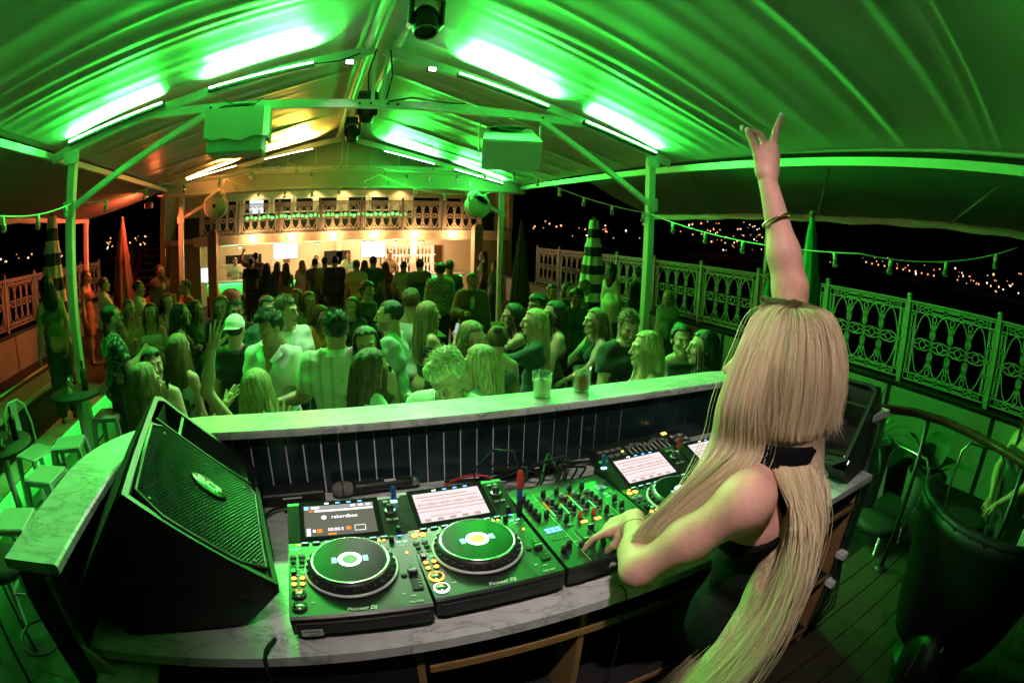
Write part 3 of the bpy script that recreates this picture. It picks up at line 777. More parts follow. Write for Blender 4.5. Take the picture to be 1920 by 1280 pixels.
# back bar shelves with bottles
t = empty('back_bar_shelf', (3.6, iy-.75, .2), label='glowing back bar shelves crowded with bottles', cat='shelf')
b = MB()
for z in (.25, .55, .85): b.bb((-1.0, 0, z), (.9, .25, z+.03), m_white, .004)
b.bb((-1.0, .26, .1), (.9, .29, 1.2), emat('lit_shelf_panel', (1, .62, .32), 1.6)); b.build('shelving', t)
rb = random.Random(9); bm_ = [mat('bottle_amber', (.3, .12, .02), .1, trans=.5), mat('bottle_green', (.03, .15, .05), .1, trans=.5), mat('bottle_clear', (.6, .6, .6), .1, trans=.6), mat('bottle_dark', (.02, .015, .012), .15)]
bme = []
for k, mm in enumerate(bm_):
    q = MB(); q.lathe([(.035, 0), (.036, .16), (.028, .19), (.013, .21), (.013, .27), (.016, .275), (.0, .277)], 10, mm); bme.append(q.mesh('bottle'))
for z in (.28, .58, .88):
    for k in range(14):
        i = rb.randrange(4)
        o = link('bottle', bme[i], None, (2.66+k*.125+rb.uniform(-.02, .02), iy-.63, .2+z+.002))
        tag(o, ['amber spirit bottle on the lit back bar shelves', 'green glass bottle on the lit back bar shelves', 'clear glass bottle on the lit back bar shelves', 'dark glass bottle on the lit back bar shelves'][i], 'bottle', 'bottles on the back bar shelves')
# televisions
m_tv = emat('tv_screen', (1, .93, .98), 5)
for x0, x1, z0, z1, lb in ((-1.06, -.34, 1.16, 1.60, 'left glowing white television hanging above the bar'), (1.64, 2.34, 1.12, 1.58, 'right glowing white television hanging above the bar')):
    t = empty('television', ((x0+x1)/2, BY+.18, (z0+z1)/2), label=lb, cat='television')
    W_, H_ = x1-x0, z1-z0
    b = MB(); b.box((0, .03, 0), (W_+.04, .05, H_+.04), m_black, .008); b.build('case', t)
    b = MB(); b.box((0, .002, 0), (W_, .004, H_), m_tv); b.build('screen', t)
    b = MB(); b.tube([(0, .04, H_/2), (0, .04, H_/2+.12)], .015, 8, m_steel); b.build('hanger', t)
# small lit menu screens
for (x, z, s, lb) in ((-3.35, .78, (.42, .42), 'white lit menu screen at the left end of the bar'), (-1.75, 2.80, (.46, .42), 'white lit screen in the leftmost upper window'), (-.72, 1.2, (.2, .2), None)):
    if lb is None: continue
    t = empty('menu_screen', (x, (BY+.5) if z < 2 else wy-.06, z), label=lb, cat='screen')
    b = MB(); b.box((0, .03, 0), (s[0]+.03, .03, s[1]+.03), m_black, .004); b.build('case', t)
    b = MB(); b.box((0, .010, 0), (s[0], .004, s[1]), emat('menu_glow', (.8, .95, 1), 2.0)); b.build('screen', t)
# curved porch posts
def porch_post(x, y, lab, mm):
    t = empty('porch_post', (x, y, FL), label=lab, cat='post')
    b = MB(); w, d, H = .26, .34, 2.62; pr = [(-w/2, 0), (w/2, 0), (w/2, H-.2)]+[(w/2*math.cos(a), H-.2+.2*math.sin(a)) for a in [math.pi*i/10 for i in range(1, 10)]]+[(-w/2, H-.2)]
    b.prism(pr, -d/2, d/2, mm, Matrix.Rotation(R(90), 4, 'X')); b.build('shaft', t)
    b = MB(); b.box((0, 0, .06), (.34, .42, .12), mm, .01); b.build('plinth', t)
porch_post(-2.75, 13.4, 'brown timber porch post with a rounded top left of the bar', mat('tan_timber', (.42, .24, .14), .6, noise=.2))
porch_post(4.95, 13.6, 'pale porch post with a rounded top right of the bar', m_cream)
# timber steps at the left of the building
t = empty('outdoor_stair', (-4.9, 12.6, FL), label='dark timber staircase climbing beside the left end of the bar', cat='staircase')
for k in range(11):
    q = MB(); q.box((-.2+k*.01, .4+k*.25, .18+k*.2), (1.15, .27, .04), m_wood, .004); q.build('tread', t)
for sx in (-.82, .5):
    q = MB(); q.bar((sx, .2, .05), (sx, 3.1, 2.3), (.05, .22), m_wood); q.build('stringer', t)
    q = MB(); q.tube([(sx, .2, 1.0), (sx, 3.1, 3.2)], .025, 8, m_wood); q.build('handrail', t)
    for k in range(6): q = MB(); q.tube([(sx, .35+k*.5, .2+k*.39), (sx, .35+k*.5, 1.08+k*.38)], .014, 6, m_wood); q.build('baluster', t)
# closed parasols
m_striped_l = mat('parasol_white', (.72, .74, .70), .8, bump=.2, bscale=14); m_striped_d = mat('parasol_black', (.02, .02, .022), .8, bump=.2, bscale=14)
m_parg = mat('parasol_green', (.02, .19, .09), .8, bump=.3, bscale=12, noise=.15); m_paro = mat('parasol_terracotta', (.11, .06, .04), .8, bump=.3, bscale=12); m_pard = mat('parasol_olive', (.05, .08, .04), .85, bump=.3, bscale=12)
def parasol(loc, H, zb, r0, label, m1, m2=None, nb=10):
    t = empty('closed_parasol', loc, label=label, cat='parasol', group='closed parasols around the terrace edge')
    b = MB(); b.tube([(0, 0, 0), (0, 0, H)], .024, 10, m_wood); b.lathe([(.22, 0), (.22, .05), (.06, .08)], 16, m_black); b.build('pole', t)
    n = 32; vs = []; fs = []; L = H-zb; rows = 2*nb+1
    for j in range(rows+1):
        s = j/rows; z = H-.02-L*s
        rr = r0*((.10+.9*min(1, s*1.05)**.75) if m2 is None else (.34+.56*min(1, s*1.6)))*(1 if s < .9 else 1-.1*(s-.9)/.1)
        if .24 < s < .30: rr *= 1.16
        for k in range(n):
            a = 2*math.pi*k/n; f = 1+.16*math.cos(8*a+.3*math.sin(s*6))*min(1, s*2)
            vs.append((rr*f*math.cos(a), rr*f*math.sin(a), z+.012*math.cos(8*a)*s))
    b = MB(); b.v = vs; b.n = len(vs); b.mats = [m1]+([m2] if m2 else [])
    for j in range(rows):
        for k in range(n):
            b.f.append((j*n+k, (j+1)*n+k, (j+1)*n+(k+1) % n, j*n+(k+1) % n)); b.mi.append((j//2) % 2 if m2 else 0); b.sm.append(True)
    b.build('canopy', t)
    b = MB(); b.sphere((0, 0, H+.02), .035, m_wood, 8, 6); b.build('finial', t)
parasol((4.60, 2.15, FL), 2.72, .35, .24, 'tall closed green parasol beside the raised arm', m_parg)
parasol((5.05, 7.2, FL), 2.66, .75, .24, 'closed black and white striped parasol near the right balustrade', m_striped_l, m_striped_d, 11)
parasol((-4.35, 6.7, FL), 2.95, .75, .25, 'closed black and white striped parasol at the far left', m_striped_l, m_striped_d, 11)
parasol((-3.75, 8.7, FL), 2.85, .45, .30, 'closed parasol lit orange behind the left crowd', m_paro)
parasol((5.0, 10.4, FL), 2.68, .6, .24, 'closed dark olive parasol right of the far tent post', m_pard)
parasol((5.15, 3.15, FL), 2.0, .35, .16, 'short closed parasol half hidden behind the raised arm', m_parg)
# round woven stool / lantern by the bar and chalkboard
t = empty('woven_lantern', (-2.3, 13.7, .18), label='round woven lantern glowing green beside the bar end', cat='lantern')
b = MB(); b.lathe([(.10, -.26), (.25, -.16), (.30, 0), (.25, .16), (.10, .26)], 22, mat('woven_cane', (.5, .5, .35), .7)); b.build('shade', t)
for k in range(16):
    a = 2*math.pi*k/16; q = MB(); q.tube([(r*1.02*math.cos(a), r*1.02*math.sin(a), z) for r, z in ((.10, -.27), (.25, -.16), (.30, 0), (.25, .16), (.10, .27))], .007, 4, m_wood); q.build('cane_rib', t)
b = MB(); b.cyl((0, 0, -.68), .16, .42, 14, m_wood); b.build('stand', t)
t = empty('sandwich_board', (-3.35, 9.6, FL), R(12), label='arched wooden sandwich board beside the orange parasol', cat='sign board')
b = MB(); b.prism([(-.34, 0), (.34, 0), (.34, 1.15)]+[(.34*math.cos(a), 1.15+.16*math.sin(a)) for a in [math.pi*i/8 for i in range(1, 8)]]+[(-.34, 1.15)], 0, .03, m_wood, Matrix.Rotation(R(82), 4, 'X')); b.build('frame', t)
b = MB(); b.prism([(-.27, .12), (.27, .12), (.27, 1.1), (-.27, 1.1)], .031, .036, mat('board_face', (.5, .45, .36), .7, noise=.2, nscale=5), Matrix.Rotation(R(82), 4, 'X')); b.build('face', t)
# ================================================================ DJ booth
def marble(name, scale=3.0):
    if name in MATS: return MATS[name]
    M = bpy.data.materials.new(name); M.use_nodes = True; n = M.node_tree.nodes; l = M.node_tree.links
    b = n['Principled BSDF']; b.inputs['Roughness'].default_value = .32
    tc = n.new('ShaderNodeTexCoord'); mp = n.new('ShaderNodeMapping'); mp.inputs['Rotation'].default_value = (0, 0, .6); mp.inputs['Scale'].default_value = (1, 2.2, 1); l.new(tc.outputs['Object'], mp.inputs[0])
    t = n.new('ShaderNodeTexNoise'); t.inputs['Scale'].default_value = scale; t.inputs['Detail'].default_value = 9; t.inputs['Roughness'].default_value = .62; t.inputs['Distortion'].default_value = 1.4; l.new(mp.outputs[0], t.inputs[0])
    r = n.new('ShaderNodeValToRGB'); e = r.color_ramp.elements
    e[0].position = .44; e[0].color = (.66, .66, .65, 1); e[1].position = .56; e[1].color = (.62, .62, .61, 1)
    k = e.new(.485); k.color = (.60, .60, .59, 1); k = e.new(.50); k.color = (.30, .31, .31, 1); k = e.new(.515); k.color = (.55, .55, .54, 1)
    l.new(t.outputs['Fac'], r.inputs[0])
    t2 = n.new('ShaderNodeTexNoise'); t2.inputs['Scale'].default_value = 14; t2.inputs['Detail'].default_value = 5; l.new(tc.outputs['Object'], t2.inputs[0])
    mr = n.new('ShaderNodeMapRange'); mr.inputs[1].default_value = .35; mr.inputs[2].default_value = .65; mr.inputs[3].default_value = .86; mr.inputs[4].default_value = 1.06; l.new(t2.outputs['Fac'], mr.inputs[0])
    mx = n.new('ShaderNodeMix'); mx.data_type = 'RGBA'; mx.blend_type = 'MULTIPLY'; mx.inputs[0].default_value = 1; l.new(r.outputs[0], mx.inputs[6]); l.new(mr.outputs[0], mx.inputs[7])
    l.new(mx.outputs[2], b.inputs['Base Color']); MATS[name] = M; return M
m_marble = marble('carrara_marble')
m_tile = mat('glazed_tile', (.011, .026, .028), .16, noise=.5, nscale=7, spec=.6, bump=.08, bscale=20)
m_grout = mat('grout', (.80, .80, .77), .8, noise=.1, nscale=30)
m_tblack = mat('matt_black', (.012, .012, .013), .7)
TZ, SZ = .945, 1.20
booth = empty('dj_booth', (.8, .4, 0), label='curved marble topped DJ booth lined with dark vertical tiles', cat='dj booth')
OB = Vector((.8, .4, 0))
class PB(MB):
    def go(s, name, parent=None, **k):
        s.v = [tuple(Vector(v)-OB) for v in s.v]; return s.build(name, parent or booth, **k)
# centre line of the U shaped wall: left end -> corner -> back -> corner -> right end
RC = .36
def wall_path():
    P = [(-.605, -.04), (-.605, .43)]
    P += arc((-.605+RC, .43), RC, math.pi, math.pi/2, 14)[1:]
    P += [(2.20-RC, .79)]
    P += arc((2.20-RC, .43), RC, math.pi/2, 0, 14)[1:]
    P += [(2.20, .02)]
    return [Vector((x, y, 0)) for x, y in P]
WP = wall_path(); SEG = [0]
for i in range(1, len(WP)): SEG.append(SEG[-1]+(WP[i]-WP[i-1]).length)
def at_s(s):
    s = min(max(s, 0), SEG[-1])
    i = 0
    while i < len(SEG)-2 and SEG[i+1] < s: i += 1
    p = WP[i].lerp(WP[i+1], (s-SEG[i])/(SEG[i+1]-SEG[i])); t = (WP[i+1]-WP[i]).normalized()
    return p, t, Vector((t.y, -t.x, 0))     # right-hand normal = inwards
def strip(s0, s1, off0, off1, z0, z1, step=.04):
    n = max(1, int((s1-s0)/step)); vs = []; fs = []
    for i in range(n+1):
        p, t, nn = at_s(s0+(s1-s0)*i/n)
        for (o, z) in ((off0, z0), (off1, z0), (off1, z1), (off0, z1)): vs.append(tuple(p+nn*o+Vector((0, 0, z))))
    for i in range(n):
        for j in range(4): fs.append((i*4+j, i*4+(j+1) % 4, (i+1)*4+(j+1) % 4, (i+1)*4+j))
    fs.append((0, 3, 2, 1)); fs.append((n*4, n*4+1, n*4+2, n*4+3))
    return vs, fs
L_ = SEG[-1]
b = PB(); b.add(*strip(.01, L_-.01, -.055, .045, FL, SZ-.03), m_grout); b.go('wall_core')
def slab(s0, s1):
    b = PB(); n = 44; vs = []; fs = []
    pr = [(-.088, SZ-.024), (-.088, SZ-.006), (-.082, SZ), (.084, SZ), (.090, SZ-.006), (.090, SZ-.024), (.084, SZ-.029), (-.082, SZ-.029)]
    k = len(pr)
    for i in range(n+1):
        p, t, nn = at_s(s0+(s1-s0)*i/n)
        for (o, z) in pr: vs.append(tuple(p+nn*o+Vector((0, 0, z))))
    for i in range(n):
        for j in range(k): fs.append((i*k+j, i*k+(j+1) % k, (i+1)*k+(j+1) % k, (i+1)*k+j))
    fs.append(tuple(range(k-1, -1, -1))); fs.append(tuple(n*k+j for j in range(k)))
    b.add(vs, fs, m_marble); b.go('marble_coping')
cut = [0, 1.02, 2.05, 3.0, L_]
for a, c in zip(cut[:-1], cut[1:]): slab(a+.0006, c-.0006)
# inner tiles, one by one
tp = .0610; s = .006; k = 0
while s < L_-.02:
    b = PB(); w = tp-.0042+random.uniform(-.0006, .0006)
    p, t, nn = at_s(s+tp/2)
    dz = random.uniform(0, .0012)
    Mx = Matrix((t, nn, Vector((0, 0, 1)))).transposed().to_4x4(); Mx.translation = p+nn*(.0492+dz)+Vector((0, 0, 0))
    zlo = .0 if (s < .5 or s > L_-.45) else .93
    zj = [zlo, SZ-.031] if zlo > .5 else [zlo, .62, SZ-.031]
    for z0, z1 in zip(zj[:-1], zj[1:]):
        b = PB(); b.bb((-w/2, -.004, z0+.002), (w/2, .004, z1-.002), m_tile, .0016, M=Mx); b.go('tile')
    s += tp
# outer tiles: larger slabs seen only at the two ends
for (x, y) in ((-.605, -.04), (2.20, .02)):
    for sx in (-.026, .024):
        b = PB(); b.bb((x+sx-.0225, y-.008, -.0), (x+sx+.0225, y+.006, SZ-.032), m_tile, .002); b.go('tile')
for (x, y) in ((-.555, -.045), (2.150, .015)):
    b = PB(); b.bb((x-.008, y-.006, 0), (x+.008, y+.008, SZ-.032), m_steel, .002); b.go('edge_trim')
# worktop and shelves below
b = PB()
poly = [(-.553, -.03)]+[(x, -.03-.018*math.sin(math.pi*(x+.55)/2.6)) for x in [-.5+i*.13 for i in range(21)]]+[(2.148, -.03), (2.148, .40)]+[(x, y) for x, y in arc((1.85, .43), .30, 0, math.pi/2, 6)]+[(x, y) for x, y in arc((-.25, .43), .30, math.pi/2, math.pi, 6)]
b.prism(poly, TZ-.03, TZ, m_marble); b.go('worktop')
b = PB(); b.bb((-.55, .02, TZ-.06), (2.14, .72, TZ-.032), m_tblack); b.go('worktop_support')
m_edge = mat('plywood_edge', (.30, .18, .06), .6, noise=.3, nscale=40, stretch=(1, 1, 8))
for z in (.90-.11, .42, .08):
    b = PB(); b.bb((.30, -.005, z), (2.08, .70, z+.028), m_tblack); b.go('shelf')
    b = PB(); b.bb((.30, -.012, z+.001), (2.08, -.0055, z+.027), m_edge, .001); b.go('shelf_edging')
for x in (.28, .72, 1.18, 1.64, 2.08):
    b = PB(); b.bb((x-.010, -.004, 0.0), (x+.010, .70, .885), m_edge, .002); b.go('divider')
b = PB(); b.bb((-.52, .69, 0), (2.12, .71, .90), m_tblack); b.go('back_board')
b = PB(); b.bb((-.52, -.0, 0), (.29, .02, .885), m_tblack); b.go('front_board')

# ================================================================ decks
m_deckbody = mat('deck_top', (.017, .020, .018), .34, noise=.12, nscale=40, spec=.55)
m_btn = mat('button_rubber', (.03, .03, .03), .55)
m_btngrey = mat('button_grey', (.20, .21, .20), .45)
m_amber = emat('led_amber', (1, .33, .06), 4.5); m_ambdim = emat('led_amber_dim', (1, .25, .04), 1.6)
m_blue = emat('led_blue', (.12, .35, 1), 4.5); m_mint = emat('led_mint', (.35, 1, .75), 2.2); m_redled = emat('led_red', (1, .08, .04), 2.5); m_grn = emat('led_green', (.1, 1, .15), 3)
m_wht = emat('led_white', (.85, 1, .95), 4); m_print = mat('white_print', (.75, .76, .74), .5)
m_yel = emat('led_yellow', (1, .85, .15), 3)
m_silver = mat('spun_aluminium', (.8, .8, .78), .18, metal=1)
def screen_mat(name, base, s):
    return emat(name, base, s)
TXT = {}
def txt(key, s, size, m, **k):
    if key not in TXT: TXT[key] = text_mesh(s, size, m, **k)
    return TXT[key]
def decktop(y):     # surface height of the player
    return .055+.012*min(y, .29)/.29 if y < .29 else .067+(y-.29)*.30
def player(loc, rz, label, variant):
    t = empty('cd_player', loc, rz, label=label, cat='media player', group='media players lined up on the marble worktop')
    W, D = .329, .453
    b = MB(); prof = [(0, 0.004), (0, .050), (.006, .055), (.288, .067), (.292, .069), (.420, .107), (.432, .108), (.452, .096), (.453, .0)]
    vs = [(x, y, z) for x in (.0015, W-.0015) for y, z in prof]; n = len(prof)
    b.add(vs, [tuple(range(n)), tuple(range(2*n-1, n-1, -1))]+[(i, n+i, n+(i+1) % n, (i+1) % n) for i in range(n)], m_deckbody); b.build('body', t)
    b = MB(); b.bb((0.012, -.004, .004), (W-.012, .0, .040), m_black, .002); b.build('front_lip', t)
    for (x, y) in ((.04, .035), (W-.04, .035), (.04, .41), (W-.04, .41)):
        b = MB(); b.cyl((x, y, -.0195), .026, .0235, 16, m_rubber, bev=.002); b.build('foot', t)
    # jog wheel
    jx, jy = .1600, .166; jz = decktop(jy)
    b = MB(); b.lathe([(.1105, .0), (.1115, .0055), (.1165, .0065), (.1185, 0)], 56, mat('jog_ring', (.62, .66, .62), .3), (jx, jy, jz)); b.build('jog_surround', t)
    b = MB(); b.lathe([(.107, 0), (.107, .010), (.104, .022), (.098, .026), (.0955, .027)], 56, m_black, (jx, jy, jz), cap=False); jw = b.build('jog_wheel', t)
    for k in range(28):
        a = 2*math.pi*k/28; q = MB(); q.sphere((jx+.1065*math.cos(a), jy+.1065*math.sin(a), jz+.013), .0062, m_black, 6, 4); q.build('finger_dimple', jw)
    b = MB(); b.lathe([(.0985, .026), (.0975, .0300), (.094, .0306), (.0915, .029)], 56, m_silver, (jx, jy, jz), cap=False); b.build('bright_rim', jw)
    b = MB(); b.lathe([(.0, .0288), (.0928, .0288)], 56, mat('platter_face', (.006, .010, .007), .26, spec=.03), (jx, jy, jz), cap=False); b.build('platter', jw)
    c1, c2 = ((m_wht, m_btngrey), (m_wht, m_amber), (m_wht, m_wht), (m_wht, m_wht))[variant]
    b = MB(); b.lathe([(.019, .0292), (.030, .0292)], 32, c1, (jx, jy, jz), cap=False)
    b.lathe([(.0, .0292), (.0175, .0292)], 24, c2, (jx, jy, jz), cap=False)
    for sx in (-1, 1): b.bb((jx+sx*.039-.006, jy-.011, jz+.0288), (jx+sx*.039+.006, jy+.011, jz+.0293), m_mint)
    b.build('jog_display', jw)
    # tilted display
    sl = math.atan(.3); Mx = Matrix.Translation((.035, .300, decktop(.300)+.0012)) @ Matrix.Rotation(sl, 4, 'X')
    b = MB(); b.bb((0, -.004, 0), (.229, .136, .0016), m_blackgloss, .0008, M=Mx); sc = b.build('display', t)
    q = MB()
    dim = variant == 0
    base = emat('screen_dim', (.33, .34, .24), .55) if dim else emat('screen_bright', (1, .84, .86), 1.15)
    x0, y0, x1, y1 = .014, .006, .213, .118
    q.bb((x0, y0, .0016), (x1, y1, .0021), base, M=Mx); sp = q.build('screen', sc)
    q = MB(); wm = emat('screen_ink', (1, .95, .97), 1.8)
    if dim:
        q.bb((x0, .104, .0021), (x1, y1, .0024), emat('screen_band', (.45, .48, .45), .9), M=Mx)
        q.bb((x0+.002, .104, .0024), (x0+.012, .116, .0027), m_blue, M=Mx)
        q.bb((x0+.03, .094, .0021), (x1-.002, .101, .0025), wm, M=Mx); q.bb((x0+.014, .095, .0025), (x0+.026, .100, .0028), m_ambdim, M=Mx)
        for k in range(3): q.bb((x0+.135+k*.022, .107, .0024), (x0+.148+k*.022, .114, .0028), wm, M=Mx)
        q.bb((x0+.022, .106, .0024), (x0+.045, .114, .0028), wm, M=Mx)
        q.bb((x0+.005, .008, .0021), (x0+.016, .034, .0026), wm, M=Mx); q.bb((x0+.022, .020, .0021), (x0+.030, .029, .0026), wm, M=Mx)
        q.bb((x0+.034, .018, .0021), (x0+.048, .030, .0026), m_ambdim, M=Mx)
        q.bb((x0+.064, .008, .0021), (x0+.086, .014, .0026), m_ambdim, M=Mx); q.bb((x0+.115, .022, .0021), (x0+.128, .033, .0026), m_ambdim, M=Mx)
        for (lo, hi) in (((.138, .016), (.168, .0175)), ((.138, .0345), (.168, .036)), ((.138, .0175), (.1395, .0345)), ((.1665, .0175), (.168, .0345))):
            q.bb((x0+lo[0], lo[1], .0021), (x0+hi[0], hi[1], .0026), wm, M=Mx)
    else:
        beige = emat('screen_beige', (.80, .60, .46), .85)
        for (yy, h, a, c) in ((.100, .004, .01, .16), (.088, .003, .02, .19), (.058, .004, .0, .199), (.044, .003, .0, .199), (.024, .003, .03, .12)): q.bb((x0+a, yy, .0021), (x0+c, yy+h, .0024), beige, M=Mx)
        for k in range(5): q.bb((x0+.012+k*.036, .008, .0021), (x0+.030+k*.036, .018, .0024), beige, M=Mx)
        for k in range(40):
            hh = .003+.012*abs(math.sin(k*1.3)*math.cos(k*.37)); q.bb((x0+.003+k*.0048, .073-hh/2, .0021), (x0+.006+k*.0048, .073+hh/2, .0024), beige, M=Mx)
    q.build('screen_graphics', sp)
    if dim:
        o = link('screen_lettering', txt('rb', 'rekordbox', .017, wm), sp); o.matrix_local = Mx @ Matrix.Translation((.128, .072, .0026))
        q = MB(); q.lathe([(.0, 0), (.0075, 0), (.0075, .0004), (.0, .0004)], 16, wm, M=Mx @ Matrix.Translation((.070, .072, .0024))); q.build('screen_symbol', sp)
        o = link('screen_lettering', txt('tm', '00:00.0', .015, wm), sp); o.matrix_local = Mx @ Matrix.Translation((.100, .026, .0026))
    q = MB()
    for k in range(4): q.bb((.075+k*.032, .124, .0014), (.087+k*.032, .1275, .0022), m_blue if k else m_wht, M=Mx)
    q.build('indicator_leds', sc, kind='stuff')
    # row of hot cue keys
    key = MB(); key.box((0, 0, 0), (.0215, .009, .005), m_btn, .0012); key.box((0, .0, .0028), (.016, .0035, .0008), m_mint); km = key.mesh('hot_cue_key')
    for k in range(8): link('hot_cue_key', km, t, (.047+k*.0305, .282, decktop(.282)+.002))
    def put(mb, name, x, y, dz=0): return link(name, mb, t, (x, y, decktop(y)+dz))
    # left column
    def cyl_mesh(key_, prof, n, m):
        if key_ not in TXT: q = MB(); q.lathe(prof, n, m); TXT[key_] = q.mesh(key_)
        return TXT[key_]
    def box_mesh(key_, size, m, bev=.001):
        if key_ not in TXT: q = MB(); q.box((0, 0, 0), size, m, bev); TXT[key_] = q.mesh(key_)
        return TXT[key_]
    ringc = [(m_steel, m_btngrey), (m_amber, m_wht), (m_amber, m_grn), (m_amber, m_grn)][variant]
    for i, yy in enumerate((.082, .038)):
        q = MB(); q.lathe([(.019, 0), (.019, .003), (.0155, .004), (.0155, .003)], 24, ringc[i] if variant else m_black, cap=False); q.lathe([(.0152, 0), (.0152, .005), (.0, .0058)], 24, m_silver); me = q.mesh('play_button')
        put(me, 'cue_button' if i == 0 else 'play_button', .026, yy)
    dot = cyl_mesh('beat_button', [(.0075, 0), (.0075, .003), (.0, .0032)], 12, m_btn); 
    ad = cyl_mesh('loop_button', [(.0065, 0), (.0065, .003), (.0, .0034)], 12, m_amber)
    for (x, y) in ((.016, .140), (.037, .140), (.016, .118), (.037, .118)): put(dot, 'button', x, y, -.001); put(ad, 'button_light', x, y, .0005)
    for (x, y) in ((.014, .228), (.037, .228)): put(cyl_mesh('loop_key', [(.009, 0), (.009, .004), (.0, .0045)], 14, m_btngrey), 'loop_button', x, y)
    for (x, y) in ((.014, .207), (.037, .207)): put(dot, 'button', x, y)
    for (x, y) in ((.014, .188), (.037, .188)): put(box_mesh('track_key', (.015, .009, .004), m_btn), 'track_button', x, y)
    put(box_mesh('slip_lever', (.014, .018, .010), m_blackgloss, .002), 'direction_lever', .016, .164, .004); put(box_mesh('slip_led', (.012, .006, .002), m_grn), 'button_light', .038, .166)
    put(box_mesh('sd_slot', (.030, .012, .0012), m_blackgloss), 'card_slot', .020, .262); 
    if variant == 1 or variant >= 2:
        for x in (.018, .040): put(cyl_mesh('round_amber', [(.009, 0), (.009, .002), (.0, .0022)], 14, m_amber), 'button_light', x, .262)
    put(box_mesh('amber_bar', (.012, .004, .002), m_amber), 'button_light', .030, .281)
    # rotary encoder, right column
    put(cyl_mesh('encoder', [(.0145, 0), (.0145, .003), (.0105, .004), (.0105, .020), (.009, .022), (.0, .022)], 20, m_black), 'rotary_encoder', .293, .375)
    put(cyl_mesh('encoder_ring', [(.0165, 0), (.0165, .004), (.0145, .0045)], 20, m_silver), 'encoder_ring', .293, .375)
    for x in (.284, .303): put(box_mesh('back_key', (.014, .010, .004), m_btngrey), 'button', x, .342, .002)
    for x, y in ((.284, .408), (.303, .408)): put(box_mesh('back_key', (.014, .010, .004), m_btngrey), 'button', x, y, .002)
    put(cyl_mesh('vinyl_knob', [(.0075, 0), (.007, .014), (.0055, .016), (.0, .016)], 14, m_black), 'knob', .303, .300)
    put(box_mesh('blue_bar', (.014, .004, .002), m_blue), 'button_light', .303, .284)
    put(cyl_mesh('vinyl_knob', []  , 1, m_black), 'knob', .277, .262)
    for x in (.294, .312): put(box_mesh('mini_key', (.011, .006, .003), m_mint if x < .3 else m_btngrey), 'button', x, .256)
    put(cyl_mesh('small_amber', [(.004, 0), (.004, .002), (.0, .0022)], 10, m_amber), 'button_light', .307, .205); put(cyl_mesh('small_amber', [], 1, m_amber), 'button_light', .245, .270); put(cyl_mesh('small_amber', [], 1, m_amber), 'button_light', .258, .270)
    # tempo fader
    q = MB(); q.box((0, 0, 0), (.026, .122, .0015), m_blackgloss, .0005); q.box((0, 0, .001), (.004, .112, .001), m_tblack)
    for k in range(9): q.box((.008, -.05+k*.0125, .001), (.005, .0008, .0006), m_print)
    put(q.mesh('tempo_slot'), 'tempo_slot', .306, .118, -.0)
    q = MB(); q.box((0, 0, .006), (.022, .017, .013), m_black, .003); q.box((0, 0, .0127), (.020, .0018, .0006), m_print); put(q.mesh('tempo_fader'), 'tempo_fader', .306, .122 if variant != 1 else .112)
    put(dot, 'button', .283, .116)
    o = put(txt('pdj', 'Pioneer DJ', .0155, m_print, shear=.25, bold=.0003), 'maker_lettering', .168, .017, .0008); o.rotation_euler = (R(2.3), 0, 0)
    o = put(txt('mdl', 'CDJ-3000', .0085, m_print), 'model_lettering', .292, .018, .0008); o.rotation_euler = (R(2.3), 0, 0)
    q = MB()
    for (x, y, w_) in ((.03, .244, .012), (.025, .176, .016), (.025, .154, .010), (.285, .322, .02), (.30, .240, .016), (.10, .262, .02), (.29, .040, .012), (.27, .05, .008), (.06, .05, .01), (.02, .292, .016)): q.box((x, y, decktop(y)+.0006), (w_, .0022, .0005), m_print)
    q.build('printed_marks', t, kind='stuff')
    return t
Z0 = TZ+.020
players = [player((-.002, .010, Z0), R(-1.5), 'leftmost media player with a dim grey screen beside the black wedge speaker', 0),
           player((.333, .014, Z0), R(1.0), 'second media player with a bright white screen and orange jog centre', 1),
           player((1.008, .020, Z0), R(.5), 'media player right of the mixer with a pinkish white screen', 2),
           player((1.342, .020, Z0), R(0), 'rightmost media player mostly hidden behind the blonde hair', 3)]
tg = MB(); tg.box((0, 0, 0), (.050, .0012, .021), mat('paper_tag', (.5, .55, .48), .8), .0003); tagm = tg.build('sticker', players[0]); tagm.location = (.046, -.0055, .012)
o = link('sticker_lettering', txt('st1', 'DOUBLEFIVE', .0066, m_black), tagm, (0, -.0008, .004), (R(90), 0, 0)); o = link('sticker_lettering', txt('st2', 'SOUTH', .0066, m_black), tagm, (.004, -.0008, -.005), (R(90), 0, 0))

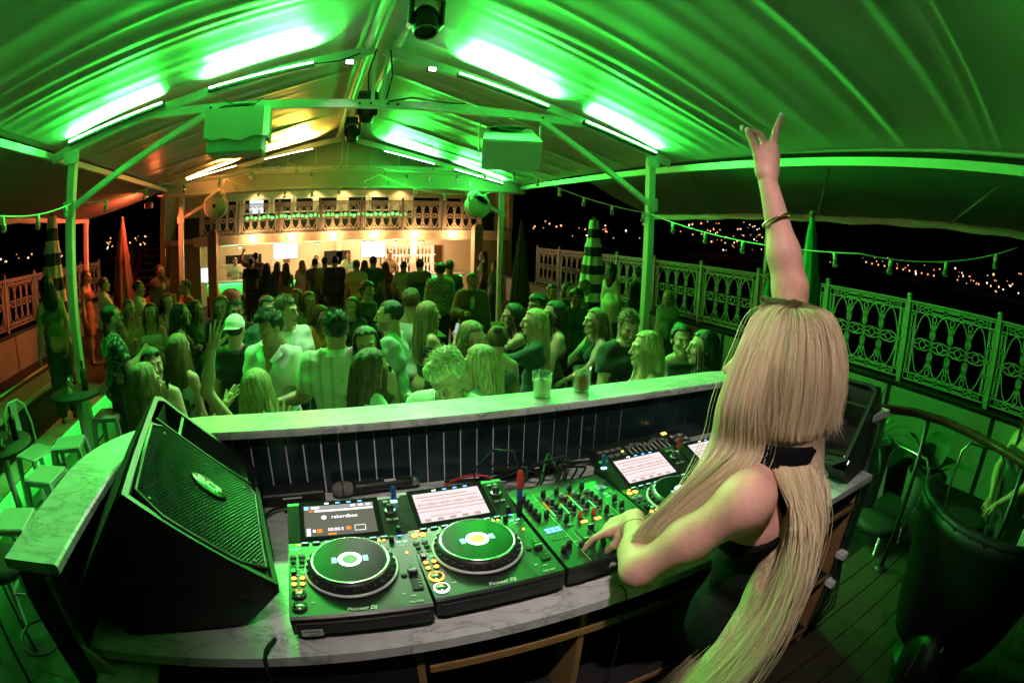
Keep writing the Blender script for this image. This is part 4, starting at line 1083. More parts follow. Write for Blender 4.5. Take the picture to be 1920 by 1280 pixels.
# mixer
def mixer(loc, rz):
    t = empty('dj_mixer', loc, rz, label='four channel DJ mixer with rows of knobs under the left hand', cat='mixer')
    W, D = .333, .430
    b = MB(); prof = [(0, .004), (0, .050), (.005, .055), (D-.06, .068), (D, .060), (D, 0)]; n = len(prof)
    vs = [(x, y, z) for x in (0, W) for y, z in prof]
    b.add(vs, [tuple(range(n)), tuple(range(2*n-1, n-1, -1))]+[(i, n+i, n+(i+1) % n, (i+1) % n) for i in range(n)], m_deckbody); b.build('body', t)
    def zz(y): return .055+.013*min(y/(D-.06), 1)
    for (x, y) in ((.05, .04), (W-.05, .04), (.05, .38), (W-.05, .38)):
        q = MB(); q.cyl((x, y, -.0195), .028, .0235, 16, m_rubber, bev=.002); q.build('foot', t)
    def mk(name, fn): q = MB(); fn(q); return q.mesh(name)
    kn = mk('eq_knob', lambda q: (q.lathe([(.0095, 0), (.0095, .002)], 16, m_print, cap=False), q.lathe([(.0085, .0), (.0072, .006), (.0065, .019), (.0052, .021), (.0, .021)], 16, m_black), q.box((0, .0068, .014), (.0016, .002, .014), m_print)))
    kg = mk('trim_knob', lambda q: (q.lathe([(.0085, 0), (.0075, .006), (.0068, .020), (.0, .0205)], 16, m_black), q.box((0, .007, .014), (.0016, .002, .014), m_print)))
    kgrey = mk('grey_knob', lambda q: q.lathe([(.0085, 0), (.007, .014), (.0, .0145)], 16, m_btngrey))
    kc = [mk('colour_knob', lambda q: (q.lathe([(.0085, 0), (.0072, .006), (.0062, .022), (.0, .022)], 16, mm), q.box((0, .0066, .014), (.0016, .002, .014), m_print))) for mm in (m_black, mat('red_knob', (.45, .05, .03), .4), mat('red_knob', ()), m_black)]
    for c in range(4):
        x = .098+c*.045
        for r_i, y in enumerate((.350, .318, .290, .264, .238)):
            me = kg if r_i == 0 else (kgrey if r_i == 1 else kn)
            o = link('knob', me, t, (x, y, zz(y))); o.rotation_euler = (0, 0, R(random.uniform(-60, 60)))
        link('colour_knob', kc[c], t, (x, .200, zz(.2)))
        q = MB()
        for k in range(14): q.box((x-.018, .236+k*.0085, zz(.236+k*.0085)+.0008), (.0035, .0068, .001), (m_grn if (k < (4, 6, 9, 5)[c]) else (m_ambdim if k < (10, 7, 11, 5)[c] else m_btn)))
        q.build('level_meter', t)
        q = MB(); q.box((0, 0, 0), (.020, .009, .004), m_amber if c in (1, 2) else m_btngrey, .001); o = q.build('cue_button', t); o.location = (x, .176, zz(.176)+.001)
        q = MB(); q.box((0, 0, 0), (.004, .082, .001), m_tblack)
        for k in range(11): q.box((-.009, -.038+k*.0076, 0), (.004, .0008, .0008), m_print); 
        o = q.build('fader_slot', t); o.location = (x, .115, zz(.115)+.0006)
        q = MB(); q.box((0, 0, .008), (.017, .014, .016), m_black, .003); q.box((0, 0, .0162), (.015, .0018, .0006), m_print); o = q.build('channel_fader', t); o.location = (x, (.085, .140, .098, .130)[c], zz(.1))
    q = MB(); q.box((0, 0, 0), (.085, .004, .001), m_tblack); o = q.build('crossfader_slot', t); o.location = (.165, .035, zz(.035)+.0006)
    q = MB(); q.box((0, 0, .008), (.011, .022, .016), m_black, .003); q.box((0, 0, .0163), (.0018, .02, .0006), m_print); o = q.build('crossfader', t); o.location = (.150, .035, zz(.035))
    for (x, y) in ((.028, .368), (.028, .340), (.028, .315), (.028, .290), (.028, .262), (.055, .240), (.028, .235), (.290, .245), (.290, .205), (.045, .085), (.022, .070), (.075, .072)): link('knob', kg, t, (x, y, zz(y)))
    for i in range(6):
        q = MB(); q.box((0, 0, 0), (.013, .009, .003), m_blue, .001); o = q.build('beat_button', t); o.location = (.026+(i % 3)*.016, .178-(i//3)*.013, zz(.17)+.001)
    for i in range(4): q = MB(); q.lathe([(.003, 0), (.003, .002), (.0, .002)], 8, m_btngrey); o = q.build('button', t); o.location = (.022+i*.012, .128, zz(.128))
    q = MB(); q.lathe([(.012, 0), (.012, .003), (.009, .0035)], 18, m_amber); q.lathe([(.0085, 0), (.0085, .005), (.0, .0055)], 18, m_btngrey); o = q.build('effect_button', t); o.location = (.302, .090, zz(.09))
    q = MB(); q.lathe([(.012, 0), (.012, .004), (.0, .0045)], 18, m_amber); o = q.build('tap_button', t); o.location = (.302, .055, zz(.05))
    q = MB(); q.box((0, 0, 0), (.046, .030, .0016), m_blackgloss, .0005); q.box((-.004, .004, .001), (.030, .014, .0006), emat('small_lcd', (.55, .6, .6), .5)); o = q.build('effect_display', t); o.location = (.296, .330, zz(.33)+.0008)
    for (x, y) in ((.285, .290), (.305, .290), (.285, .272), (.305, .272)): q = MB(); q.box((0, 0, 0), (.013, .007, .003), m_grn if x < .3 else m_btngrey, .001); o = q.build('button', t); o.location = (x, y, zz(y)+.001)
    for x in (.068, .258):
        q = MB(); q.box((0, 0, 0), (.0016, .36, .0006), mat('lime_print', (.25, .6, .2), .5)); o = q.build('divider_line', t); o.location = (x, .19, zz(.19)+.0006); o.rotation_euler = (math.atan(.013/.37), 0, 0)
    o = link('maker_lettering', txt('pdj2', 'Pioneer DJ', .020, m_print, shear=.25, bold=.0004), t, (.165, -.0006, .028), (R(90), 0, 0))
    q = MB()
    for k in range(22):
        x, y = random.uniform(.02, .31), random.uniform(.1, .36); q.box((x, y, zz(y)+.0006), (random.uniform(.005, .012), .002, .0005), m_print)
    q.build('printed_marks', t, kind='stuff')
    return t
mixer((.671, .022, Z0), R(.5))

# effects unit behind the right hand players
t = empty('effects_unit', (1.335, .610, TZ), R(4), label='slim control surface with a row of faders behind the right players', cat='effects unit')
sl = R(14); Mx = Matrix.Rotation(sl, 4, 'X'); 
b = MB(); b.bb((-.235, -.075, .02), (.235, .085, .06), m_deckbody, .004, M=Mx); b.build('body', t)
for i in range(9):
    x = -.085+i*.024
    q = MB(); q.bb((x-.002, -.035, .0605), (x+.002, .045, .0613), m_print, M=Mx); q.build('fader_slot', t)
    q = MB(); q.bb((x-.008, .022+.012*math.sin(i*1.3), .061), (x+.008, .036+.012*math.sin(i*1.3), .073), m_btngrey, .002, M=Mx); q.build('fader', t)
for i in range(4):
    for j in range(4):
        q = MB(); q.bb((-.222+i*.030, -.062+j*.032, .0605), (-.200+i*.030, -.046+j*.032, .0635), m_btngrey, .001, M=Mx); q.build('pad', t)
for i in range(5):
    for j in range(4):
        q = MB(); q.bb((.150+i*.016, -.055+j*.028, .0605), (.162+i*.016, -.040+j*.028, .0635), m_btngrey if (i+j) % 3 else m_print, .001, M=Mx); q.build('pad', t)
q = MB(); q.bb((.125, .060, .0605), (.150, .074, .064), m_yel, .001, M=Mx); q.build('lit_button', t)
q = MB(); q.bb((-.122, .02, .0605), (-.112, .026, .063), m_yel, M=Mx); q.build('lit_button', t)

# USB sticks standing in the players
def usb(loc, col, lab, tilt, emit=True):
    t = empty('usb_stick', loc, label=lab, cat='usb stick'); Mx = Matrix.Rotation(tilt, 4, 'Y') @ Matrix.Rotation(R(-12), 4, 'X')
    b = MB(); b.box((0, 0, .006), (.012, .005, .014), m_silver, .001, M=Mx); b.build('plug', t)
    if emit: b = MB(); b.box((0, 0, .0135), (.018, .010, .005), emat('usb_glow', (.3, .9, 1), 6), .001, M=Mx); b.build('light', t)
    b = MB(); b.box((0, 0, .035), (.017, .008, .038), col, .004, M=Mx); b.lathe([(.004, 0), (.007, 0), (.007, .008), (.004, .008)], 12, col, M=Mx @ Matrix.Translation((0, .004, .052)) @ Matrix.Rotation(R(90), 4, 'X')); b.build('cap', t)
m_usbb = mat('usb_blue', (.01, .11, .32), .3, trans=.2); m_usbr = mat('usb_red', (.38, .03, .02), .4)
usb((.316, .395, 1.062), m_usbb, 'blue USB stick standing in the leftmost player', R(2))
usb((1.000, .405, 1.056), m_usbb, 'blue USB stick standing beside the mixer', R(4))
usb((1.318, .405, 1.064), m_usbr, 'red USB stick standing between the two right hand players', R(10), False)
# plug adaptor and red plug standing at the mixer's rear left
t = empty('cable_plug', (.655, .300, 1.03), label='red and blue cable plug standing upright beside the mixer', cat='cable plug')
b = MB(); b.lathe([(.008, 0), (.009, .02), (.007, .045), (.006, .05)], 12, m_black); b.build('sleeve', t)
b = MB(); b.lathe([(.007, .05), (.008, .052), (.008, .085), (.006, .088)], 12, mat('blue_sleeve', (.02, .05, .3), .4)); b.build('band', t)
b = MB(); b.lathe([(.009, .088), (.010, .092), (.010, .125), (.007, .14), (.003, .145)], 12, mat('red_sleeve', (.5, .03, .02), .4)); b.build('boot', t)
b = MB(); b.tube([(0, 0, .14), (-.012, .03, .19), (-.04, .10, .17), (-.07, .20, .06), (-.02, .32, -.06)], .003, 6, m_rubber); b.build('lead', t)
# loose leads behind the decks
m_redlead = mat('red_lead', (.45, .02, .015), .4); m_greenlead = mat('green_lead', (.02, .3, .04), .5)
rc = random.Random(4); nn_ = 0
def lead(pts, r, m, lab, grp=None):
    t = MB(); P = [Vector(p) for p in pts]; out = []
    for i in range(len(P)-1):
        p0 = P[max(i-1, 0)]; p1 = P[i]; p2 = P[i+1]; p3 = P[min(i+2, len(P)-1)]
        for k in range(6):
            u = k/6; out.append(.5*((2*p1)+(p2-p0)*u+(2*p0-5*p1+4*p2-p3)*u*u+(3*p1-p0-3*p2+p3)*u**3))
    out.append(P[-1]); o = P[0]; t.tube([tuple(p-o) for p in out], r, 6, m); return t.build('audio_lead', loc=o, label=lab, cat='cable', group=grp)
for k in range(9):
    x = .74+rc.random()*.30; y = .50+rc.random()*.10; z = TZ+.006
    pts = [(x-.05, .46, 1.0+rc.uniform(-.03, .02)), (x, .50, 1.03+rc.uniform(0, .06)), (x+rc.uniform(-.15, .1), .55+rc.uniform(0, .08), 1.0+rc.uniform(-.02, .06)), (x+rc.uniform(-.2, .2), .62+rc.uniform(0, .06), .97+rc.uniform(0, .04)), (x+rc.uniform(-.3, .3), .66, z), (x+rc.uniform(-.4, .4), .69, z+.002*k)]
    lead(pts, rc.choice((.0032, .0042, .005)), m_rubber, 'tangled black audio lead looping behind the mixer', 'black audio leads behind the mixer')
lead([(.36, .50, .99), (.45, .56, .97), (.56, .62, 1.0), (.66, .60, 1.01), (.71, .55, .97), (.70, .50, .96)], .0045, m_redlead, 'red audio lead arching behind the second player')
lead([(.345, .47, .965), (.38, .53, .955), (.50, .58, .953), (.62, .655, .953), (.8, .69, .953)], .0035, m_redlead, 'thin red lead lying flat behind the second player')
lead([(.80, .47, 1.0), (.86, .55, 1.07), (.90, .60, 1.05), (.93, .58, .98)], .004, m_greenlead, 'green tinted lead poking up behind the mixer')
lead([(.9, .5, 1.0), (1.0, .60, 1.06), (1.1, .62, 1.02), (1.2, .70, .97), (1.5, .70, .955)], .004, m_rubber, 'black lead running towards the right end of the worktop')
lead([(-.05, .02, .95), (-.075, -.03, .95), (-.078, -.06, .88), (-.07, -.06, .5), (-.06, -.05, .0)], .0055, m_rubber, 'black lead hanging over the worktop edge beside the left player')
lead([(.80, -.02, .955), (.805, -.056, .93), (.806, -.058, .7), (.80, -.04, .2)], .002, m_rubber, 'thin black lead hanging over the worktop edge under the mixer')
lead([(-.07, .35, .965), (-.10, .50, .96), (-.06, .60, .965), (.02, .62, .965)], .005, m_rubber, 'black lead curling between the wedge speaker and the left player')
# microphone lying behind the second player
t = empty('microphone', (.185, .685, .978), label='black handheld microphone with a dented grey mesh head lying by the tiles', cat='microphone')
Mx = Matrix.Rotation(R(2), 4, 'Z') @ Matrix.Rotation(R(90), 4, 'Y')
b = MB(); b.lathe([(.016, .03), (.021, .05), (.019, .10), (.0165, .2), (.0165, .235), (.014, .24)], 18, m_black, M=Mx); b.build('handle', t)
b = MB(); b.lathe([(.0, -.038), (.014, -.034), (.024, -.022), (.0275, -.004)], 20, mat('mic_mesh', (.22, .21, .19), .6, bump=.6, bscale=420), M=Mx, cap=False); b.lathe([(.0275, .003), (.026, .018), (.022, .03), (.021, .034)], 20, MATS['mic_mesh'], M=Mx, cap=False); b.lathe([(.0268, -.004), (.0268, .003)], 20, m_black, M=Mx, cap=False); b.build('head', t)
b = MB(); b.lathe([(.0168, .242), (.0172, .25), (.0165, .265), (.012, .268), (.0, .268)], 16, m_steel, M=Mx); b.build('end_cap', t)
b = MB(); b.box((.165, 0, .0168), (.04, .014, .003), mat('white_tape', (.7, .7, .66), .6), .001); b.build('tape', t)
t = empty('wireless_receiver', (.005, .705, TZ), R(3), label='black wireless receiver box behind the leftmost player', cat='receiver')
b = MB(); b.bb((-.10, -.055, .004), (.115, .025, .048), m_black, .005); b.build('case', t)
b = MB(); b.bb((-.03, -.0558, .030), (.035, -.0552, .036), m_print); b.build('print', t)
for x in (-.085, .1): b = MB(); b.tube([(x, -.05, .02), (x-.06, -.09, .012), (x-.13, -.10, .01)], .006, 8, m_rubber); b.build('lead', t)

# ================================================================ wedge speakers
m_cab = mat('speaker_cabinet', (.016, .016, .017), .6, bump=.25, bscale=260, noise=.2, nscale=14)
m_mesh = mat('speaker_mesh', (.020, .022, .021), .38, metal=.3)
def wedge_speaker(M4, label):
    t = empty('wedge_loudspeaker', (0, 0, 0), label=label, cat='loudspeaker'); t.matrix_world = M4
    W2, H, dr = .212, .641, .0
    sec = [(-W2, 0), (W2, 0), (.198, -.133), (-.04, -.353), (-.196, -.30)]      # (u, w) section
    inset = .020
    # cabinet with tapered far end; open front rim
    vs = []; fs = []
    for v, k in ((0.0, 1.0), (H, .97)):
        for (u, w_) in sec: vs.append((u*k, v, w_*k))
    n = 5
    fs = [tuple(range(n)), tuple(range(2*n-1, n-1, -1))]
    for i in range(1, n): fs.append((i, n+i, n+(i+1) % n, (i+1) % n))
    b = MB(); b.add(vs, fs, m_cab)
    # rim frame (proud strips) and recess floor
    def fr_bar(a, c, wd=.020, th=.016):
        a = Vector(a); c = Vector(c); b.bar(a, c, (wd, th), m_cab, .004)
    b.build('cabinet', t)
    b = MB()
    P = [(-W2+.008, .008), (W2-.008, .008), (W2-.008, H-.06), (W2-.045, H-.010), (-W2+.03, H-.008), (-W2+.008, H-.04)]
    rim = mat('cabinet_rim', (.02, .021, .02), .42)
    m = len(P); cx, cy0 = 0, H/2
    outer = [(x, y, .012) for x, y in P]; inner = [(x*.925, cy0+(y-cy0)*.952, .012) for x, y in P]; deep = [(x*.905, cy0+(y-cy0)*.94, -.03) for x, y in P]; low = [(x*1.012, cy0+(y-cy0)*1.008, -.012) for x, y in P]
    vs = low+outer+inner+deep; fs = []
    for g in range(3):
        for i in range(m): fs.append((g*m+i, g*m+(i+1) % m, (g+1)*m+(i+1) % m, (g+1)*m+i))
    b.add(vs, fs, rim); b.build('front_rim', t)
    b = MB(); b.add([(-.20, .02, .001), (.20, .02, .001), (.20, .452, .001), (-.20, .452, .001)], [(0, 1, 2, 3)], m_cab); b.add([(.166, .452, .001), (.20, .452, .001), (.165, .62, .001), (.150, .62, .001)], [(0, 1, 2, 3)], m_cab); b.build('baffle', t)
    # perforated grille, built as a real lattice of strips over a dark backing
    gp = [(-.172, .06), (-.10, .030), (.10, .030), (.172, .06), (.178, .40), (.145, .435), (-.145, .435), (-.178, .40)]
    b = MB(); b.prism(gp, .004, .010, m_tblack); b.build('grille_backing', t)
    def inside(x, y):
        c = False; k = len(gp)
        for i in range(k):
            x1, y1 = gp[i]; x2, y2 = gp[(i+1) % k]
            if (y1 > y) != (y2 > y) and x < (x2-x1)*(y-y1)/(y2-y1)+x1: c = not c
        return c
    b = MB(); hp = .0088; row = 0; yy = .034
    vs = []; fs = []
    while yy < .434:
        xx = -.178+(hp/2 if row % 2 else 0)
        while xx < .178:
            if inside(xx, yy):
                ro, ri = hp*.60, hp*.30
                base = len(vs); dome = .010*math.cos(xx/.178*1.4)*math.cos((yy-.235)/.2*1.3)
                for k in range(6):
                    a = math.pi/6+k*math.pi/3
                    vs.append((xx+ro*math.cos(a), yy+ro*math.sin(a), .0135+dome)); 
                for k in range(6):
                    a = math.pi/6+k*math.pi/3
                    vs.append((xx+ri*math.cos(a), yy+ri*math.sin(a), .0118+dome))
                for k in range(6): fs.append((base+k, base+(k+1) % 6, base+6+(k+1) % 6, base+6+k))
            xx += hp
        yy += hp*.866; row += 1
    b.add(vs, fs, m_mesh); b.build('grille', t, kind='stuff')
    b = MB(); k = len(gp); b.tube([(x*1.03, .235+(y-.235)*1.03, .010) for x, y in gp], .007, 6, rim, closed=True); b.build('grille_edge', t)
    for (x, y) in ((-.14, .05), (.14, .05), (-.14, .40), (.14, .40)):
        q = MB(); q.lathe([(.005, 0), (.004, .003), (.0, .004)], 8, m_steel, (x, y, .016)); q.build('screw', t)
    # rectangular horn at the far end
    b = MB(); o_ = [(-.175, .455, .010), (.165, .455, .010), (.150, .615, .010), (-.165, .615, .010)]; i_ = [(-.06, .50, -.10), (.05, .50, -.10), (.05, .575, -.10), (-.06, .575, -.10)]
    b.add(o_+i_, [(0, 1, 5, 4), (1, 2, 6, 5), (2, 3, 7, 6), (3, 0, 4, 7), (4, 5, 6, 7)], rim); b.build('horn', t)
    b = MB(); b.bar((-.178, .447, .014), (.172, .447, .014), (.012, .014), rim); b.build('horn_lip', t)
    b = MB(); b.add([(-.095, .45, .008), (-.085, .45, .008), (-.045, .50, -.105), (-.055, .50, -.105), (-.095, .62, .008), (-.085, .62, .008), (-.045, .575, -.105), (-.055, .575, -.105)], [(0, 1, 5, 4), (0, 4, 7, 3), (1, 2, 6, 5), (2, 3, 7, 6)], rim); b.build('horn_fin', t)
    # badge
    b = MB(); b.lathe([(.0, .003), (.026, .003), (.029, .0)], 26, mat('badge_green', (.03, .09, .03), .3, metal=.4), M=Matrix.Translation((.012, .262, .0255)) @ Matrix.Diagonal((1.95, 1.25, 1, 1))); bd = b.build('badge', t)
    link('badge_lettering', txt('rcf', 'RCF', .042, m_print, bold=.0016), bd, (.012, .262, .0292))
    # feet, handle, cable on the near end and sides
    for (u, w_) in ((-.165, -.07), (-.165, -.25), (.15, -.06), (-.03, -.30)):
        q = MB(); q.lathe([(.016, 0), (.015, .008), (.0, .011)], 14, m_rubber, M=Matrix.Translation((u, -.000, w_)) @ Matrix.Rotation(R(90), 4, 'X')); q.build('rubber_foot', t)
    b = MB(); b.tube([(.02, -.004, -.10), (-.03, -.014, -.11), (-.09, -.012, -.16), (-.12, -.005, -.22)], .004, 6, m_rubber); b.build('lead', t)
    return t
U = Vector((.726, .128, -.676)); V = Vector((-.139, .990, .038)); Wn = Vector((.674, .066, .736))
def frame(o, u, v, w):
    M4 = Matrix((u, v, w)).transposed().to_4x4(); M4.translation = o; return M4
wedge_speaker(frame(Vector((-.170, .055, 1.186)), U, V, Wn), 'large black wedge loudspeaker with a green lit grille at the left of the decks')
Mr = Matrix.Rotation(R(180), 4, 'Z')
u2 = Vector((-.726, -.128, -.676)); w2 = Vector((-.674, -.1, .736)).normalized(); v2 = w2.cross(u2).normalized(); u2 = v2.cross(w2).normalized()
wedge_speaker(frame(Vector((1.90, .64, 1.165)), u2, v2, w2), 'second black wedge loudspeaker half hidden behind the blonde hair')

# ================================================================ glasses, phone, small things on the booth
def thin_glass(name):
    M = bpy.data.materials.new(name); M.use_nodes = True; n = M.node_tree.nodes; l = M.node_tree.links; n.clear()
    tr = n.new('ShaderNodeBsdfTransparent'); tr.inputs[0].default_value = (.98, .99, .98, 1); gl = n.new('ShaderNodeBsdfGlossy'); gl.inputs['Roughness'].default_value = .05
    fr = n.new('ShaderNodeLayerWeight'); fr.inputs[0].default_value = .25; pw = n.new('ShaderNodeMath'); pw.operation = 'MULTIPLY'; pw.inputs[1].default_value = .7; l.new(fr.outputs['Facing'], pw.inputs[0]); mx = n.new('ShaderNodeMixShader'); o = n.new('ShaderNodeOutputMaterial')
    l.new(pw.outputs[0], mx.inputs[0]); l.new(tr.outputs[0], mx.inputs[1]); l.new(gl.outputs[0], mx.inputs[2]); l.new(mx.outputs[0], o.inputs[0]); MATS[name] = M; return M
m_glass = thin_glass('drinking_glass')
def liquid(name, c):
    M = bpy.data.materials.new(name); M.use_nodes = True; n = M.node_tree.nodes; l = M.node_tree.links; n.clear()
    a = n.new('ShaderNodeBsdfTranslucent'); a.inputs[0].default_value = lin(c); d = n.new('ShaderNodeBsdfDiffuse'); d.inputs[0].default_value = lin(c); g = n.new('ShaderNodeBsdfTransparent'); g.inputs[0].default_value = lin(c)
    m1 = n.new('ShaderNodeMixShader'); m1.inputs[0].default_value = .5; m2 = n.new('ShaderNodeMixShader'); m2.inputs[0].default_value = .35; o = n.new('ShaderNodeOutputMaterial')
    l.new(a.outputs[0], m1.inputs[1]); l.new(d.outputs[0], m1.inputs[2]); l.new(m1.outputs[0], m2.inputs[1]); l.new(g.outputs[0], m2.inputs[2]); l.new(m2.outputs[0], o.inputs[0]); MATS[name] = M; return M
m_drink = liquid('pale_drink', (.92, .98, .72)); m_drinkd = liquid('amber_drink', (.62, .34, .08)); m_lime = mat('lime_flesh', (.45, .62, .12), .5); m_ice = mat('ice', (.85, .9, .9), .1, trans=.1, ior=1.1)
def glass(loc, label, drink, r=.040, h=.098, fill=.06, lime=True, straw=True, group=None):
    t = empty('drinking_glass', loc, random.uniform(0, 6), label=label, cat='glass', group=group)
    b = MB(); b.lathe([(.0, .001), (r*.80, .0), (r*.84, .004), (r, h), (r*.955, h), (r*.80, .012), (.0, .010)], 28, m_glass, cap=False); b.build('tumbler', t)
    b = MB(); b.lathe([(.0, .0125), (r*.785, .0125), (r*.785+(r*.14)*fill/h, fill), (.0, fill)], 24, drink, cap=False); b.build('drink', t)
    for k in range(3): q = MB(); q.box((random.uniform(-.012, .012), random.uniform(-.012, .012), .03+.017*k), (.019, .019, .019), m_ice, .003, (random.random(), random.random(), random.random())); q.build('ice_cube', t)
    if lime: q = MB(); q.lathe([(.0, 0), (.024, 0), (.024, .006), (.0, .006)], 14, m_lime, M=Matrix.Translation((.01, .004, .055)) @ Matrix.Rotation(R(62), 4, 'X')); q.build('lime_slice', t)
    if straw: q = MB(); q.tube([(-.022, .0, .014), (.028, .006, .104)], .0028, 8, m_black); q.build('straw', t)
    return t
glass((.955, .80, SZ), 'pale drink with a black straw on the marble coping', m_drink, fill=.066)
glass((1.135, .815, SZ), 'amber drink with a lime wedge on the marble coping', m_drinkd, fill=.064, straw=False)
glass((2.195, .075, SZ), 'half empty glass with lime on the right end of the coping', m_drink, fill=.045, straw=False)
t = empty('mobile_phone', (2.09, .06, TZ), R(30), label='phone with a lit white screen at the right end of the worktop', cat='phone')
b = MB(); b.bb((-.036, -.075, .004), (.036, .075, .013), m_black, .004, M=Matrix.Rotation(R(35), 4, 'X')); b.build('case', t)
b = MB(); b.bb((-.033, -.071, .0131), (.033, .071, .0136), emat('phone_glow', (1, .85, .82), 3), M=Matrix.Rotation(R(35), 4, 'X')); b.build('screen', t)
t = empty('cable_bundle', (2.11, .02, .5), label='black cables and a white plug hanging on the right booth wall', cat='cable')
for k in range(4):
    b = MB(); b.tube([(.0, -.02+.02*k, .44), (-.02-.01*k, .0, .3), (.01, -.03, .1), (-.02, -.06-.02*k, -.2), (.0, -.02, -.48)], .005, 6, m_rubber); b.build('lead', t)
for z in (-.1, .06): b = MB(); b.box((-.02, -.05, z), (.05, .05, .035), m_white, .006); b.build('plug', t)
t = empty('marble_shelf_bracket', (-.5, -.075, .80), label='small white bracket shelf at the foot of the left booth wall', cat='bracket')
b = MB(); b.bb((-.05, -.02, .06), (.12, .10, .085), m_marble, .003); b.build('ledge', t)
b = MB(); b.prism([(-.05, -.0), (.02, .0), (-.05, .09)], -.006, .006, m_marble, Matrix.Translation((0, .02, .086)) @ Matrix.Rotation(R(90), 4, 'X')); b.build('upright', t)
# ================================================================ furniture around the booth
m_tolix = mat('painted_steel_stool', (.42, .46, .44), .38, noise=.12, nscale=6)
def tolix(loc, rz, label, H=.75):
    t = empty('metal_stool', loc, rz, label=label, cat='stool', group='white metal bar stools left of the booth')
    b = MB(); b.box((0, 0, H), (.31, .31, .022), m_tolix, .010); b.box((0, 0, H-.025), (.30, .30, .03), m_tolix, .004); b.build('seat', t)
    for sx in (-1, 1):
        for sy in (-1, 1):
            b = MB(); a = Vector((sx*.135, sy*.135, H-.02)); c = Vector((sx*.215, sy*.215, 0))
            b.tube([a, c], [.024, .018], 4, m_tolix, sq=True); b.build('leg', t)
    for z, k in ((.28, .187), (.5, .163)):
        for (p, q) in (((-1, -1), (1, -1)), ((1, -1), (1, 1)), ((1, 1), (-1, 1)), ((-1, 1), (-1, -1))):
            if z == .28 or p[0] == q[0]: b = MB(); b.bar((p[0]*k, p[1]*k, z), (q[0]*k, q[1]*k, z), (.012, .024), m_tolix, .002); b.build('rung', t)
tolix((-2.17, 1.70, FL), R(8), 'white metal bar stool nearest the left end of the booth')
tolix((-2.22, 2.40, FL), R(-5), 'white metal bar stool in front of the near round table')
tolix((-2.28, 3.05, FL), R(12), 'white metal bar stool with a chair back behind it')
tolix((-2.12, 3.80, FL), R(2), 'white metal bar stool beside the post of the far round table')
def metal_chair(loc, rz, label, m, H=.72):
    t = empty('metal_chair', loc, rz, label=label, cat='chair')
    b = MB(); b.box((0, 0, H), (.33, .33, .02), m, .010); b.build('seat', t)
    for sx in (-1, 1):
        for sy in (-1, 1): b = MB(); b.tube([(sx*.14, sy*.14, H-.01), (sx*.20, sy*.21, 0)], [.022, .016], 4, m, sq=True); b.build('leg', t)
    b = MB(); b.tube([(-.15, .15, H), (-.17, .19, H+.2), (-.14, .215, H+.36), (-.06, .225, H+.43), (.06, .225, H+.43), (.14, .215, H+.36), (.17, .19, H+.2), (.15, .15, H)], .011, 8, m); b.build('back_frame', t)
    b = MB(); b.bb((-.06, .195, H), (.06, .205, H+.43), m, .003, M=Matrix.Rotation(R(-3), 4, 'X')); b.build('back_slat', t)
metal_chair((-2.62, 2.9, FL), R(70), 'pale metal high chair with a curved back by the near round table', m_tolix)
def round_table(loc, label, r=.30, H=1.05, m=None, mt=None):
    t = empty('high_table', loc, label=label, cat='table')
    b = MB(); b.lathe([(r-.01, H-.03), (r, H-.024), (r, H-.005), (r-.006, H), (.0, H)], 32, mt or m_tblack); b.build('tabletop', t)
    b = MB(); b.cyl((0, 0, .03), .035, H-.06, 14, m or m_tolix); b.build('leg', t)
    for k in range(4): a = k*math.pi/2+.3; b = MB(); b.tube([(.05*math.cos(a), .05*math.sin(a), H-.1), (r*.7*math.cos(a), r*.7*math.sin(a), H-.035)], .010, 6, m or m_tolix); b.build('brace', t)
    b = MB(); b.lathe([(.22, 0), (.22, .01), (.05, .035)], 24, m or m_tolix); b.build('base', t)
round_table((-2.52, 2.25, FL), 'near round high table crowded with dark glasses')
round_table((-2.36, 3.58, FL), 'round high table beside the left tent post')
m_botd = mat('bottle_dark', ()) 
def bottle(loc, label, i, s=1.0):
    o = link('bottle', bme[i], None, loc); o.scale = (s, s, s); tag(o, label, 'bottle'); return o
for k, (dx, dy) in enumerate(((-.12, .05), (.05, .12), (.10, -.10))):
    glass((-2.52+dx, 2.25+dy, FL+1.05), ['tall glass on the far left of the near round table', 'tall glass at the back of the near round table', 'tall glass at the front of the near round table'][k], m_drinkd, r=.034, h=.14, fill=.03, lime=False, straw=(k == 1))
bottle((-2.40, 2.35, FL+1.051), 'dark beer bottle on the near round table', 3, .9)
for k, (dx, dy) in enumerate(((-.10, .08), (.06, .10), (-.02, -.10))):
    glass((-2.36+dx, 3.58+dy, FL+1.05), ['glass at the left of the round table by the tent post', 'glass at the back of the round table by the tent post', 'glass at the front of the round table by the tent post'][k], m_drink, r=.033, h=.13, fill=.05, lime=False, straw=(k == 2))
bottle((-2.26, 3.62, FL+1.051), 'green bottle on the round table by the tent post', 1)
# bench ledge and handrail at far left
t = empty('bench_wall', (-3.75, 4.6, FL), label='grey topped bench wall running along the left edge', cat='bench')
b = MB(); b.bb((-.22, -2.2, .74), (.24, 1.2, .80), mat('grey_top', (.30, .33, .30), .5, noise=.15), .006); b.build('seat_top', t)
b = MB(); b.bb((-.16, -2.15, 0), (.18, 1.15, .74), m_tblack); b.build('base', t)
t = empty('stair_handrail', (-3.7, 5.0, .45), label='thin brass coloured handrail sloping along the left edge', cat='handrail')
b = MB(); b.tube([(.1, -1.7, .02), (-.07, 1.05, .0)], .018, 10, mat('brass_rail', (.45, .38, .12), .35, metal=.8)); b.build('rail', t)
for y in (-1.4, .7): b = MB(); b.tube([(.05, y, 0), (.05, y, -.95)], .014, 8, m_black); b.build('post', t)
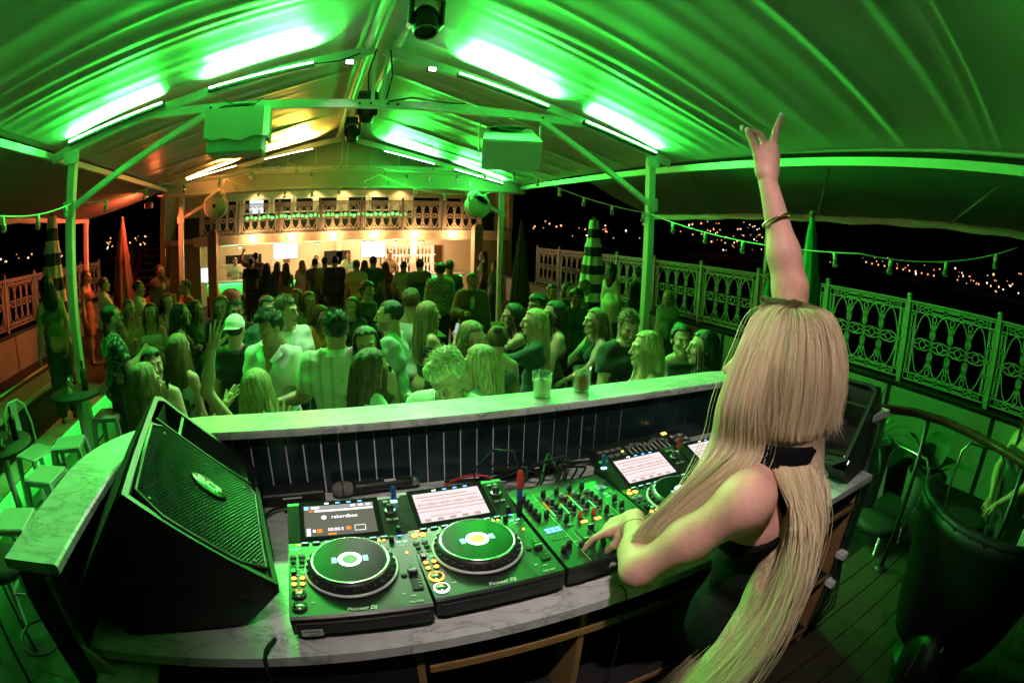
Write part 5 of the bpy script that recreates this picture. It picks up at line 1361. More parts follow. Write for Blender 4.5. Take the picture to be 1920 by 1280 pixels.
# dark bar stool frame at lower left
def loop_stool(loc, rz, label, H=.78, back=.42, m=None, seatm=None, grp=None):
    m = m or m_chrome
    t = empty('tube_stool', loc, rz, label=label, cat='stool', group=grp)
    b = MB(); b.lathe([(.0, H-.02), (.17, H-.02), (.185, H), (.18, H+.035), (.15, H+.05), (.0, H+.05)], 22, seatm or m_tblack); b.build('seat', t)
    for sx in (-1, 1):
        for sy in (-1, 1): b = MB(); b.tube([(sx*.14, sy*.14, H), (sx*.21, sy*.21, 0)], .012, 8, m); b.build('leg', t)
    b = MB(); b.tube([(.165*math.cos(a), .165*math.sin(a)*1.05, .28) for a in [2*math.pi*i/20 for i in range(20)]], .010, 6, m, closed=True); b.build('foot_ring', t)
    if back:
        b = MB(); b.tube([(-.20, .10, H), (-.205, .17, H+back*.5), (-.19, .20, H+back*.86), (-.14, .21, H+back), (.14, .21, H+back), (.19, .20, H+back*.86), (.205, .17, H+back*.5), (.20, .10, H)], .012, 8, m); b.build('back_frame', t)
m_blk_frame = mat('black_frame', (.02, .02, .02), .35)
loop_stool((-1.90, 1.12, FL), R(20), 'black tube stool at the outer left end of the booth', .80, .0, m_blk_frame)
loop_stool((-2.75, .95, FL), R(-20), 'black tube stool cut off by the left edge of the view', .80, .35, m_blk_frame)
loop_stool((3.35, .30, FL), R(-100), 'chrome framed bar stool beside the right booth end', .62, .50)
loop_stool((3.62, -.32, FL), R(-75), 'chrome framed bar stool behind the black tub chair', .78, .48)
tolix((4.3, .9, FL), R(25), 'pale metal stool glimpsed beyond the right booth end', .68)
# curved timber handrail on posts
t = empty('curved_handrail', (3.0, -.2, 0), label='dark polished timber handrail curving round the right of the platform', cat='handrail')
pts = [(2.40, .30, 1.06), (2.62, .33, 1.05), (2.86, .28, 1.04), (3.02, .14, 1.03), (3.09, -.05, 1.02), (3.09, -.25, 1.01), (3.04, -.48, 1.0), (2.96, -.70, .99), (2.86, -1.1, .98), (2.8, -1.6, .97)]
m_rail = mat('polished_timber', (.075, .028, .018), .25, noise=.3, nscale=12, coat=.4)
b = MB(); b.tube([tuple(Vector(p)-Vector((3.0, -.2, 0))) for p in pts], .026, 14, m_rail); b.build('rail', t)
for (x, y) in ((3.06, .05), (2.97, -.68), (2.50, .32)):
    b = MB(); b.tube([(x-3, y+.2, 1.0), (x-3, y+.2, .0)], .016, 10, m_blk_frame); b.lathe([(.05, 0), (.05, .008), (.02, .02)], 14, m_blk_frame, (x-3, y+.2, 0)); b.build('post', t)
# black tub chair
t = empty('tub_chair', (2.54, -.66, 0), R(15), label='large black leather tub chair at the right foreground', cat='armchair')
m_leather = mat('black_leather', (.007, .008, .008), .5, noise=.2, nscale=18, bump=.12, bscale=120)
vs = []; fs = []; na, nr = 36, 12
def tub(th_, s, off):
    H = .90-.26*(max(0, math.cos(th_))**2); r = (.31+.14*s**.7)-off
    return (r*math.cos(th_), r*math.sin(th_)*1.02, .20+(H-.20)*s-(0 if s < 1 else 0))
for off in (0, .05):
    for i in range(na+1):
        a = R(50)+R(260)*i/na
        for j in range(nr+1): vs.append(tub(a, j/nr, off))
K = (na+1)*(nr+1)
for i in range(na):
    for j in range(nr):
        q = (i*(nr+1)+j, (i+1)*(nr+1)+j, (i+1)*(nr+1)+j+1, i*(nr+1)+j+1); fs.append(q); fs.append(tuple(K+k for k in reversed(q)))
    fs.append((i*(nr+1)+nr, (i+1)*(nr+1)+nr, K+(i+1)*(nr+1)+nr, K+i*(nr+1)+nr))
for i in (0, na):
    for j in range(nr): fs.append((i*(nr+1)+j, i*(nr+1)+j+1, K+i*(nr+1)+j+1, K+i*(nr+1)+j))
b = MB(); b.add(vs, fs, m_leather, True); b.build('shell', t)
b = MB(); b.tube([tuple(Vector(tub(R(50)+R(260)*i/24, 1, .025))+Vector((0, 0, .0))) for i in range(25)], .027, 8, m_leather); b.build('rolled_edge', t)
b = MB(); b.lathe([(.0, .30), (.24, .30), (.29, .34), (.30, .40), (.27, .45), (.0, .46)], 28, m_leather); b.build('seat_cushion', t)
b = MB(); b.lathe([(.24, .0), (.24, .012), (.06, .04), (.05, .06), (.05, .31)], 24, m_blk_frame); b.build('pedestal', t)
# backpack
t = empty('backpack', (2.22, -.66, 0), R(25), label='black backpack with a carry loop on the boards beside the tub chair', cat='bag')
b = MB(); b.sphere((0, 0, .20), .19, m_leather, 20, 12, sc=(1, .62, 1.05)); b.build('body', t)
b = MB(); b.sphere((-.02, -.10, .13), .12, m_leather, 16, 10, sc=(1, .5, .9)); b.build('pocket', t)
b = MB(); b.tube([(-.045, .0, .385), (-.04, .0, .43), (0, .0, .448), (.04, 0, .43), (.045, 0, .385)], .010, 8, m_leather); b.build('carry_loop', t)
b = MB(); b.tube([(-.15, -.02, .30), (-.08, -.05, .37), (.03, -.06, .385)], .004, 6, m_chrome); b.build('zip', t)
b = MB(); b.tube([(-.08, .06, .36), (-.20, .10, .25), (-.24, .06, .08), (-.16, .02, .02)], .013, 8, m_leather); b.build('strap', t)
# plants
m_leaf = mat('broad_leaf', (.035, .09, .03), .35, noise=.25, nscale=12); m_leaf2 = mat('spiky_leaf', (.03, .11, .035), .4, noise=.2, nscale=10); m_pot = mat('dark_pot', (.04, .04, .04), .6)
def leaf_obj(t, base, d, L, w, m, droop, name='leaf'):
    d = Vector(d).normalized(); side = d.cross(Vector((0, 0, 1))).normalized(); vs = []; fs = []; n = 7
    for i in range(n+1):
        s = i/n; p = Vector(base)+d*L*s-Vector((0, 0, droop*L*s*s)); ww = w*math.sin(math.pi*min(.98, .08+s*.9))**.8
        up = Vector((0, 0, .25*ww))
        vs += [tuple(p-side*ww+up), tuple(p), tuple(p+side*ww+up)]
    for i in range(n):
        for j in range(2): fs.append((i*3+j, i*3+j+1, (i+1)*3+j+1, (i+1)*3+j))
    b = MB(); b.add(vs, fs, m, True); return b.build(name, t)
def plant(loc, label, nl, L, w, m, el=(20, 75), potH=.4, potr=.18, droop=.5, seed=1):
    rr = random.Random(seed); t = empty('potted_plant', loc, label=label, cat='plant')
    b = MB(); b.lathe([(potr*.75, 0), (potr, potH), (potr*.9, potH), (potr*.88, potH-.03), (.0, potH-.03)], 20, m_pot); b.build('pot', t)
    for k in range(nl):
        a = 2*math.pi*k/nl+rr.uniform(-.3, .3); e = R(rr.uniform(*el)); leaf_obj(t, (.02*math.cos(a), .02*math.sin(a), potH-.02), (math.cos(a)*math.cos(e), math.sin(a)*math.cos(e), math.sin(e)), L*rr.uniform(.7, 1.1), w*rr.uniform(.8, 1.1), m, droop)
plant((3.55, .62, FL), 'spiky green plant behind the right end of the coping', 34, .52, .013, m_leaf2, (15, 85), 1.12, .17, .45, 3)
plant((4.3, .30, FL), 'broad leaved dark plant beyond the curved handrail', 7, .55, .12, m_leaf, (35, 80), .75, .2, .35, 5)
plant((5.25, 7.9, FL), 'dark bushy plant beside the right balustrade', 26, .6, .05, m_leaf, (20, 80), .55, .22, .4, 8)
# high tables among the crowd
round_table((1.75, 2.15, FL), 'crowded high table in front of the blonde woman in dark sleeves', .32, 1.02, m_tblack)
for k, (dx, dy) in enumerate(((-.16, .08), (-.05, -.12), (.10, .10), (.14, -.06), (-.10, -.02))):
    glass((1.75+dx, 2.15+dy, FL+1.02), ['glass at the left rear of the crowded high table', 'glass at the front of the crowded high table', 'glass at the right rear of the crowded high table', 'glass at the right of the crowded high table', 'glass near the middle of the crowded high table'][k], m_drink, r=.034, h=.12, fill=.06, lime=False, straw=k % 2 == 0)
def low_table(loc, label, w=.8, d=.7, H=.75, m=None):
    t = empty('dining_table', loc, R(random.uniform(-8, 8)), label=label, cat='table')
    b = MB(); b.box((0, 0, H-.015), (w, d, .03), m or m_wood, .004); b.build('tabletop', t)
    b = MB(); b.cyl((0, 0, .02), .035, H-.05, 12, m_tblack); b.build('leg', t)
    b = MB(); b.box((0, 0, .012), (.45, .45, .02), m_tblack, .004); b.build('base', t)
    return Vector(loc)+Vector((0, 0, H))
tb = [((3.15, 5.0, FL), 'wooden table just right of the far tent post with drinks'), ((3.4, 7.3, FL), 'wooden table under the far right of the tent'), ((1.75, 6.9, FL), 'wooden table in front of the man in the brown jacket'), ((4.6, 3.2, FL), 'wooden table near the right balustrade'), ((-2.9, 6.4, FL), 'wooden table among the group on the left'), ((4.7, 5.4, FL), 'wooden table beside the seated woman in white')]
for loc, lab in tb:
    p = low_table(loc, lab)
    for k in range(2):
        glass((p.x+random.uniform(-.25, .25), p.y+random.uniform(-.2, .2), p.z), ('pale', 'amber')[k]+' drink on the '+lab.replace(' with drinks', ''), (m_drink, m_drinkd)[k], r=.034, h=.11, fill=.06, lime=False, straw=False)
# ================================================================ people: bodies grown from smooth distance fields
CID = {}
def sdf_eval(prims, X, Y, Z, k):
    """prims: (ax,ay,az,bx,by,bz,ra,rb,ysc) round cones; smooth union"""
    out = None
    for (a, c, ra, rb) in prims:
        ax, ay, az = a; bx, by, bz = c
        dx, dy, dz = bx-ax, by-ay, bz-az; L2 = dx*dx+dy*dy+dz*dz
        px, py, pz = X-ax, Y-ay, Z-az
        if L2 < 1e-10: d = np.sqrt(px*px+py*py+pz*pz)-ra
        else:
            t = np.clip((px*dx+py*dy+pz*dz)/L2, 0, 1)
            d = np.sqrt((px-t*dx)**2+(py-t*dy)**2+(pz-t*dz)**2)-(ra+(rb-ra)*t)
        if out is None: out = d
        else:
            h = np.maximum(k-np.abs(out-d), 0)/k
            out = np.minimum(out, d)-h*h*k*.25
    return out
def grid(lo, hi, res):
    n = [max(4, int(math.ceil((h-l)/res))+1) for l, h in zip(lo, hi)]
    xs = [(l+res*np.arange(k)).astype(np.float32) for l, k in zip(lo, n)]
    return np.meshgrid(*xs, indexing='ij')
def surfnet(F, lo, res):
    nx, ny, nz = F.shape
    S = F < 0
    c = np.zeros((nx-1, ny-1, nz-1), np.int8)
    for i in (0, 1):
        for j in (0, 1):
            for k in (0, 1): c += S[i:nx-1+i, j:ny-1+j, k:nz-1+k]
    act = (c > 0) & (c < 8)
    idx = np.full(act.shape, -1, np.int64); P = np.argwhere(act); N = len(P); idx[act] = np.arange(N)
    acc = np.zeros((N, 3)); cnt = np.zeros(N)
    corners = [(i, j, k) for i in (0, 1) for j in (0, 1) for k in (0, 1)]
    for a in corners:
        for ax in range(3):
            if a[ax]: continue
            b = list(a); b[ax] = 1
            fa = F[P[:, 0]+a[0], P[:, 1]+a[1], P[:, 2]+a[2]]; fb = F[P[:, 0]+b[0], P[:, 1]+b[1], P[:, 2]+b[2]]
            m = (fa < 0) != (fb < 0)
            t = np.zeros(N); t[m] = fa[m]/(fa[m]-fb[m])
            p = np.tile(np.array(a, float), (N, 1)); p[:, ax] = t
            acc[m] += p[m]; cnt[m] += 1
    V = (P+acc/np.maximum(cnt, 1)[:, None])*res+np.array(lo)
    Q = []
    for ax in range(3):
        sl0 = [slice(None)]*3; sl1 = [slice(None)]*3
        sl0[ax] = slice(0, -1); sl1[ax] = slice(1, None)
        A, B = S[tuple(sl0)], S[tuple(sl1)]
        o = [(1, 2), (2, 0), (0, 1)][ax]
        ed = np.argwhere(A != B)
        ok = (ed[:, o[0]] > 0) & (ed[:, o[1]] > 0)
        for k2 in o: ok &= ed[:, k2] < F.shape[k2]-1
        ed = ed[ok]
        if not len(ed): continue
        flip = A[tuple(ed.T)]
        def cell(d0, d1):
            e = ed.copy(); e[:, o[0]] -= d0; e[:, o[1]] -= d1
            return idx[e[:, 0], e[:, 1], e[:, 2]]
        q = np.stack([cell(1, 1), cell(0, 1), cell(0, 0), cell(1, 0)], 1)
        q[~flip] = q[~flip][:, ::-1]
        Q.append(q)
    Q = np.concatenate(Q) if Q else np.zeros((0, 4), int)
    Q = Q[(Q >= 0).all(1)]
    return V, Q
def sdf_mesh(fn, lo, hi, res, smooth=0):
    X, Y, Z = grid(lo, hi, res)
    F = fn(X, Y, Z)
    V, Q = surfnet(F, lo, res)
    return V, Q
def np_mesh(name, V, Q, col=None, mats=(), mi=None):
    me = bpy.data.meshes.new(name)
    n = len(V); q = len(Q)
    me.vertices.add(n); me.vertices.foreach_set('co', np.asarray(V, np.float32).ravel())
    me.loops.add(q*4); me.loops.foreach_set('vertex_index', np.asarray(Q, np.int32).ravel())
    me.polygons.add(q); me.polygons.foreach_set('loop_start', np.arange(q, dtype=np.int32)*4)
    try: me.polygons.foreach_set('loop_total', np.full(q, 4, np.int32))
    except Exception: pass
    me.polygons.foreach_set('use_smooth', np.ones(q, bool))
    for m in mats: me.materials.append(m)
    if mi is not None: me.polygons.foreach_set('material_index', np.asarray(mi, np.int32))
    me.update(calc_edges=True)
    if col is not None:
        a = me.color_attributes.new('Col', 'FLOAT_COLOR', 'POINT')
        c = np.ones((n, 4), np.float32); c[:, :3] = col; a.data.foreach_set('color', c.ravel())
    return me
m_skin = mat('skin', (.5, .35, .28), .48, attr='Col', noise=.06, nscale=30, sss=.12, bump=.05, bscale=220)
m_cloth = mat('clothing', (.5, .5, .5), .85, attr='Col', noise=.08, nscale=40, bump=.25, bscale=26, sheen=.2)
m_hair = mat('hair', (.2, .1, .05), .42, attr='Col', noise=.55, nscale=16, stretch=(7, 7, .5), bump=.5, bscale=60)
SKIN = {'f': (.54, .31, .22), 'm': (.46, .26, .18), 't': (.40, .23, .14), 'd': (.16, .08, .05)}

# ---- head template (origin between the ears, face towards +Y)
def head_template(res, female=True, smile=False, beard=False):
    key = ('head', res, female, smile, beard)
    if key in CID: return CID[key]
    j = .92 if female else 1.0
    def el(X, Y, Z, c, r):
        x, y, z = (X-c[0])/r[0], (Y-c[1])/r[1], (Z-c[2])/r[2]
        k = np.sqrt(x*x+y*y+z*z); return (k-1)*min(r)
    def smin(a, b, k):
        h = np.maximum(k-np.abs(a-b), 0)/k; return np.minimum(a, b)-h*h*k*.25
    def smax(a, b, k): return -smin(-a, -b, k)
    def cap(X, Y, Z, a, c, ra, rb): return sdf_eval([(a, c, ra, rb)], X, Y, Z, .01)
    def fn(X, Y, Z):
        d = el(X, Y, Z, (0, -.014, .036), (.075, .096, .086))
        d = smin(d, el(X, Y, Z, (0, .026, -.030), (.060*j, .064, .082)), .03)
        for s in (-1, 1):
            d = smin(d, cap(X, Y, Z, (s*.050*j, .004, -.062), (s*.016*j, .072, -.098), .020, .016), .028)
            d = smin(d, el(X, Y, Z, (s*.040, .066, -.022), (.024, .022, .022)), .02)
            d = smin(d, cap(X, Y, Z, (s*.046, .078, .030), (s*.012, .092, .026), .009, .010), .014)
        d = smin(d, el(X, Y, Z, (0, .078, -.100), (.022*j, .017, .017)), .02)
        for s in (-1, 1): d = smax(d, -el(X, Y, Z, (s*.032, .104, .008), (.019, .020, .013)), .014)
        for s in (-1, 1): d = smin(d, el(X, Y, Z, (s*.0315, .0795, .008), (.0125, .0125, .0125)), .003)
        d = smin(d, cap(X, Y, Z, (0, .095, .016), (0, .119, -.028), .0075, .0115), .012)
        for s in (-1, 1): d = smin(d, el(X, Y, Z, (s*.0125, .107, -.034), (.0085, .010, .008)), .006)
        w = .028 if smile else .022; dz = .004 if smile else 0
        for s in (-1, 1):
            d = smin(d, cap(X, Y, Z, (0, .1025, -.0615), (s*w, .087, -.064+dz), .0062, .0035), .006)
            d = smin(d, cap(X, Y, Z, (0, .1015, -.0725), (s*w*.85, .087, -.068+dz), .0072, .0035), .006)
        for s in (-1, 1):
            d = smin(d, np.maximum(el(X, Y, Z, (s*.079, -.006, .0), (.011, .021, .034)), -el(X, Y, Z, (s*.089, .0, .004), (.008, .012, .020))), .006)
        rn = .047 if female else .057
        d = smin(d, cap(X, Y, Z, (0, -.022, -.06), (0, -.034, -.19), rn, rn+.004), .025)
        return d
    V, Q = sdf_mesh(fn, (-.105, -.125, -.185), (.105, .145, .135), res)
    x, y, z = V.T; ids = np.zeros(len(V), int)        # 0 skin 1 lips 2 sclera 3 iris 4 brow 5 beard 6 socket
    ax = np.abs(x)
    if beard: ids[(z < -.040) & (z > -.135) & (y > -.01+.25*(-.04-z)) & (ax < .07)] = 5
    eye = ((ax-.0315)**2+(y-.0795)**2+(z-.008)**2 < .0138**2) & (y > .083)
    ids[eye & (np.abs(z-.008) < .0075)] = 2; ids[eye & ((ax-.0315)**2+(z-.008)**2 < .0058**2)] = 3
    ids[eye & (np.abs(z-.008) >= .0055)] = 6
    ids[(y > .07) & (ax > .012) & (ax < .048) & (np.abs(z-(.030-.12*(ax-.03)**2*8)) < .0042)] = 4
    lw = .029 if smile else .023
    ids[(y > .084) & (ax < lw) & (z < -.0555) & (z > -.0805)] = 1
    if smile: ids[(y > .09) & (ax < .020) & (np.abs(z+.0665) < .0042)] = 7
    CID[key] = (V, Q, ids)
    return CID[key]
def head_colors(ids, skin, hair):
    skin = np.array(skin); hair = np.array(hair)
    c = np.tile(skin, (len(ids), 1))
    c[ids == 1] = skin*np.array((.95, .55, .55)); c[ids == 2] = (.45, .43, .41); c[ids == 3] = (.03, .02, .015); c[ids == 4] = skin*.25+hair*.4
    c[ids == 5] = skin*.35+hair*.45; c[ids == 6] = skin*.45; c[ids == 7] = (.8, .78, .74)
    return c
# ---- hand templates: wrist at origin, fingers along +Y, palm faces -Z, thumb on +X
def hand_template(pose, res):
    key = ('hand', pose, res)
    if key in CID: return CID[key]
    F = []
    bases = [(.031, .078), (.011, .084), (-.010, .081), (-.029, .072)]; lens = [(.038, .024, .019), (.042, .027, .020), (.039, .025, .019), (.030, .019, .017)]; rad = [.0088, .0090, .0086, .0074]
    curl = {'open': (6, 8, 5), 'relax': (22, 30, 20), 'grip': (48, 62, 40), 'point': (0, 0, 0), 'press': (20, 25, 10), 'fist': (75, 85, 50)}[pose]
    spread = {'open': .16}.get(pose, .03)
    pr = []
    # palm
    pr += [((.026, .012, 0), (.030, .074, 0), .0135, .0120), ((-.020, .010, -.001), (-.026, .068, 0), .0130, .0115), ((.003, .006, 0), (.006, .080, .002), .0155, .0125), ((0, -.035, 0), (0, .012, 0), .0250, .0215), ((.024, .020, -.006), (.030, .045, -.008), .0125, .0115)]
    tips = []
    for i, ((bx, by), ls, r) in enumerate(zip(bases, lens, rad)):
        cs = curl
        if pose == 'point': cs = (-4, 4, 4) if i == 0 else ((58, 50, 18) if i == 1 else (80, 92, 55))
        if pose == 'press': cs = (12, 22, 12) if i < 2 else (30, 45, 25)
        p = np.array((bx, by, 0.0)); ang = 0; sp = spread*(1.5-i)
        q = [p]
        for L, cdeg in zip(ls, cs):
            ang += R(cdeg); d = np.array((math.sin(sp)*math.cos(ang), math.cos(ang)*math.cos(sp), -math.sin(ang)))
            p = p+d*L; q.append(p)
        for k in range(3): pr.append((tuple(q[k]), tuple(q[k+1]), r*(1-.09*k), r*(1-.09*(k+1))))
        tips.append((q[-1], q[-1]-q[-2]))
    if pose == 'open': th = [(.022, .020, -.006), (.052, .048, -.010), (.070, .074, -.012), (.080, .094, -.010)]
    elif pose == 'point': th = [(.022, .020, -.006), (.046, .044, -.022), (.048, .072, -.040), (.034, .092, -.052)]
    elif pose in ('grip', 'fist'): th = [(.022, .020, -.008), (.044, .042, -.026), (.036, .066, -.044), (.020, .078, -.050)]
    else: th = [(.022, .020, -.006), (.046, .046, -.014), (.054, .072, -.022), (.052, .094, -.030)]
    for k, (a, c, r1, r2) in enumerate(zip(th[:-1], th[1:], (.0135, .0110, .0098), (.0110, .0098, .0080))): pr.append((a, c, r1, r2))
    tips.append((np.array(th[-1]), np.array(th[-1])-np.array(th[-2])))
    A = np.array([p[0] for p in pr]+[p[1] for p in pr])
    lo = A.min(0)-.02; hi = A.max(0)+.02; lo[1] = -.034
    # union of palm and each finger with a small blend so fingers stay apart
    def fn(X, Y, Z): 
        d = sdf_eval(pr[:5], X, Y, Z, .016)
        f = sdf_eval(pr[5:], X, Y, Z, .0035)
        h = np.maximum(.007-np.abs(d-f), 0)/.007
        return np.minimum(d, f)-h*h*.007*.25
    V, Q = sdf_mesh(fn, lo, hi, res)
    CID[key] = (V, Q, tips)
    return CID[key]
def basis(y, zhint):
    y = np.array(y, float); y /= np.linalg.norm(y); z = np.array(zhint, float); z -= y*np.dot(z, y); n = np.linalg.norm(z)
    if n < 1e-4: z = np.array((0, 0, 1.0)) if abs(y[2]) < .9 else np.array((1.0, 0, 0)); z -= y*np.dot(z, y); n = np.linalg.norm(z)
    z /= n; x = np.cross(y, z)
    return np.stack([x, y, z], 1)
def ik(S, T, l1, l2, pole):
    S, T = np.array(S, float), np.array(T, float); d = T-S; D = np.linalg.norm(d); D2 = min(D, (l1+l2)*.995); u = d/D
    a = (l1*l1-l2*l2+D2*D2)/(2*D2); h = math.sqrt(max(l1*l1-a*a, 0)); p = np.array(pole, float); p = p-u*np.dot(p, u); p /= np.linalg.norm(p)+1e-9
    E = S+u*a+p*h
    return E, S+u*D2
def rotz(a): c, s = math.cos(a), math.sin(a); return np.array(((c, -s, 0), (s, c, 0), (0, 0, 1)))
def rotx(a): c, s = math.cos(a), math.sin(a); return np.array(((1, 0, 0), (0, c, -s), (0, s, c)))
def roty(a): c, s = math.cos(a), math.sin(a); return np.array(((c, 0, s), (0, 1, 0), (-s, 0, c)))
POSES = {  # wrist offset from shoulder: outward, forward, up (m at 1.75) and hand pose
 'down': ((.07, .05, -.53), 'relax', (0, -1, -.3)), 'drink': ((-.06, .30, -.14), 'grip', (.5, -.3, -1)), 'mid': ((-.02, .34, -.22), 'grip', (.6, -.3, -1)), 'fold': ((-.24, .22, -.26), 'relax', (.8, 0, -.6)),
 'mouth': ((-.13, .22, .04), 'grip', (.7, 0, -1)), 'up': ((.06, .14, .50), 'open', (.8, .3, 0)), 'reach': ((.02, .50, -.02), 'relax', (.5, 0, -1)), 'back': ((-.05, -.12, -.50), 'relax', (.5, -1, 0)), 'table': ((-.04, .38, -.34), 'relax', (.8, -.2, -.5)),
 'phone': ((-.10, .28, -.04), 'grip', (.6, -.2, -1)), 'chest': ((-.16, .20, -.16), 'grip', (.8, 0, -.8)), 'wave': ((.10, .26, .34), 'open', (.9, 0, -.4)), 'hip': ((.10, -.02, -.40), 'relax', (1, -.6, 0)), 'lap': ((-.10, .25, -.42), 'relax', (.8, -.2, -.4))}
def person(x, y, head, H=1.75, sex='f', hair='long', hcol=(.12, .06, .03), skin=None, top='tee', tcol=(.6, .6, .6), tpat=None, bottom='trousers', bcol=(.03, .03, .035), L='down', Rr='down', lean=0, roll=0, hyaw=0, hpitch=0, hroll=0, lod=.018, label='', seated=False, zf=FL, smile=False, beard=False, accs=(), group='people in the crowd', spec=None):
    """heading 0 looks along +Y, positive turns to +X"""
    s = H/1.75; fem = sex == 'f'; sk = SKIN[skin or ('f' if fem else 'm')]
    sw = (.150 if fem else .178)*s; hipw = (.085 if fem else .082)*s
    hz = .92*s; sh = 1.43*s; hc = (1.612 if fem else 1.608)*s
    dz = 0
    if seated: dz = -(hz-.50)
    RU = rotz(0) @ rotx(-R(lean)) @ roty(R(roll)); piv = np.array((0, 0, hz))
    def U(p): return RU @ (np.array(p, float)-piv)+piv+np.array((0, 0, dz))
    def G(p): return np.array(p, float)+np.array((0, 0, dz))
    tor = []
    k_ = s
    yb = 0
    cw = .085 if fem else .105
    tor += [(U((-.055*k_, 0, .95*k_)), U((.055*k_, 0, .95*k_)), .112*k_, .112*k_), (U((-.045*k_, .01, 1.09*k_)), U((.045*k_, .01, 1.09*k_)), (.088 if fem else .105)*k_, (.088 if fem else .105)*k_),
            (U((-cw*k_, 0, 1.29*k_)), U((cw*k_, 0, 1.29*k_)), (.096 if fem else .112)*k_, (.096 if fem else .112)*k_), (U((-sw+.035, -.012, sh-.030)), U((sw-.035, -.012, sh-.030)), .054*k_, .054*k_), (U((-sw*.45, -.016, sh-.004)), U((sw*.45, -.016, sh-.004)), .040*k_, .040*k_),
            (U((-.05*k_, -.06*k_, .93*k_)), U((.05*k_, -.06*k_, .93*k_)), .085*k_, .085*k_)]
    neck = [(U((0, -.012, sh+.01)), U((0, .0, sh+.11*k_)), (.050 if fem else .060)*k_, (.046 if fem else .056)*k_), (U((-.07*k_, -.018, sh+.02)), U((.07*k_, -.018, sh+.02)), .035*k_, .035*k_)]
    if fem: tor += [(U((-.070*k_, .080*k_, 1.265*k_)), U((-.070*k_, .082*k_, 1.262*k_)), .052*k_, .05*k_), (U((.070*k_, .080*k_, 1.265*k_)), U((.070*k_, .082*k_, 1.262*k_)), .052*k_, .05*k_)]
    arms = []; hands = []; joints = {}
    for sg, ps in ((-1, L), (1, Rr)):
        off, hp, pole = POSES[ps] if isinstance(ps, str) else ps
        S = U((sg*sw, -.010, sh-.034))
        T = S+RU @ (np.array((sg*off[0], off[1], off[2]))*k_) if ps != 'down' else S+np.array((sg*off[0], off[1], off[2]))*k_
        E, W_ = ik(S, T, .285*k_, .255*k_, RU @ np.array((sg*pole[0], pole[1], pole[2])))
        ru = (.045 if fem else .054)*k_
        arms.append([(S, E, ru, ru*.80), (E, S*.0+E+(W_-E)*.35, ru*.82, ru*.82), (E+(W_-E)*.35, W_, ru*.82, ru*.55)])
        joints[sg] = (S, E, W_)
        fd = (W_-E)/np.linalg.norm(W_-E); 
        palm = {'down': np.array((-sg*1.0, 0, 0.0)), 'open': np.array((0, .6, -.2))}.get(ps if ps == 'down' else hp, np.array((-sg*.8, -.2, -.4)))
        if ps in ('up', 'wave'): palm = np.array((0, 1.0, 0.1))
        if ps in ('table', 'lap', 'reach'): palm = np.array((0, 0, -1.0))
        hands.append((W_, fd, -palm, hp, sg))
    legs = []
    for sg in (-1, 1):
        hpnt = G((sg*hipw, 0, hz-.02))
        if seated: kn = G((sg*.11*k_, .42*k_, hz-.03)); an = np.array((sg*.11*k_, .40*k_, .09)); 
        else: kn = G((sg*.095*k_, .015+.02*sg, .50*k_)); an = np.array((sg*.10*k_, -.02+.06*sg, .085*k_))
        legs.append([(hpnt, kn, .082*k_, .055*k_), (kn, kn+(an-kn)*.35, .054*k_, .055*k_), (kn+(an-kn)*.35, an, .055*k_, .037*k_), (an+np.array((0, -.03, -.045*k_)), an+np.array((0, .13*k_, -.055*k_)), .036*k_, .030*k_)])
    allp = tor+neck+sum(arms, [])+sum(legs, [])
    def boundsof(P, pad):
        A = np.array([p[0] for p in P]+[p[1] for p in P]); r = max(max(p[2], p[3]) for p in P)
        return A.min(0)-pad-r*.6-.05, A.max(0)+pad+r*.6+.05
    lo, hi = boundsof(allp, .03)
    tp = lambda P: [(tuple(p[0]), tuple(p[1]), p[2], p[3]) for p in P]
    V, Q = sdf_mesh(lambda X, Y, Z: sdf_eval(tp(allp), X, Y, Z, .035*k_), lo, hi, lod)
    col = np.tile(np.array(sk), (len(V), 1))
    shoe = V[:, 2] < .075*k_; col[shoe] = (.03, .03, .03) if not fem else (.2, .16, .12)
    # head
    hres = .0052 if lod < .02 else (.0080 if lod < .028 else .0125)
    hv, hq, ids = head_template(hres, fem, smile, beard)
    HR = RU @ rotz(-R(hyaw)) @ rotx(R(hpitch)) @ roty(R(hroll)); HC = U((0, .012*k_, hc)); hs = k_**.4
    hV = (hv*hs) @ HR.T+HC
    Vs = [V, hV]; Qs = [Q, hq+len(V)]; cs = [col, head_colors(ids, sk, hcol)]; n = len(V)+len(hV)
    tipw = []
    for (W_, fd, up, hp, sg) in hands:
        hr = .0042 if lod < .02 else (.0060 if lod < .028 else .0085)
        tv, tq, tips = hand_template(hp, hr)
        Bm = basis(fd, up); tv = tv.copy()*(k_*(.92 if fem else 1.02)); mir = sg > 0
        # thumb side: towards the body's front / inside
        flip = np.array((1, 1, 1.0)); 
        want = np.array((-sg*.3, .8, .3)) if hp != 'open' else np.array((-sg*1.0, 0, .2))
        if np.dot(Bm[:, 0], RU @ want) < 0: flip = np.array((-1, 1, 1.0))
        tv = tv*flip; tqq = tq if flip[0] > 0 else tq[:, ::-1]
        Vs.append(tv @ Bm.T+W_+fd*.012); Qs.append(tqq+n); cs.append(np.tile(np.array(sk), (len(tv), 1))); n += len(tv)
        tipw.append(W_+fd*.09)
    V = np.concatenate(Vs); Q = np.concatenate(Qs); col = np.concatenate(cs)
    # dress skin under clothing stays skin
    me = np_mesh('person', V, Q, col, (m_skin,))
    o = bpy.data.objects.new('person', me); C.objects.link(o); tag(o, label, 'person', group)
    o.location = (x, y, zf); o.rotation_euler = (0, 0, -R(head))
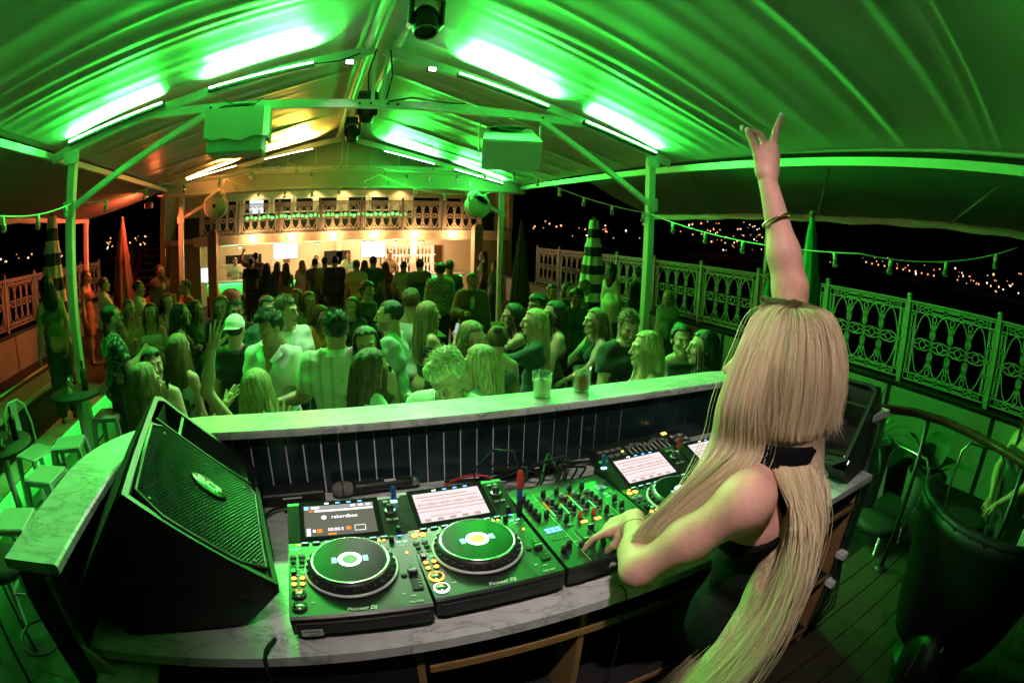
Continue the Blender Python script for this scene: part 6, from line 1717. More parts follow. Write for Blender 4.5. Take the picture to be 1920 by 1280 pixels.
    def garment(name, P, infl, clip, colf, res=None, k=.045, mt=None, fold=.004):
        P2 = [(tuple(p[0]), tuple(p[1]), p[2]+infl, p[3]+infl) for p in P]
        lo, hi = boundsof(P, .05+infl)
        ph = random.uniform(0, 9)
        def fn(X, Y, Z):
            d = sdf_eval(P2, X, Y, Z, k)
            d = d+fold*(np.sin(X*24+Z*21+ph+2.0*np.sin(Z*9+Y*13))*np.sin(Z*15-X*13+Y*16+ph)+.45*np.sin(Z*46+X*30+3*np.sin(X*14+ph)))
            if clip is not None: d = np.maximum(d, clip(X, Y, Z))
            return d
        v, q = sdf_mesh(fn, lo, hi, res or lod)
        if len(v) == 0: return None
        c = colf(v) if callable(colf) else np.tile(np.array(colf), (len(v), 1))
        g = np_mesh(name, v, q, c, (mt or m_cloth,)); ob = bpy.data.objects.new(name, g); C.objects.link(ob); ob.parent = o; return ob
    inv = RU.T
    def ucoord(X, Y, Z):   # upright torso coordinates
        a, b_, c_ = X-piv[0], Y-piv[1], Z-piv[2]-dz
        return (inv[0, 0]*a+inv[0, 1]*b_+inv[0, 2]*c_, inv[1, 0]*a+inv[1, 1]*b_+inv[1, 2]*c_, inv[2, 0]*a+inv[2, 1]*b_+inv[2, 2]*c_+hz)
    def capcut(S, E, t, X, Y, Z):   # positive beyond fraction t of the upper arm
        d = E-S; L_2 = np.dot(d, d); return ((X-S[0])*d[0]+(Y-S[1])*d[1]+(Z-S[2])*d[2])/math.sqrt(L_2)-t*math.sqrt(L_2)
    def pattern(v):
        base = np.tile(np.array(tcol), (len(v), 1))
        if tpat is None: return base
        kind, c2 = tpat; c2 = np.array(c2)
        if kind == 'stripes': mm = (np.abs(np.mod(v[:, 0]*14, 1)-.5) < .12)
        elif kind == 'leaf': mm = (np.sin(v[:, 0]*70+3*np.sin(v[:, 2]*31))*np.sin(v[:, 2]*60+4*np.sin(v[:, 0]*40+v[:, 1]*30))) > .42
        elif kind == 'check': mm = (np.mod(v[:, 0]*12, 1) < .35) ^ (np.mod(v[:, 2]*12, 1) < .35)
        elif kind == 'open': mm = np.abs(v[:, 0]) < .05
        else: mm = np.zeros(len(v), bool)
        base[mm] = c2; return base
    if top in ('tee', 'shirt', 'longsleeve', 'jacket', 'tank', 'cami', 'dress', 'halter', 'poncho'):
        P = list(tor); 
        sl = {'tee': .62, 'shirt': .72, 'longsleeve': 9, 'jacket': 9}.get(top)
        if sl:
            for a in arms: P += [(a[0][0], a[0][1], a[0][2]-.004, a[0][3]+.006)]+([(q[0], q[1], q[2], q[3]+.006) for q in a[1:]] if sl > 2 else [])
        if top in ('tee', 'shirt', 'jacket'): P += [(U((-.075*k_, .012, .93*k_)), U((.075*k_, .012, .93*k_)), .118*k_, .118*k_), (U((-.07*k_, .012, 1.08*k_)), U((.07*k_, .012, 1.08*k_)), .108*k_, .108*k_)]
        if top in ('tee', 'shirt', 'longsleeve', 'jacket'): P += [(neck[1][0], neck[1][1], neck[1][2]-.004, neck[1][3]-.004)]
        hem = {'tee': .86, 'shirt': .84, 'longsleeve': .90, 'jacket': .82, 'tank': .90, 'cami': 1.02, 'dress': .55, 'halter': 1.0, 'poncho': .8}[top]*k_
        neckz = {'tee': 1.455, 'shirt': 1.475, 'longsleeve': 1.46, 'jacket': 1.48, 'tank': 1.425, 'cami': 1.352, 'dress': 1.362, 'halter': 1.43, 'poncho': 1.46}[top]*k_
        if top == 'dress':
            for lg in legs: P += [(lg[0][0], lg[0][0]+(lg[0][1]-lg[0][0])*.85, lg[0][2]+.02, lg[0][2]+.015)]
        def clip(X, Y, Z):
            ux, uy, uz = ucoord(X, Y, Z)
            nr = np.sqrt(ux*ux+(uy+.012)**2)
            d = np.maximum(hem-uz, np.minimum(uz-neckz, .088*k_-nr) if sl else uz-neckz)
            if seated and top == 'dress': d = uz-neckz
            if top == 'shirt': d = np.maximum(d, np.minimum(.055+.02*0-np.abs(ux)*1.25-(1.40*k_-uz)*.5, np.minimum(uy-.0, uz-1.30*k_))*1.0)
            if top in ('tank', 'halter'): d = np.maximum(d, np.abs(ux)-(.115 if fem else .145)*k_-np.maximum(0, (1.33*k_-uz))*1.0)
            if sl and sl < 2:
                for sg in (-1, 1):
                    S, E, W_ = joints[sg]
                    # only cut on the arm's own side
                    d = np.maximum(d, np.where(ux*sg > sw*.86, capcut(S, E, sl, X, Y, Z), -1))
            if sl == 9:
                pass
            return d
        garment({'dress': 'dress', 'jacket': 'jacket', 'cami': 'camisole', 'halter': 'halter_top', 'tank': 'vest'}.get(top, 'shirt'), P, {'jacket': .022, 'shirt': .018, 'tee': .015, 'poncho': .03}.get(top, .008), clip, pattern, fold=.009 if top in ('shirt', 'jacket', 'tee') else .004)
        if top in ('cami', 'dress') and lod < .026:
            sm = mat('strap_%d' % int(sum(tcol)*100), tcol, .7)
            for sg in (-1, 1): b = MB(); b.tube([tuple(U((sg*.075*k_, .098*k_, 1.30*k_))), tuple(U((sg*.085*k_, .055*k_, 1.42*k_))), tuple(U((sg*.085*k_, -.03, 1.455*k_))), tuple(U((sg*.078*k_, -.10*k_, 1.32*k_)))], .006, 5, sm); b.build('shoulder_strap', o)
        if top == 'jacket':
            garment('shirt_front', [tor[2], tor[1]], .026, lambda X, Y, Z: np.maximum(np.maximum(np.abs(ucoord(X, Y, Z)[0])-.055, -ucoord(X, Y, Z)[1]), np.maximum(.88*k_-ucoord(X, Y, Z)[2], ucoord(X, Y, Z)[2]-1.42*k_)), (.62, .62, .58), fold=.002)
        if top == 'shirt':
            b = MB(); cm = mat('collar_%d%d%d' % tuple(int(c*9) for c in tcol), tcol, .8)
            for sg in (-1, 1):
                p = [U((sg*.015, .105*k_, 1.395*k_)), U((sg*.062*k_, .07*k_, 1.455*k_)), U((sg*.078*k_, .0, 1.492*k_)), U((sg*.045*k_, -.068*k_, 1.495*k_)), U((0, -.078*k_, 1.495*k_))]
                q = [U((sg*.055*k_, .135*k_, 1.39*k_)), U((sg*.105*k_, .075*k_, 1.43*k_)), U((sg*.112*k_, .0, 1.452*k_)), U((sg*.065*k_, -.098*k_, 1.455*k_)), U((0, -.105*k_, 1.455*k_))]
                b.add([tuple(v) for v in p+q], [(i, i+1, 6+i, 5+i) for i in range(4)], cm, True)
            b.build('collar', o)
    if top != 'dress' or True:
        if bottom in ('trousers', 'shorts', 'jeans', 'wide'):
            P = []
            for lg in legs:
                e = .012 if bottom != 'wide' else .035
                P += [(lg[0][0], lg[0][1], lg[0][2]+e, lg[0][3]+e*1.4)]
                if bottom != 'shorts': P += [(lg[1][0], lg[2][1], lg[1][2]+e*1.2, lg[2][3]+.02+(e if bottom == 'wide' else 0))]
            P += [tor[0], tor[4]]
            if top != 'dress': garment('trousers' if bottom != 'shorts' else 'shorts', P, .008, lambda X, Y, Z: np.maximum(ucoord(X, Y, Z)[2]-1.03*k_ if not seated else Z-(dz+1.03*k_), (.095*k_ if bottom != 'shorts' else .56*k_+dz)-Z), bcol, res=max(lod, .02))
        elif bottom == 'skirt':
            P = [tor[0], tor[4]]+[(lg[0][0], lg[0][0]+(lg[0][1]-lg[0][0])*.9, lg[0][2]+.02, lg[0][2]+.025) for lg in legs]
            garment('skirt', P, .012, lambda X, Y, Z: np.maximum(ucoord(X, Y, Z)[2]-1.06*k_, (-9 if seated else .60*k_)-Z), bcol, k=.10, res=max(lod, .02))
    # hair
    hres2 = max(.0075 if lod < .02 else lod*.55, .0075)
    ph = random.uniform(0, 6)
    def hair_mesh(name, fn, lo, hi, res=None, c=None):
        v, q = sdf_mesh(fn, lo, hi, res or hres2)
        if not len(v): return None
        w = v @ np.eye(3)
        st = .55+.45*np.sin(np.arctan2(v[:, 0], v[:, 1]-.0)*23+6*np.sin(v[:, 2]*9+ph)+ph)*.5+.22
        cc = np.array(c if c is not None else hcol)[None, :]*np.clip(st, .45, 1.35)[:, None]
        v = (v*hs) @ HR.T+HC
        g = np_mesh(name, v, q, cc, (m_hair,)); ob = bpy.data.objects.new(name, g); C.objects.link(ob); ob.parent = o; return ob
    def ell(X, Y, Z, c, r):
        a = np.sqrt(((X-c[0])/r[0])**2+((Y-c[1])/r[1])**2+((Z-c[2])/r[2])**2); return (a-1)*min(r)
    def strandn(X, Y, Z): return .0016*np.sin(np.arctan2(X, Y+.02)*46+4*np.sin(Z*9+ph)+ph)+.0024*np.sin(np.arctan2(X, Y)*11+Z*9+ph)
    if hair in ('short', 'quiff', 'curly', 'buzz'):
        th = {'short': .012, 'quiff': .014, 'curly': .026, 'buzz': .004}[hair]
        def fn(X, Y, Z):
            d = ell(X, Y, Z, (0, -.014, .036), (.075+th, .096+th, .086+th))
            if hair == 'quiff': d = np.minimum(d, ell(X, Y, Z, (.01, .045, .105), (.062, .060, .038)))
            if hair == 'curly': d = d+.009*np.sin(X*150+ph)*np.sin(Y*150+ph)*np.sin(Z*150)+.004*np.sin(X*70)*np.sin(Z*80)
            else: d = d+.0030*np.sin(np.arctan2(X, Z)*40+Y*60+ph)+.002*np.sin(Y*160+X*120+ph)
            # hairline: remove face, ears and nape
            face = np.minimum(Y-(.030+.42*(Z-.045)*0-.0), (.068 if hair != 'curly' else .062)-Z+.25*np.abs(X))
            d = np.maximum(d, face)
            d = np.maximum(d, -.052-Z+.35*(Y+.07)*0)
            d = np.maximum(d, np.minimum(Y+.028, .018-Z))
            return d
        hair_mesh('hair', fn, (-.13, -.15, -.08), (.13, .14, .18))
        if lod < .021 and hair != 'buzz':      # short tufts break up the outline
            b = MB(); hm = mat('hair_lock_%d' % int(1000*sum(hcol)), hcol, .42)
            for q in range(230):
                a = random.uniform(-math.pi, math.pi); e = random.uniform(.05, 1.5) if abs(a) > 1.2 else random.uniform(.75, 1.5)
                d = np.array((math.sin(a)*math.cos(e), math.cos(a)*math.cos(e), math.sin(e))); p0 = np.array((0, -.014, .036))+d*np.array((.075+th*.8, .096+th*.8, .086+th*.8))
                if hair == 'quiff' and p0[1] > .0 and p0[2] > .06: p0 = p0+np.array((0, 0, .026))
                t1 = np.array((random.gauss(0, .5), -.35 if hair != 'quiff' else .45, .35 if hair == 'quiff' else -.25))+d*.75; t1 /= np.linalg.norm(t1); Lk = random.uniform(.014, .032)
                pts = [p0, p0+t1*Lk*.55+d*.003, p0+t1*Lk]
                b.tube([tuple(HR @ (p*hs)+HC) for p in pts], [.0026, .0020, .0006], 3, hm, caps=False)
            b.build('hair_tufts', o, kind='stuff')
    elif hair in ('cap',):
        def fn(X, Y, Z):
            d = ell(X, Y, Z, (0, -.014, .036), (.086, .106, .092)); d = np.maximum(d, .022-Z)
            b2 = np.maximum(np.maximum(np.abs(Z-.024-.10*(-.09-Y)*.9)-.005, ell(X, Y, Z, (0, -.115, .02), (.075, .075, 1))), Y+.08)
            return np.minimum(d, b2)
        v, q = sdf_mesh(fn, (-.12, -.21, -.04), (.12, .13, .15), .007)
        g = np_mesh('cap', (v*hs) @ HR.T+HC, q, np.tile((.75, .75, .72), (len(v), 1)), (m_cloth,)); ob = bpy.data.objects.new('cap', g); C.objects.link(ob); ob.parent = o
        def fn2(X, Y, Z): return np.maximum(np.maximum(ell(X, Y, Z, (0, -.014, .03), (.082, .103, .09)), np.maximum(Z-.03, -.055-Z)), Y+.03)
        hair_mesh('hair', fn2, (-.11, -.14, -.08), (.11, .05, .05))
    else:
        Ld = {'long': .36, 'bob': .14, 'mid': .24, 'vlong': .50, 'bun': 0, 'pony': 0}[hair]
        wv = .009 if spec == 'wavy' else .003
        vol = 1.0
        # hanging part follows world down: build in head frame using torso frame's down
        dn = HR.T @ (RU @ np.array((0, 0, -1.0))); dn = dn/np.linalg.norm(dn)
        def fn(X, Y, Z):
            d = ell(X, Y, Z, (0, -.016, .034), (.090, .110, .099))
            d = np.maximum(d, np.minimum(np.minimum(Y-.012-.25*np.maximum(Z, 0), .085+.10*np.abs(X)*0-Z), .2))
            d = np.maximum(d, -.075-Z)
            if Ld > 0:
                # curtain: flattened tube from behind the ears down the back and over shoulders
                ax_, ay_, az_ = 0, -.045, .0
                t = np.clip(((X-ax_)*dn[0]+(Y-ay_)*dn[1]+(Z-az_)*dn[2])/(Ld+.05), 0, 1)
                cx = ax_+dn[0]*t*(Ld+.05); cy_2 = ay_+dn[1]*t*(Ld+.05)-.030*np.sin(np.minimum(t*1.7, 1)*math.pi/2)*1.0; cz = az_+dn[2]*t*(Ld+.05)
                ww = .094+.020*np.sin(t*3.0)-.035*np.maximum(t-.7, 0)/.3+wv*np.sin(t*Ld*55+ph+X*20)
                wy = .062-.022*t+wv*.6*np.sin(t*Ld*48+ph)
                dd = (np.sqrt(((X-cx)/ww)**2+((Y-cy_2)/wy)**2+((Z-cz)/.03)**2*(t >= 1)+((Z-cz)/.05)**2*(t <= 0))-1)*np.minimum(wy, ww)*.8
                dd = np.maximum(dd, np.where(Z > -.13, -(ell(X, Y, Z, (0, .06, -.02), (.062, .10, .10))), -1))
                h = np.maximum(.02-np.abs(d-dd), 0)/.02; d = np.minimum(d, dd)-h*h*.005
            return d+strandn(X, Y, Z)
        ext = Ld+.12
        lo = np.array((-.15, -.20, -.12)); hi = np.array((.15, .13, .17)); e = dn*ext
        lo = np.minimum(lo, e-.13); hi = np.maximum(hi, e+.10)
        hair_mesh('hair', fn, lo, hi)
        if hair == 'bun': hair_mesh('hair_bun', lambda X, Y, Z: ell(X, Y, Z, (0, -.10, .09), (.045, .042, .042))+strandn(X, Y, Z), (-.07, -.17, .02), (.07, -.03, .16))
        if hair == 'pony': hair_mesh('hair_tail', lambda X, Y, Z: sdf_eval([((0, -.105, .06), (0, -.15, .0), .03, .034), ((0, -.15, .0), (0, -.14, -.22), .034, .012)], X, Y, Z, .02)+strandn(X, Y, Z), (-.06, -.20, -.25), (.06, -.05, .12))
        if hair not in ('bun', 'pony') and lod < .027 and Ld > .1:   # loose ribbons of hair give an uneven outline
            b = MB(); hm = mat('hair_lock_%d' % int(1000*sum(hcol)), hcol, .42)
            for q in range(120):
                a = random.uniform(-2.4, 2.4); r0 = random.uniform(.92, 1.06)
                p0 = np.array((math.sin(a)*.088*r0, -.018-math.cos(a)*.106*r0, random.uniform(-.02, .04))); pts = []
                for i in range(7):
                    tt = i/6; p = p0+dn*(Ld+.06+random.uniform(0, .03))*tt*random.uniform(.97, 1.0)
                    p = p+np.array((math.sin(a)*(.022*math.sin(tt*2.6)), -.02*math.sin(tt*1.6)-.012*math.cos(a), 0))+wv*np.array((math.sin(tt*Ld*50+a*3), math.cos(tt*Ld*44+a), 0))
                    pts.append(tuple(HR @ (p*hs)+HC))
                b.tube(pts, [.0018, .003, .0034, .0032, .003, .0022, .0008], 3, hm, caps=False)
            b.build('hair_locks', o, kind='stuff')
    # accessories that belong to the figure
    def wh(p): return tuple(HR @ (np.array(p)*hs)+HC)
    if 'sunglasses' in accs or 'sunhead' in accs:
        dz_ = (0, .0) if 'sunglasses' in accs else (.075, -.030)
        b = MB()
        for sg in (-1, 1):
            pts = [wh((sg*.032+.021*math.cos(a), .105+dz_[1]-.004*abs(math.cos(a)), .006+dz_[0]+.017*math.sin(a))) for a in [i*math.pi/6 for i in range(12)]]
            b.add(pts, [tuple(range(12))], m_blackgloss); b.tube(pts, .0022, 5, m_black, closed=True); b.tube([wh((sg*.053, .102+dz_[1], .008+dz_[0])), wh((sg*.078, .02, .010+dz_[0]*.4))], .002, 5, m_black)
        b.tube([wh((-.011, .109+dz_[1], .01+dz_[0])), wh((.011, .109+dz_[1], .01+dz_[0]))], .002, 5, m_black); b.build('sunglasses', o)
    Rz = rotz(-R(head))
    for i_, (W_, fd, up, hp, sg) in enumerate(hands):
        ps = (L, Rr)[i_]
        if ps in ('drink', 'mid', 'phone') and lod < .027 and len(label.split()) <= 12:
            p = Rz @ (W_+fd*.075)+np.array((x, y, zf))
            if ps == 'phone':
                t = empty('mobile_phone', tuple(p), -R(head), label='phone held up by the '+label, cat='phone')
                b = MB(); b.box((0, 0, .03), (.072, .009, .148), m_black, .003, (R(-15), 0, 0)); b.build('case', t)
                b = MB(); b.box((0, -.0055, .03), (.066, .001, .138), emat('phone_glow2', (.6, .75, .7), .8), 0, (R(-15), 0, 0)); b.build('screen', t)
            else: glass((p[0], p[1], p[2]-.03), 'drink held by the '+label, (m_drink, m_drinkd)[int(p[0]*100) % 2], r=.034, h=.11, fill=.075, lime=False, straw=int(p[1]*100) % 2 == 0)
    def world(p): return Rz @ np.array(p)+np.array((x, y, zf))
    return o, joints, world, tipw
# x, y, heading, height, sex, label, look
person(-1.99, 3.93, 55, 1.8, 'm', lod=0.026, label='bearded man in sunglasses and a black leaf print shirt by the left post', hair='short',hcol=(.015,.011,.009),top='shirt',tcol=(.012,.013,.016),tpat=('leaf',(.42,.50,.48)),L='down',Rr='drink',hpitch=8,beard=True,accs=('sunglasses',))
person(-2.35, 5.40, 130, 1.68, 'f', lod=0.026, label='woman with straight dark blond hair behind the man in the leaf print shirt', hair='long',hcol=(.24,.145,.07),top='cami',tcol=(.45,.55,.56),L='chest',Rr='mouth')
person(-3.44, 6.97, 60, 1.548, 'm', lod=0.034, label='man in a pale open shirt behind the left tent post', zf=-.15,hair='short',hcol=(.015,.011,.009),top='shirt',tcol=(.72,.72,.70),Rr='table',L='table')
person(-3.20, 4.75, -40, 1.768, 'f', lod=0.026, label='woman in a low backed top leaning away beside the left post', zf=-.15,hair='mid',hcol=(.015,.011,.009),top='cami',tcol=(.10,.13,.05),bottom='trousers',L='down',Rr='back',lean=6,roll=-6)
person(-4.17, 7.72, 90, 1.66, 'f', lod=0.034, label='long haired woman lit orange by the far left balustrade', zf=-.15,hair='long',hcol=(.10,.05,.025),top='dress',tcol=(.3,.1,.06))
person(-2.65, 6.64, 80, 1.461, 'm', lod=0.034, label='dark haired man in a cream shirt seated beside the orange parasol', zf=-.15,hair='short',hcol=(.015,.011,.009),top='shirt',tcol=(.72,.66,.56),Rr='table',L='chest')
person(-1.90, 5.02, 165, 1.66, 'f', lod=0.026, label='woman with long brown hair in a white strappy dress facing the booth', hair='long',hcol=(.10,.05,.025),top='dress',tcol=(.72,.72,.70),L='chest',Rr='drink',spec='wavy')
person(-2.92, 8.67, 120, 1.602, 'm', lod=0.034, label='man in a black jacket with his face lit red', zf=-.15,hair='short',hcol=(.015,.011,.009),top='jacket',tcol=(.02,.012,.012))
person(-1.98, 7.17, -120, 1.76, 'm', lod=0.034, label='man in a red shirt raising his hand by the far left post', hair='buzz',hcol=(.015,.011,.009),top='tee',tcol=(.60,.05,.04),L='mouth',skin='t')
person(-1.89, 5.74, 140, 1.69, 'f', lod=0.026, label='woman lit pink by her phone in the left crowd', hair='mid',hcol=(.015,.011,.009),top='cami',tcol=(.5,.1,.2),L='phone')
person(-1.38, 4.58, 75, 1.68, 'f', lod=0.026, label='woman with black hair in profile looking right in the left crowd', hair='long',hcol=(.015,.011,.009),top='halter',tcol=(.015,.015,.017),L='chest')
person(-1.39, 5.34, 100, 1.62, 'f', lod=0.026, label='woman with very long dark hair and black sleeves left of the cap wearer', hair='vlong',hcol=(.015,.011,.009),top='longsleeve',tcol=(.015,.015,.017),Rr='drink')
person(-0.92, 4.73, 175, 1.72, 'f', lod=0.026, label='brown haired woman in a black tee facing the booth beside the brown porch post', hair='long',hcol=(.12,.09,.06),top='tee',tcol=(.015,.015,.017))
person(-0.69, 4.38, 170, 1.715, 'm', lod=0.026, label='dark haired man facing the booth above the white cap', hair='short',hcol=(.015,.011,.009),top='tee',tcol=(.015,.015,.017))
person(-0.53, 3.24, 10, 1.728, 'm', lod=0.02, label='person in a backwards white cap and black tee seen from behind', hair='cap',hcol=(.015,.011,.009),top='tee',tcol=(.015,.015,.017))
person(-1.03, 2.45, 170, 1.647, 'f', lod=0.02, label='dark haired woman with sunglasses pushed up on her head', hair='long',hcol=(.015,.011,.009),top='cami',tcol=(.05,.05,.05),hpitch=8,hyaw=-20,accs=('sunhead',),L='chest')
person(-0.93, 1.95, 40, 1.661, 'f', lod=0.016, label='woman with wavy dark blond hair and a bare shoulder behind the wedge speaker', hair='long',hcol=(.24,.145,.07),top='cami',tcol=(.4,.3,.2),spec='wavy',Rr=((.26,.34,.06),'open',(.4,-.4,-1)))
person(-0.95, 2.89, 25, 1.65, 'f', lod=0.02, label='woman with long brown hair and a pale blue top seen from behind', hair='vlong',hcol=(.20,.11,.05),top='cami',tcol=(.40,.56,.58),bottom='skirt',bcol=(.7,.7,.68))
person(-0.19, 2.88, 200, 1.794, 'm', lod=0.02, label='young man in a white open collar shirt looking down', hair='quiff',hcol=(.015,.011,.009),top='shirt',tcol=(.74,.74,.72),hyaw=30,hpitch=-16,Rr='down',L='mid',bottom='jeans')
person(-0.11, 3.51, 150, 1.82, 'm', lod=0.02, label='tall man in a white tee with sunglasses on his head', hair='short',hcol=(.10,.05,.025),top='tee',tcol=(.74,.74,.72),tpat=('leaf2',(.1,.1,.1)),accs=('sunhead',),hyaw=-25)
person(-0.32, 4.02, 150, 1.773, 'm', lod=0.026, label='dark haired man behind the man in the open white shirt', hair='short',hcol=(.015,.011,.009),top='tee',tcol=(.05,.1,.08))
person(0.28, 2.49, 5, 1.833, 'm', lod=0.02, label='man in a striped cream shirt seen from behind', hair='short',hcol=(.015,.011,.009),top='shirt',tcol=(.66,.62,.50),tpat=('stripes',(.42,.40,.32)),bottom='jeans',bcol=(.02,.025,.03),L='mid')
person(0.48, 2.43, 185, 1.711, 'f', lod=0.02, label='smiling woman with long black hair facing the booth', hair='long',hcol=(.015,.011,.009),top='halter',tcol=(.05,.02,.02),smile=True,hroll=8)
person(0.41, 1.98, 70, 1.66, 'f', lod=0.016, label='woman in sunglasses with straight brown hair holding a phone by the coping', hair='long',hcol=(.10,.05,.025),top='tee',tcol=(.75,.75,.73),accs=('sunglasses',),Rr='phone',L='mid',lean=4)
person(0.75, 3.10, -70, 1.802, 'm', lod=0.02, label='man in a grey green tee seen in profile looking left', hair='buzz',hcol=(.015,.011,.009),top='tee',tcol=(.33,.38,.33),beard=True,Rr='mid',bottom='trousers')
person(1.08, 3.95, 30, 1.796, 'm', lod=0.026, label='tall man in a white sleeveless top and pale trousers seen from behind', hair='short',hcol=(.10,.05,.025),top='tank',tcol=(.72,.72,.70),bottom='wide',bcol=(.6,.6,.58))
person(1.17, 3.63, 80, 1.7, 'f', lod=0.026, label='woman with long hair and black straps holding up a phone', hair='long',hcol=(.30,.20,.10),top='cami',tcol=(.015,.015,.017),Rr='phone')
person(0.85, 1.59, 215, 1.78, 'm', lod=0.016, label='young man with bleached blond hair looking down in a white shirt', hair='quiff',hcol=(.75,.66,.42),top='shirt',tcol=(.76,.76,.74),hpitch=-38,hyaw=8,Rr='mid',L='chest',lean=10)
person(1.27, 2.62, 150, 1.68, 'f', lod=0.02, label='smiling blond woman looking down behind the bleached blond man', hair='long',hcol=(.24,.145,.07),top='tee',tcol=(.10,.13,.10),smile=True,hpitch=-10,hroll=10,L='chest')
person(1.10, 1.92, -50, 1.66, 'f', lod=0.016, label='blond woman seen from behind right of the bleached blond man', hair='mid',hcol=(.50,.36,.18),top='tee',tcol=(.30,.38,.34))
person(2.12, 3.64, -75, 1.656, 'f', lod=0.026, label='dark haired woman in profile at the crowded high table', hair='mid',hcol=(.015,.011,.009),top='cami',tcol=(.015,.015,.017),L='reach',lean=8)
person(1.56, 2.85, 20, 1.574, 'f', lod=0.02, label='bare shouldered woman leaning over the crowded high table', hair='bun',hcol=(.10,.05,.025),top='cami',tcol=(.15,.15,.15),lean=14,L='table')
person(2.37, 3.84, -110, 1.719, 'm', lod=0.026, label='man with thick dark curly hair seen from behind at the right', hair='curly',hcol=(.015,.011,.009),top='tee',tcol=(.03,.03,.03))
person(2.03, 3.17, -70, 1.67, 'f', lod=0.02, label='blond woman in dark green sleeves holding a can', hair='long',hcol=(.50,.36,.18),top='longsleeve',tcol=(.015,.06,.04),L='reach',Rr='drink')
person(2.32, 3.36, -80, 1.711, 'f', lod=0.026, label='woman with long black hair and bare shoulders looking left', hair='vlong',hcol=(.015,.011,.009),top='halter',tcol=(.06,.05,.04),L='mid')
person(2.66, 3.17, -85, 1.661, 'f', lod=0.026, label='blond woman with a chin length bob looking left', hair='bob',hcol=(.24,.145,.07),top='halter',tcol=(.015,.015,.017),L='table',Rr='table')
person(2.53, 2.47, 195, 1.756, 'm', lod=0.02, label='stocky man in a black tee looking down beside the right post', hair='short',hcol=(.16,.10,.05),top='tee',tcol=(.015,.015,.017),hpitch=-25,beard=True,Rr='lap',L='lap')
person(2.30, 1.90, -75, 1.698, 'f', lod=0.02, label='woman with long wavy blond hair and a white strap below the right post', hair='long',hcol=(.50,.36,.18),top='cami',tcol=(.6,.6,.55),spec='wavy')
person(2.81, 2.12, 205, 1.687, 'f', lod=0.02, label='woman in a black high neck top with her hair tied back', hair='bun',hcol=(.015,.011,.009),top='halter',tcol=(.015,.015,.017),L='chest')
person(2.67, 1.70, -60, 1.727, 'f', lod=0.02, label='long dark haired person seated beside the blonde DJ', hair='vlong',hcol=(.015,.011,.009),top='longsleeve',tcol=(.015,.015,.017))
person(5.01, 6.47, 70, 1.539, 'f', lod=0.034, label='dark haired person in a white jacket near the right balustrade', zf=-.15,hair='mid',hcol=(.015,.011,.009),top='longsleeve',tcol=(.70,.74,.66),bottom='skirt',bcol=(.7,.7,.66),skin='d')
person(3.46, 4.96, 200, 1.631, 'f', lod=0.026, label='person with a round dark afro in the right crowd', zf=-.5,hair='curly',hcol=(.015,.011,.009),top='tee',tcol=(.015,.015,.017),skin='d')
person(3.79, 5.70, 100, 1.369, 'f', lod=0.034, label='woman in a pale dress bending forward under the striped parasol', zf=-.15,hair='mid',hcol=(.24,.145,.07),top='dress',tcol=(.55,.60,.55),lean=22)
person(5.20, 5.97, -20, 1.511, 'm', lod=0.034, label='man in a dark jacket behind the right post', zf=-.15,hair='short',hcol=(.015,.011,.009),top='jacket',tcol=(.015,.015,.017))
person(4.65, 4.50, -120, 1.307, 'f', lod=0.026, label='blond person seated near the right balustrade', zf=-.15,hair='long',hcol=(.50,.36,.18),top='tee',tcol=(.2,.25,.2))
person(3.49, 5.74, 180, 1.615, 'm', lod=0.026, label='man facing the booth behind the curly haired man', hair='short',hcol=(.015,.011,.009),top='tee',tcol=(.3,.35,.3))
person(3.98, 6.16, 150, 1.588, 'f', lod=0.034, label='dark figure between the afro haired person and the curly haired man', hair='long',hcol=(.015,.011,.009),top='tee',tcol=(.015,.015,.017))
person(2.41, 8.02, 5, 1.8, 'm', lod=0.034, label='curly haired man in a plaid jacket seen from behind', hair='curly',hcol=(.04,.03,.02),top='jacket',tcol=(.34,.36,.26),tpat=('check',(.08,.09,.06)))
person(2.47, 6.35, 190, 1.74, 'm', lod=0.034, label='man in a brown jacket over a pale shirt facing the booth', hair='short',hcol=(.015,.011,.009),top='jacket',tcol=(.16,.06,.035),Rr='mid',skin='t')
person(2.35, 9.49, 0, 1.8, 'm', lod=0.034, label='broad man in black seen from behind at the bar', hair='short',hcol=(.015,.011,.009),top='jacket',tcol=(.015,.015,.017))
person(2.73, 8.55, 20, 1.82, 'm', lod=0.034, label='man in a black tee at the right end of the bar', hair='short',hcol=(.015,.011,.009),top='tee',tcol=(.02,.02,.02))
person(2.22, 10.66, 5, 1.7, 'm', lod=0.034, label='man in a khaki tee seen from behind at the bar', hair='buzz',hcol=(.015,.011,.009),top='tee',tcol=(.55,.48,.34))
person(1.86, 11.11, 0, 1.66, 'f', lod=0.034, label='long haired woman in a dark top at the bar below the right television', hair='long',hcol=(.10,.05,.025),top='tee',tcol=(.10,.05,.05))
person(1.50, 10.52, 5, 1.84, 'm', lod=0.034, label='tall man silhouetted against the right television', hair='short',hcol=(.015,.011,.009),top='tee',tcol=(.03,.05,.06))
person(1.11, 10.41, 0, 1.76, 'm', lod=0.034, label='man in a brown shirt at the bar left of the right television', hair='short',hcol=(.1,.05,.03),top='shirt',tcol=(.45,.34,.22))
person(1.43, 11.70, 15, 1.68, 'f', lod=0.034, label='woman in a tan top at the bar beside the man in the brown shirt', hair='long',hcol=(.10,.05,.025),top='tee',tcol=(.4,.32,.22))
person(0.66, 11.12, 10, 1.84, 'm', lod=0.034, label='man in black standing at the centre of the bar', hair='short',hcol=(.015,.011,.009),top='jacket',tcol=(.015,.015,.017))
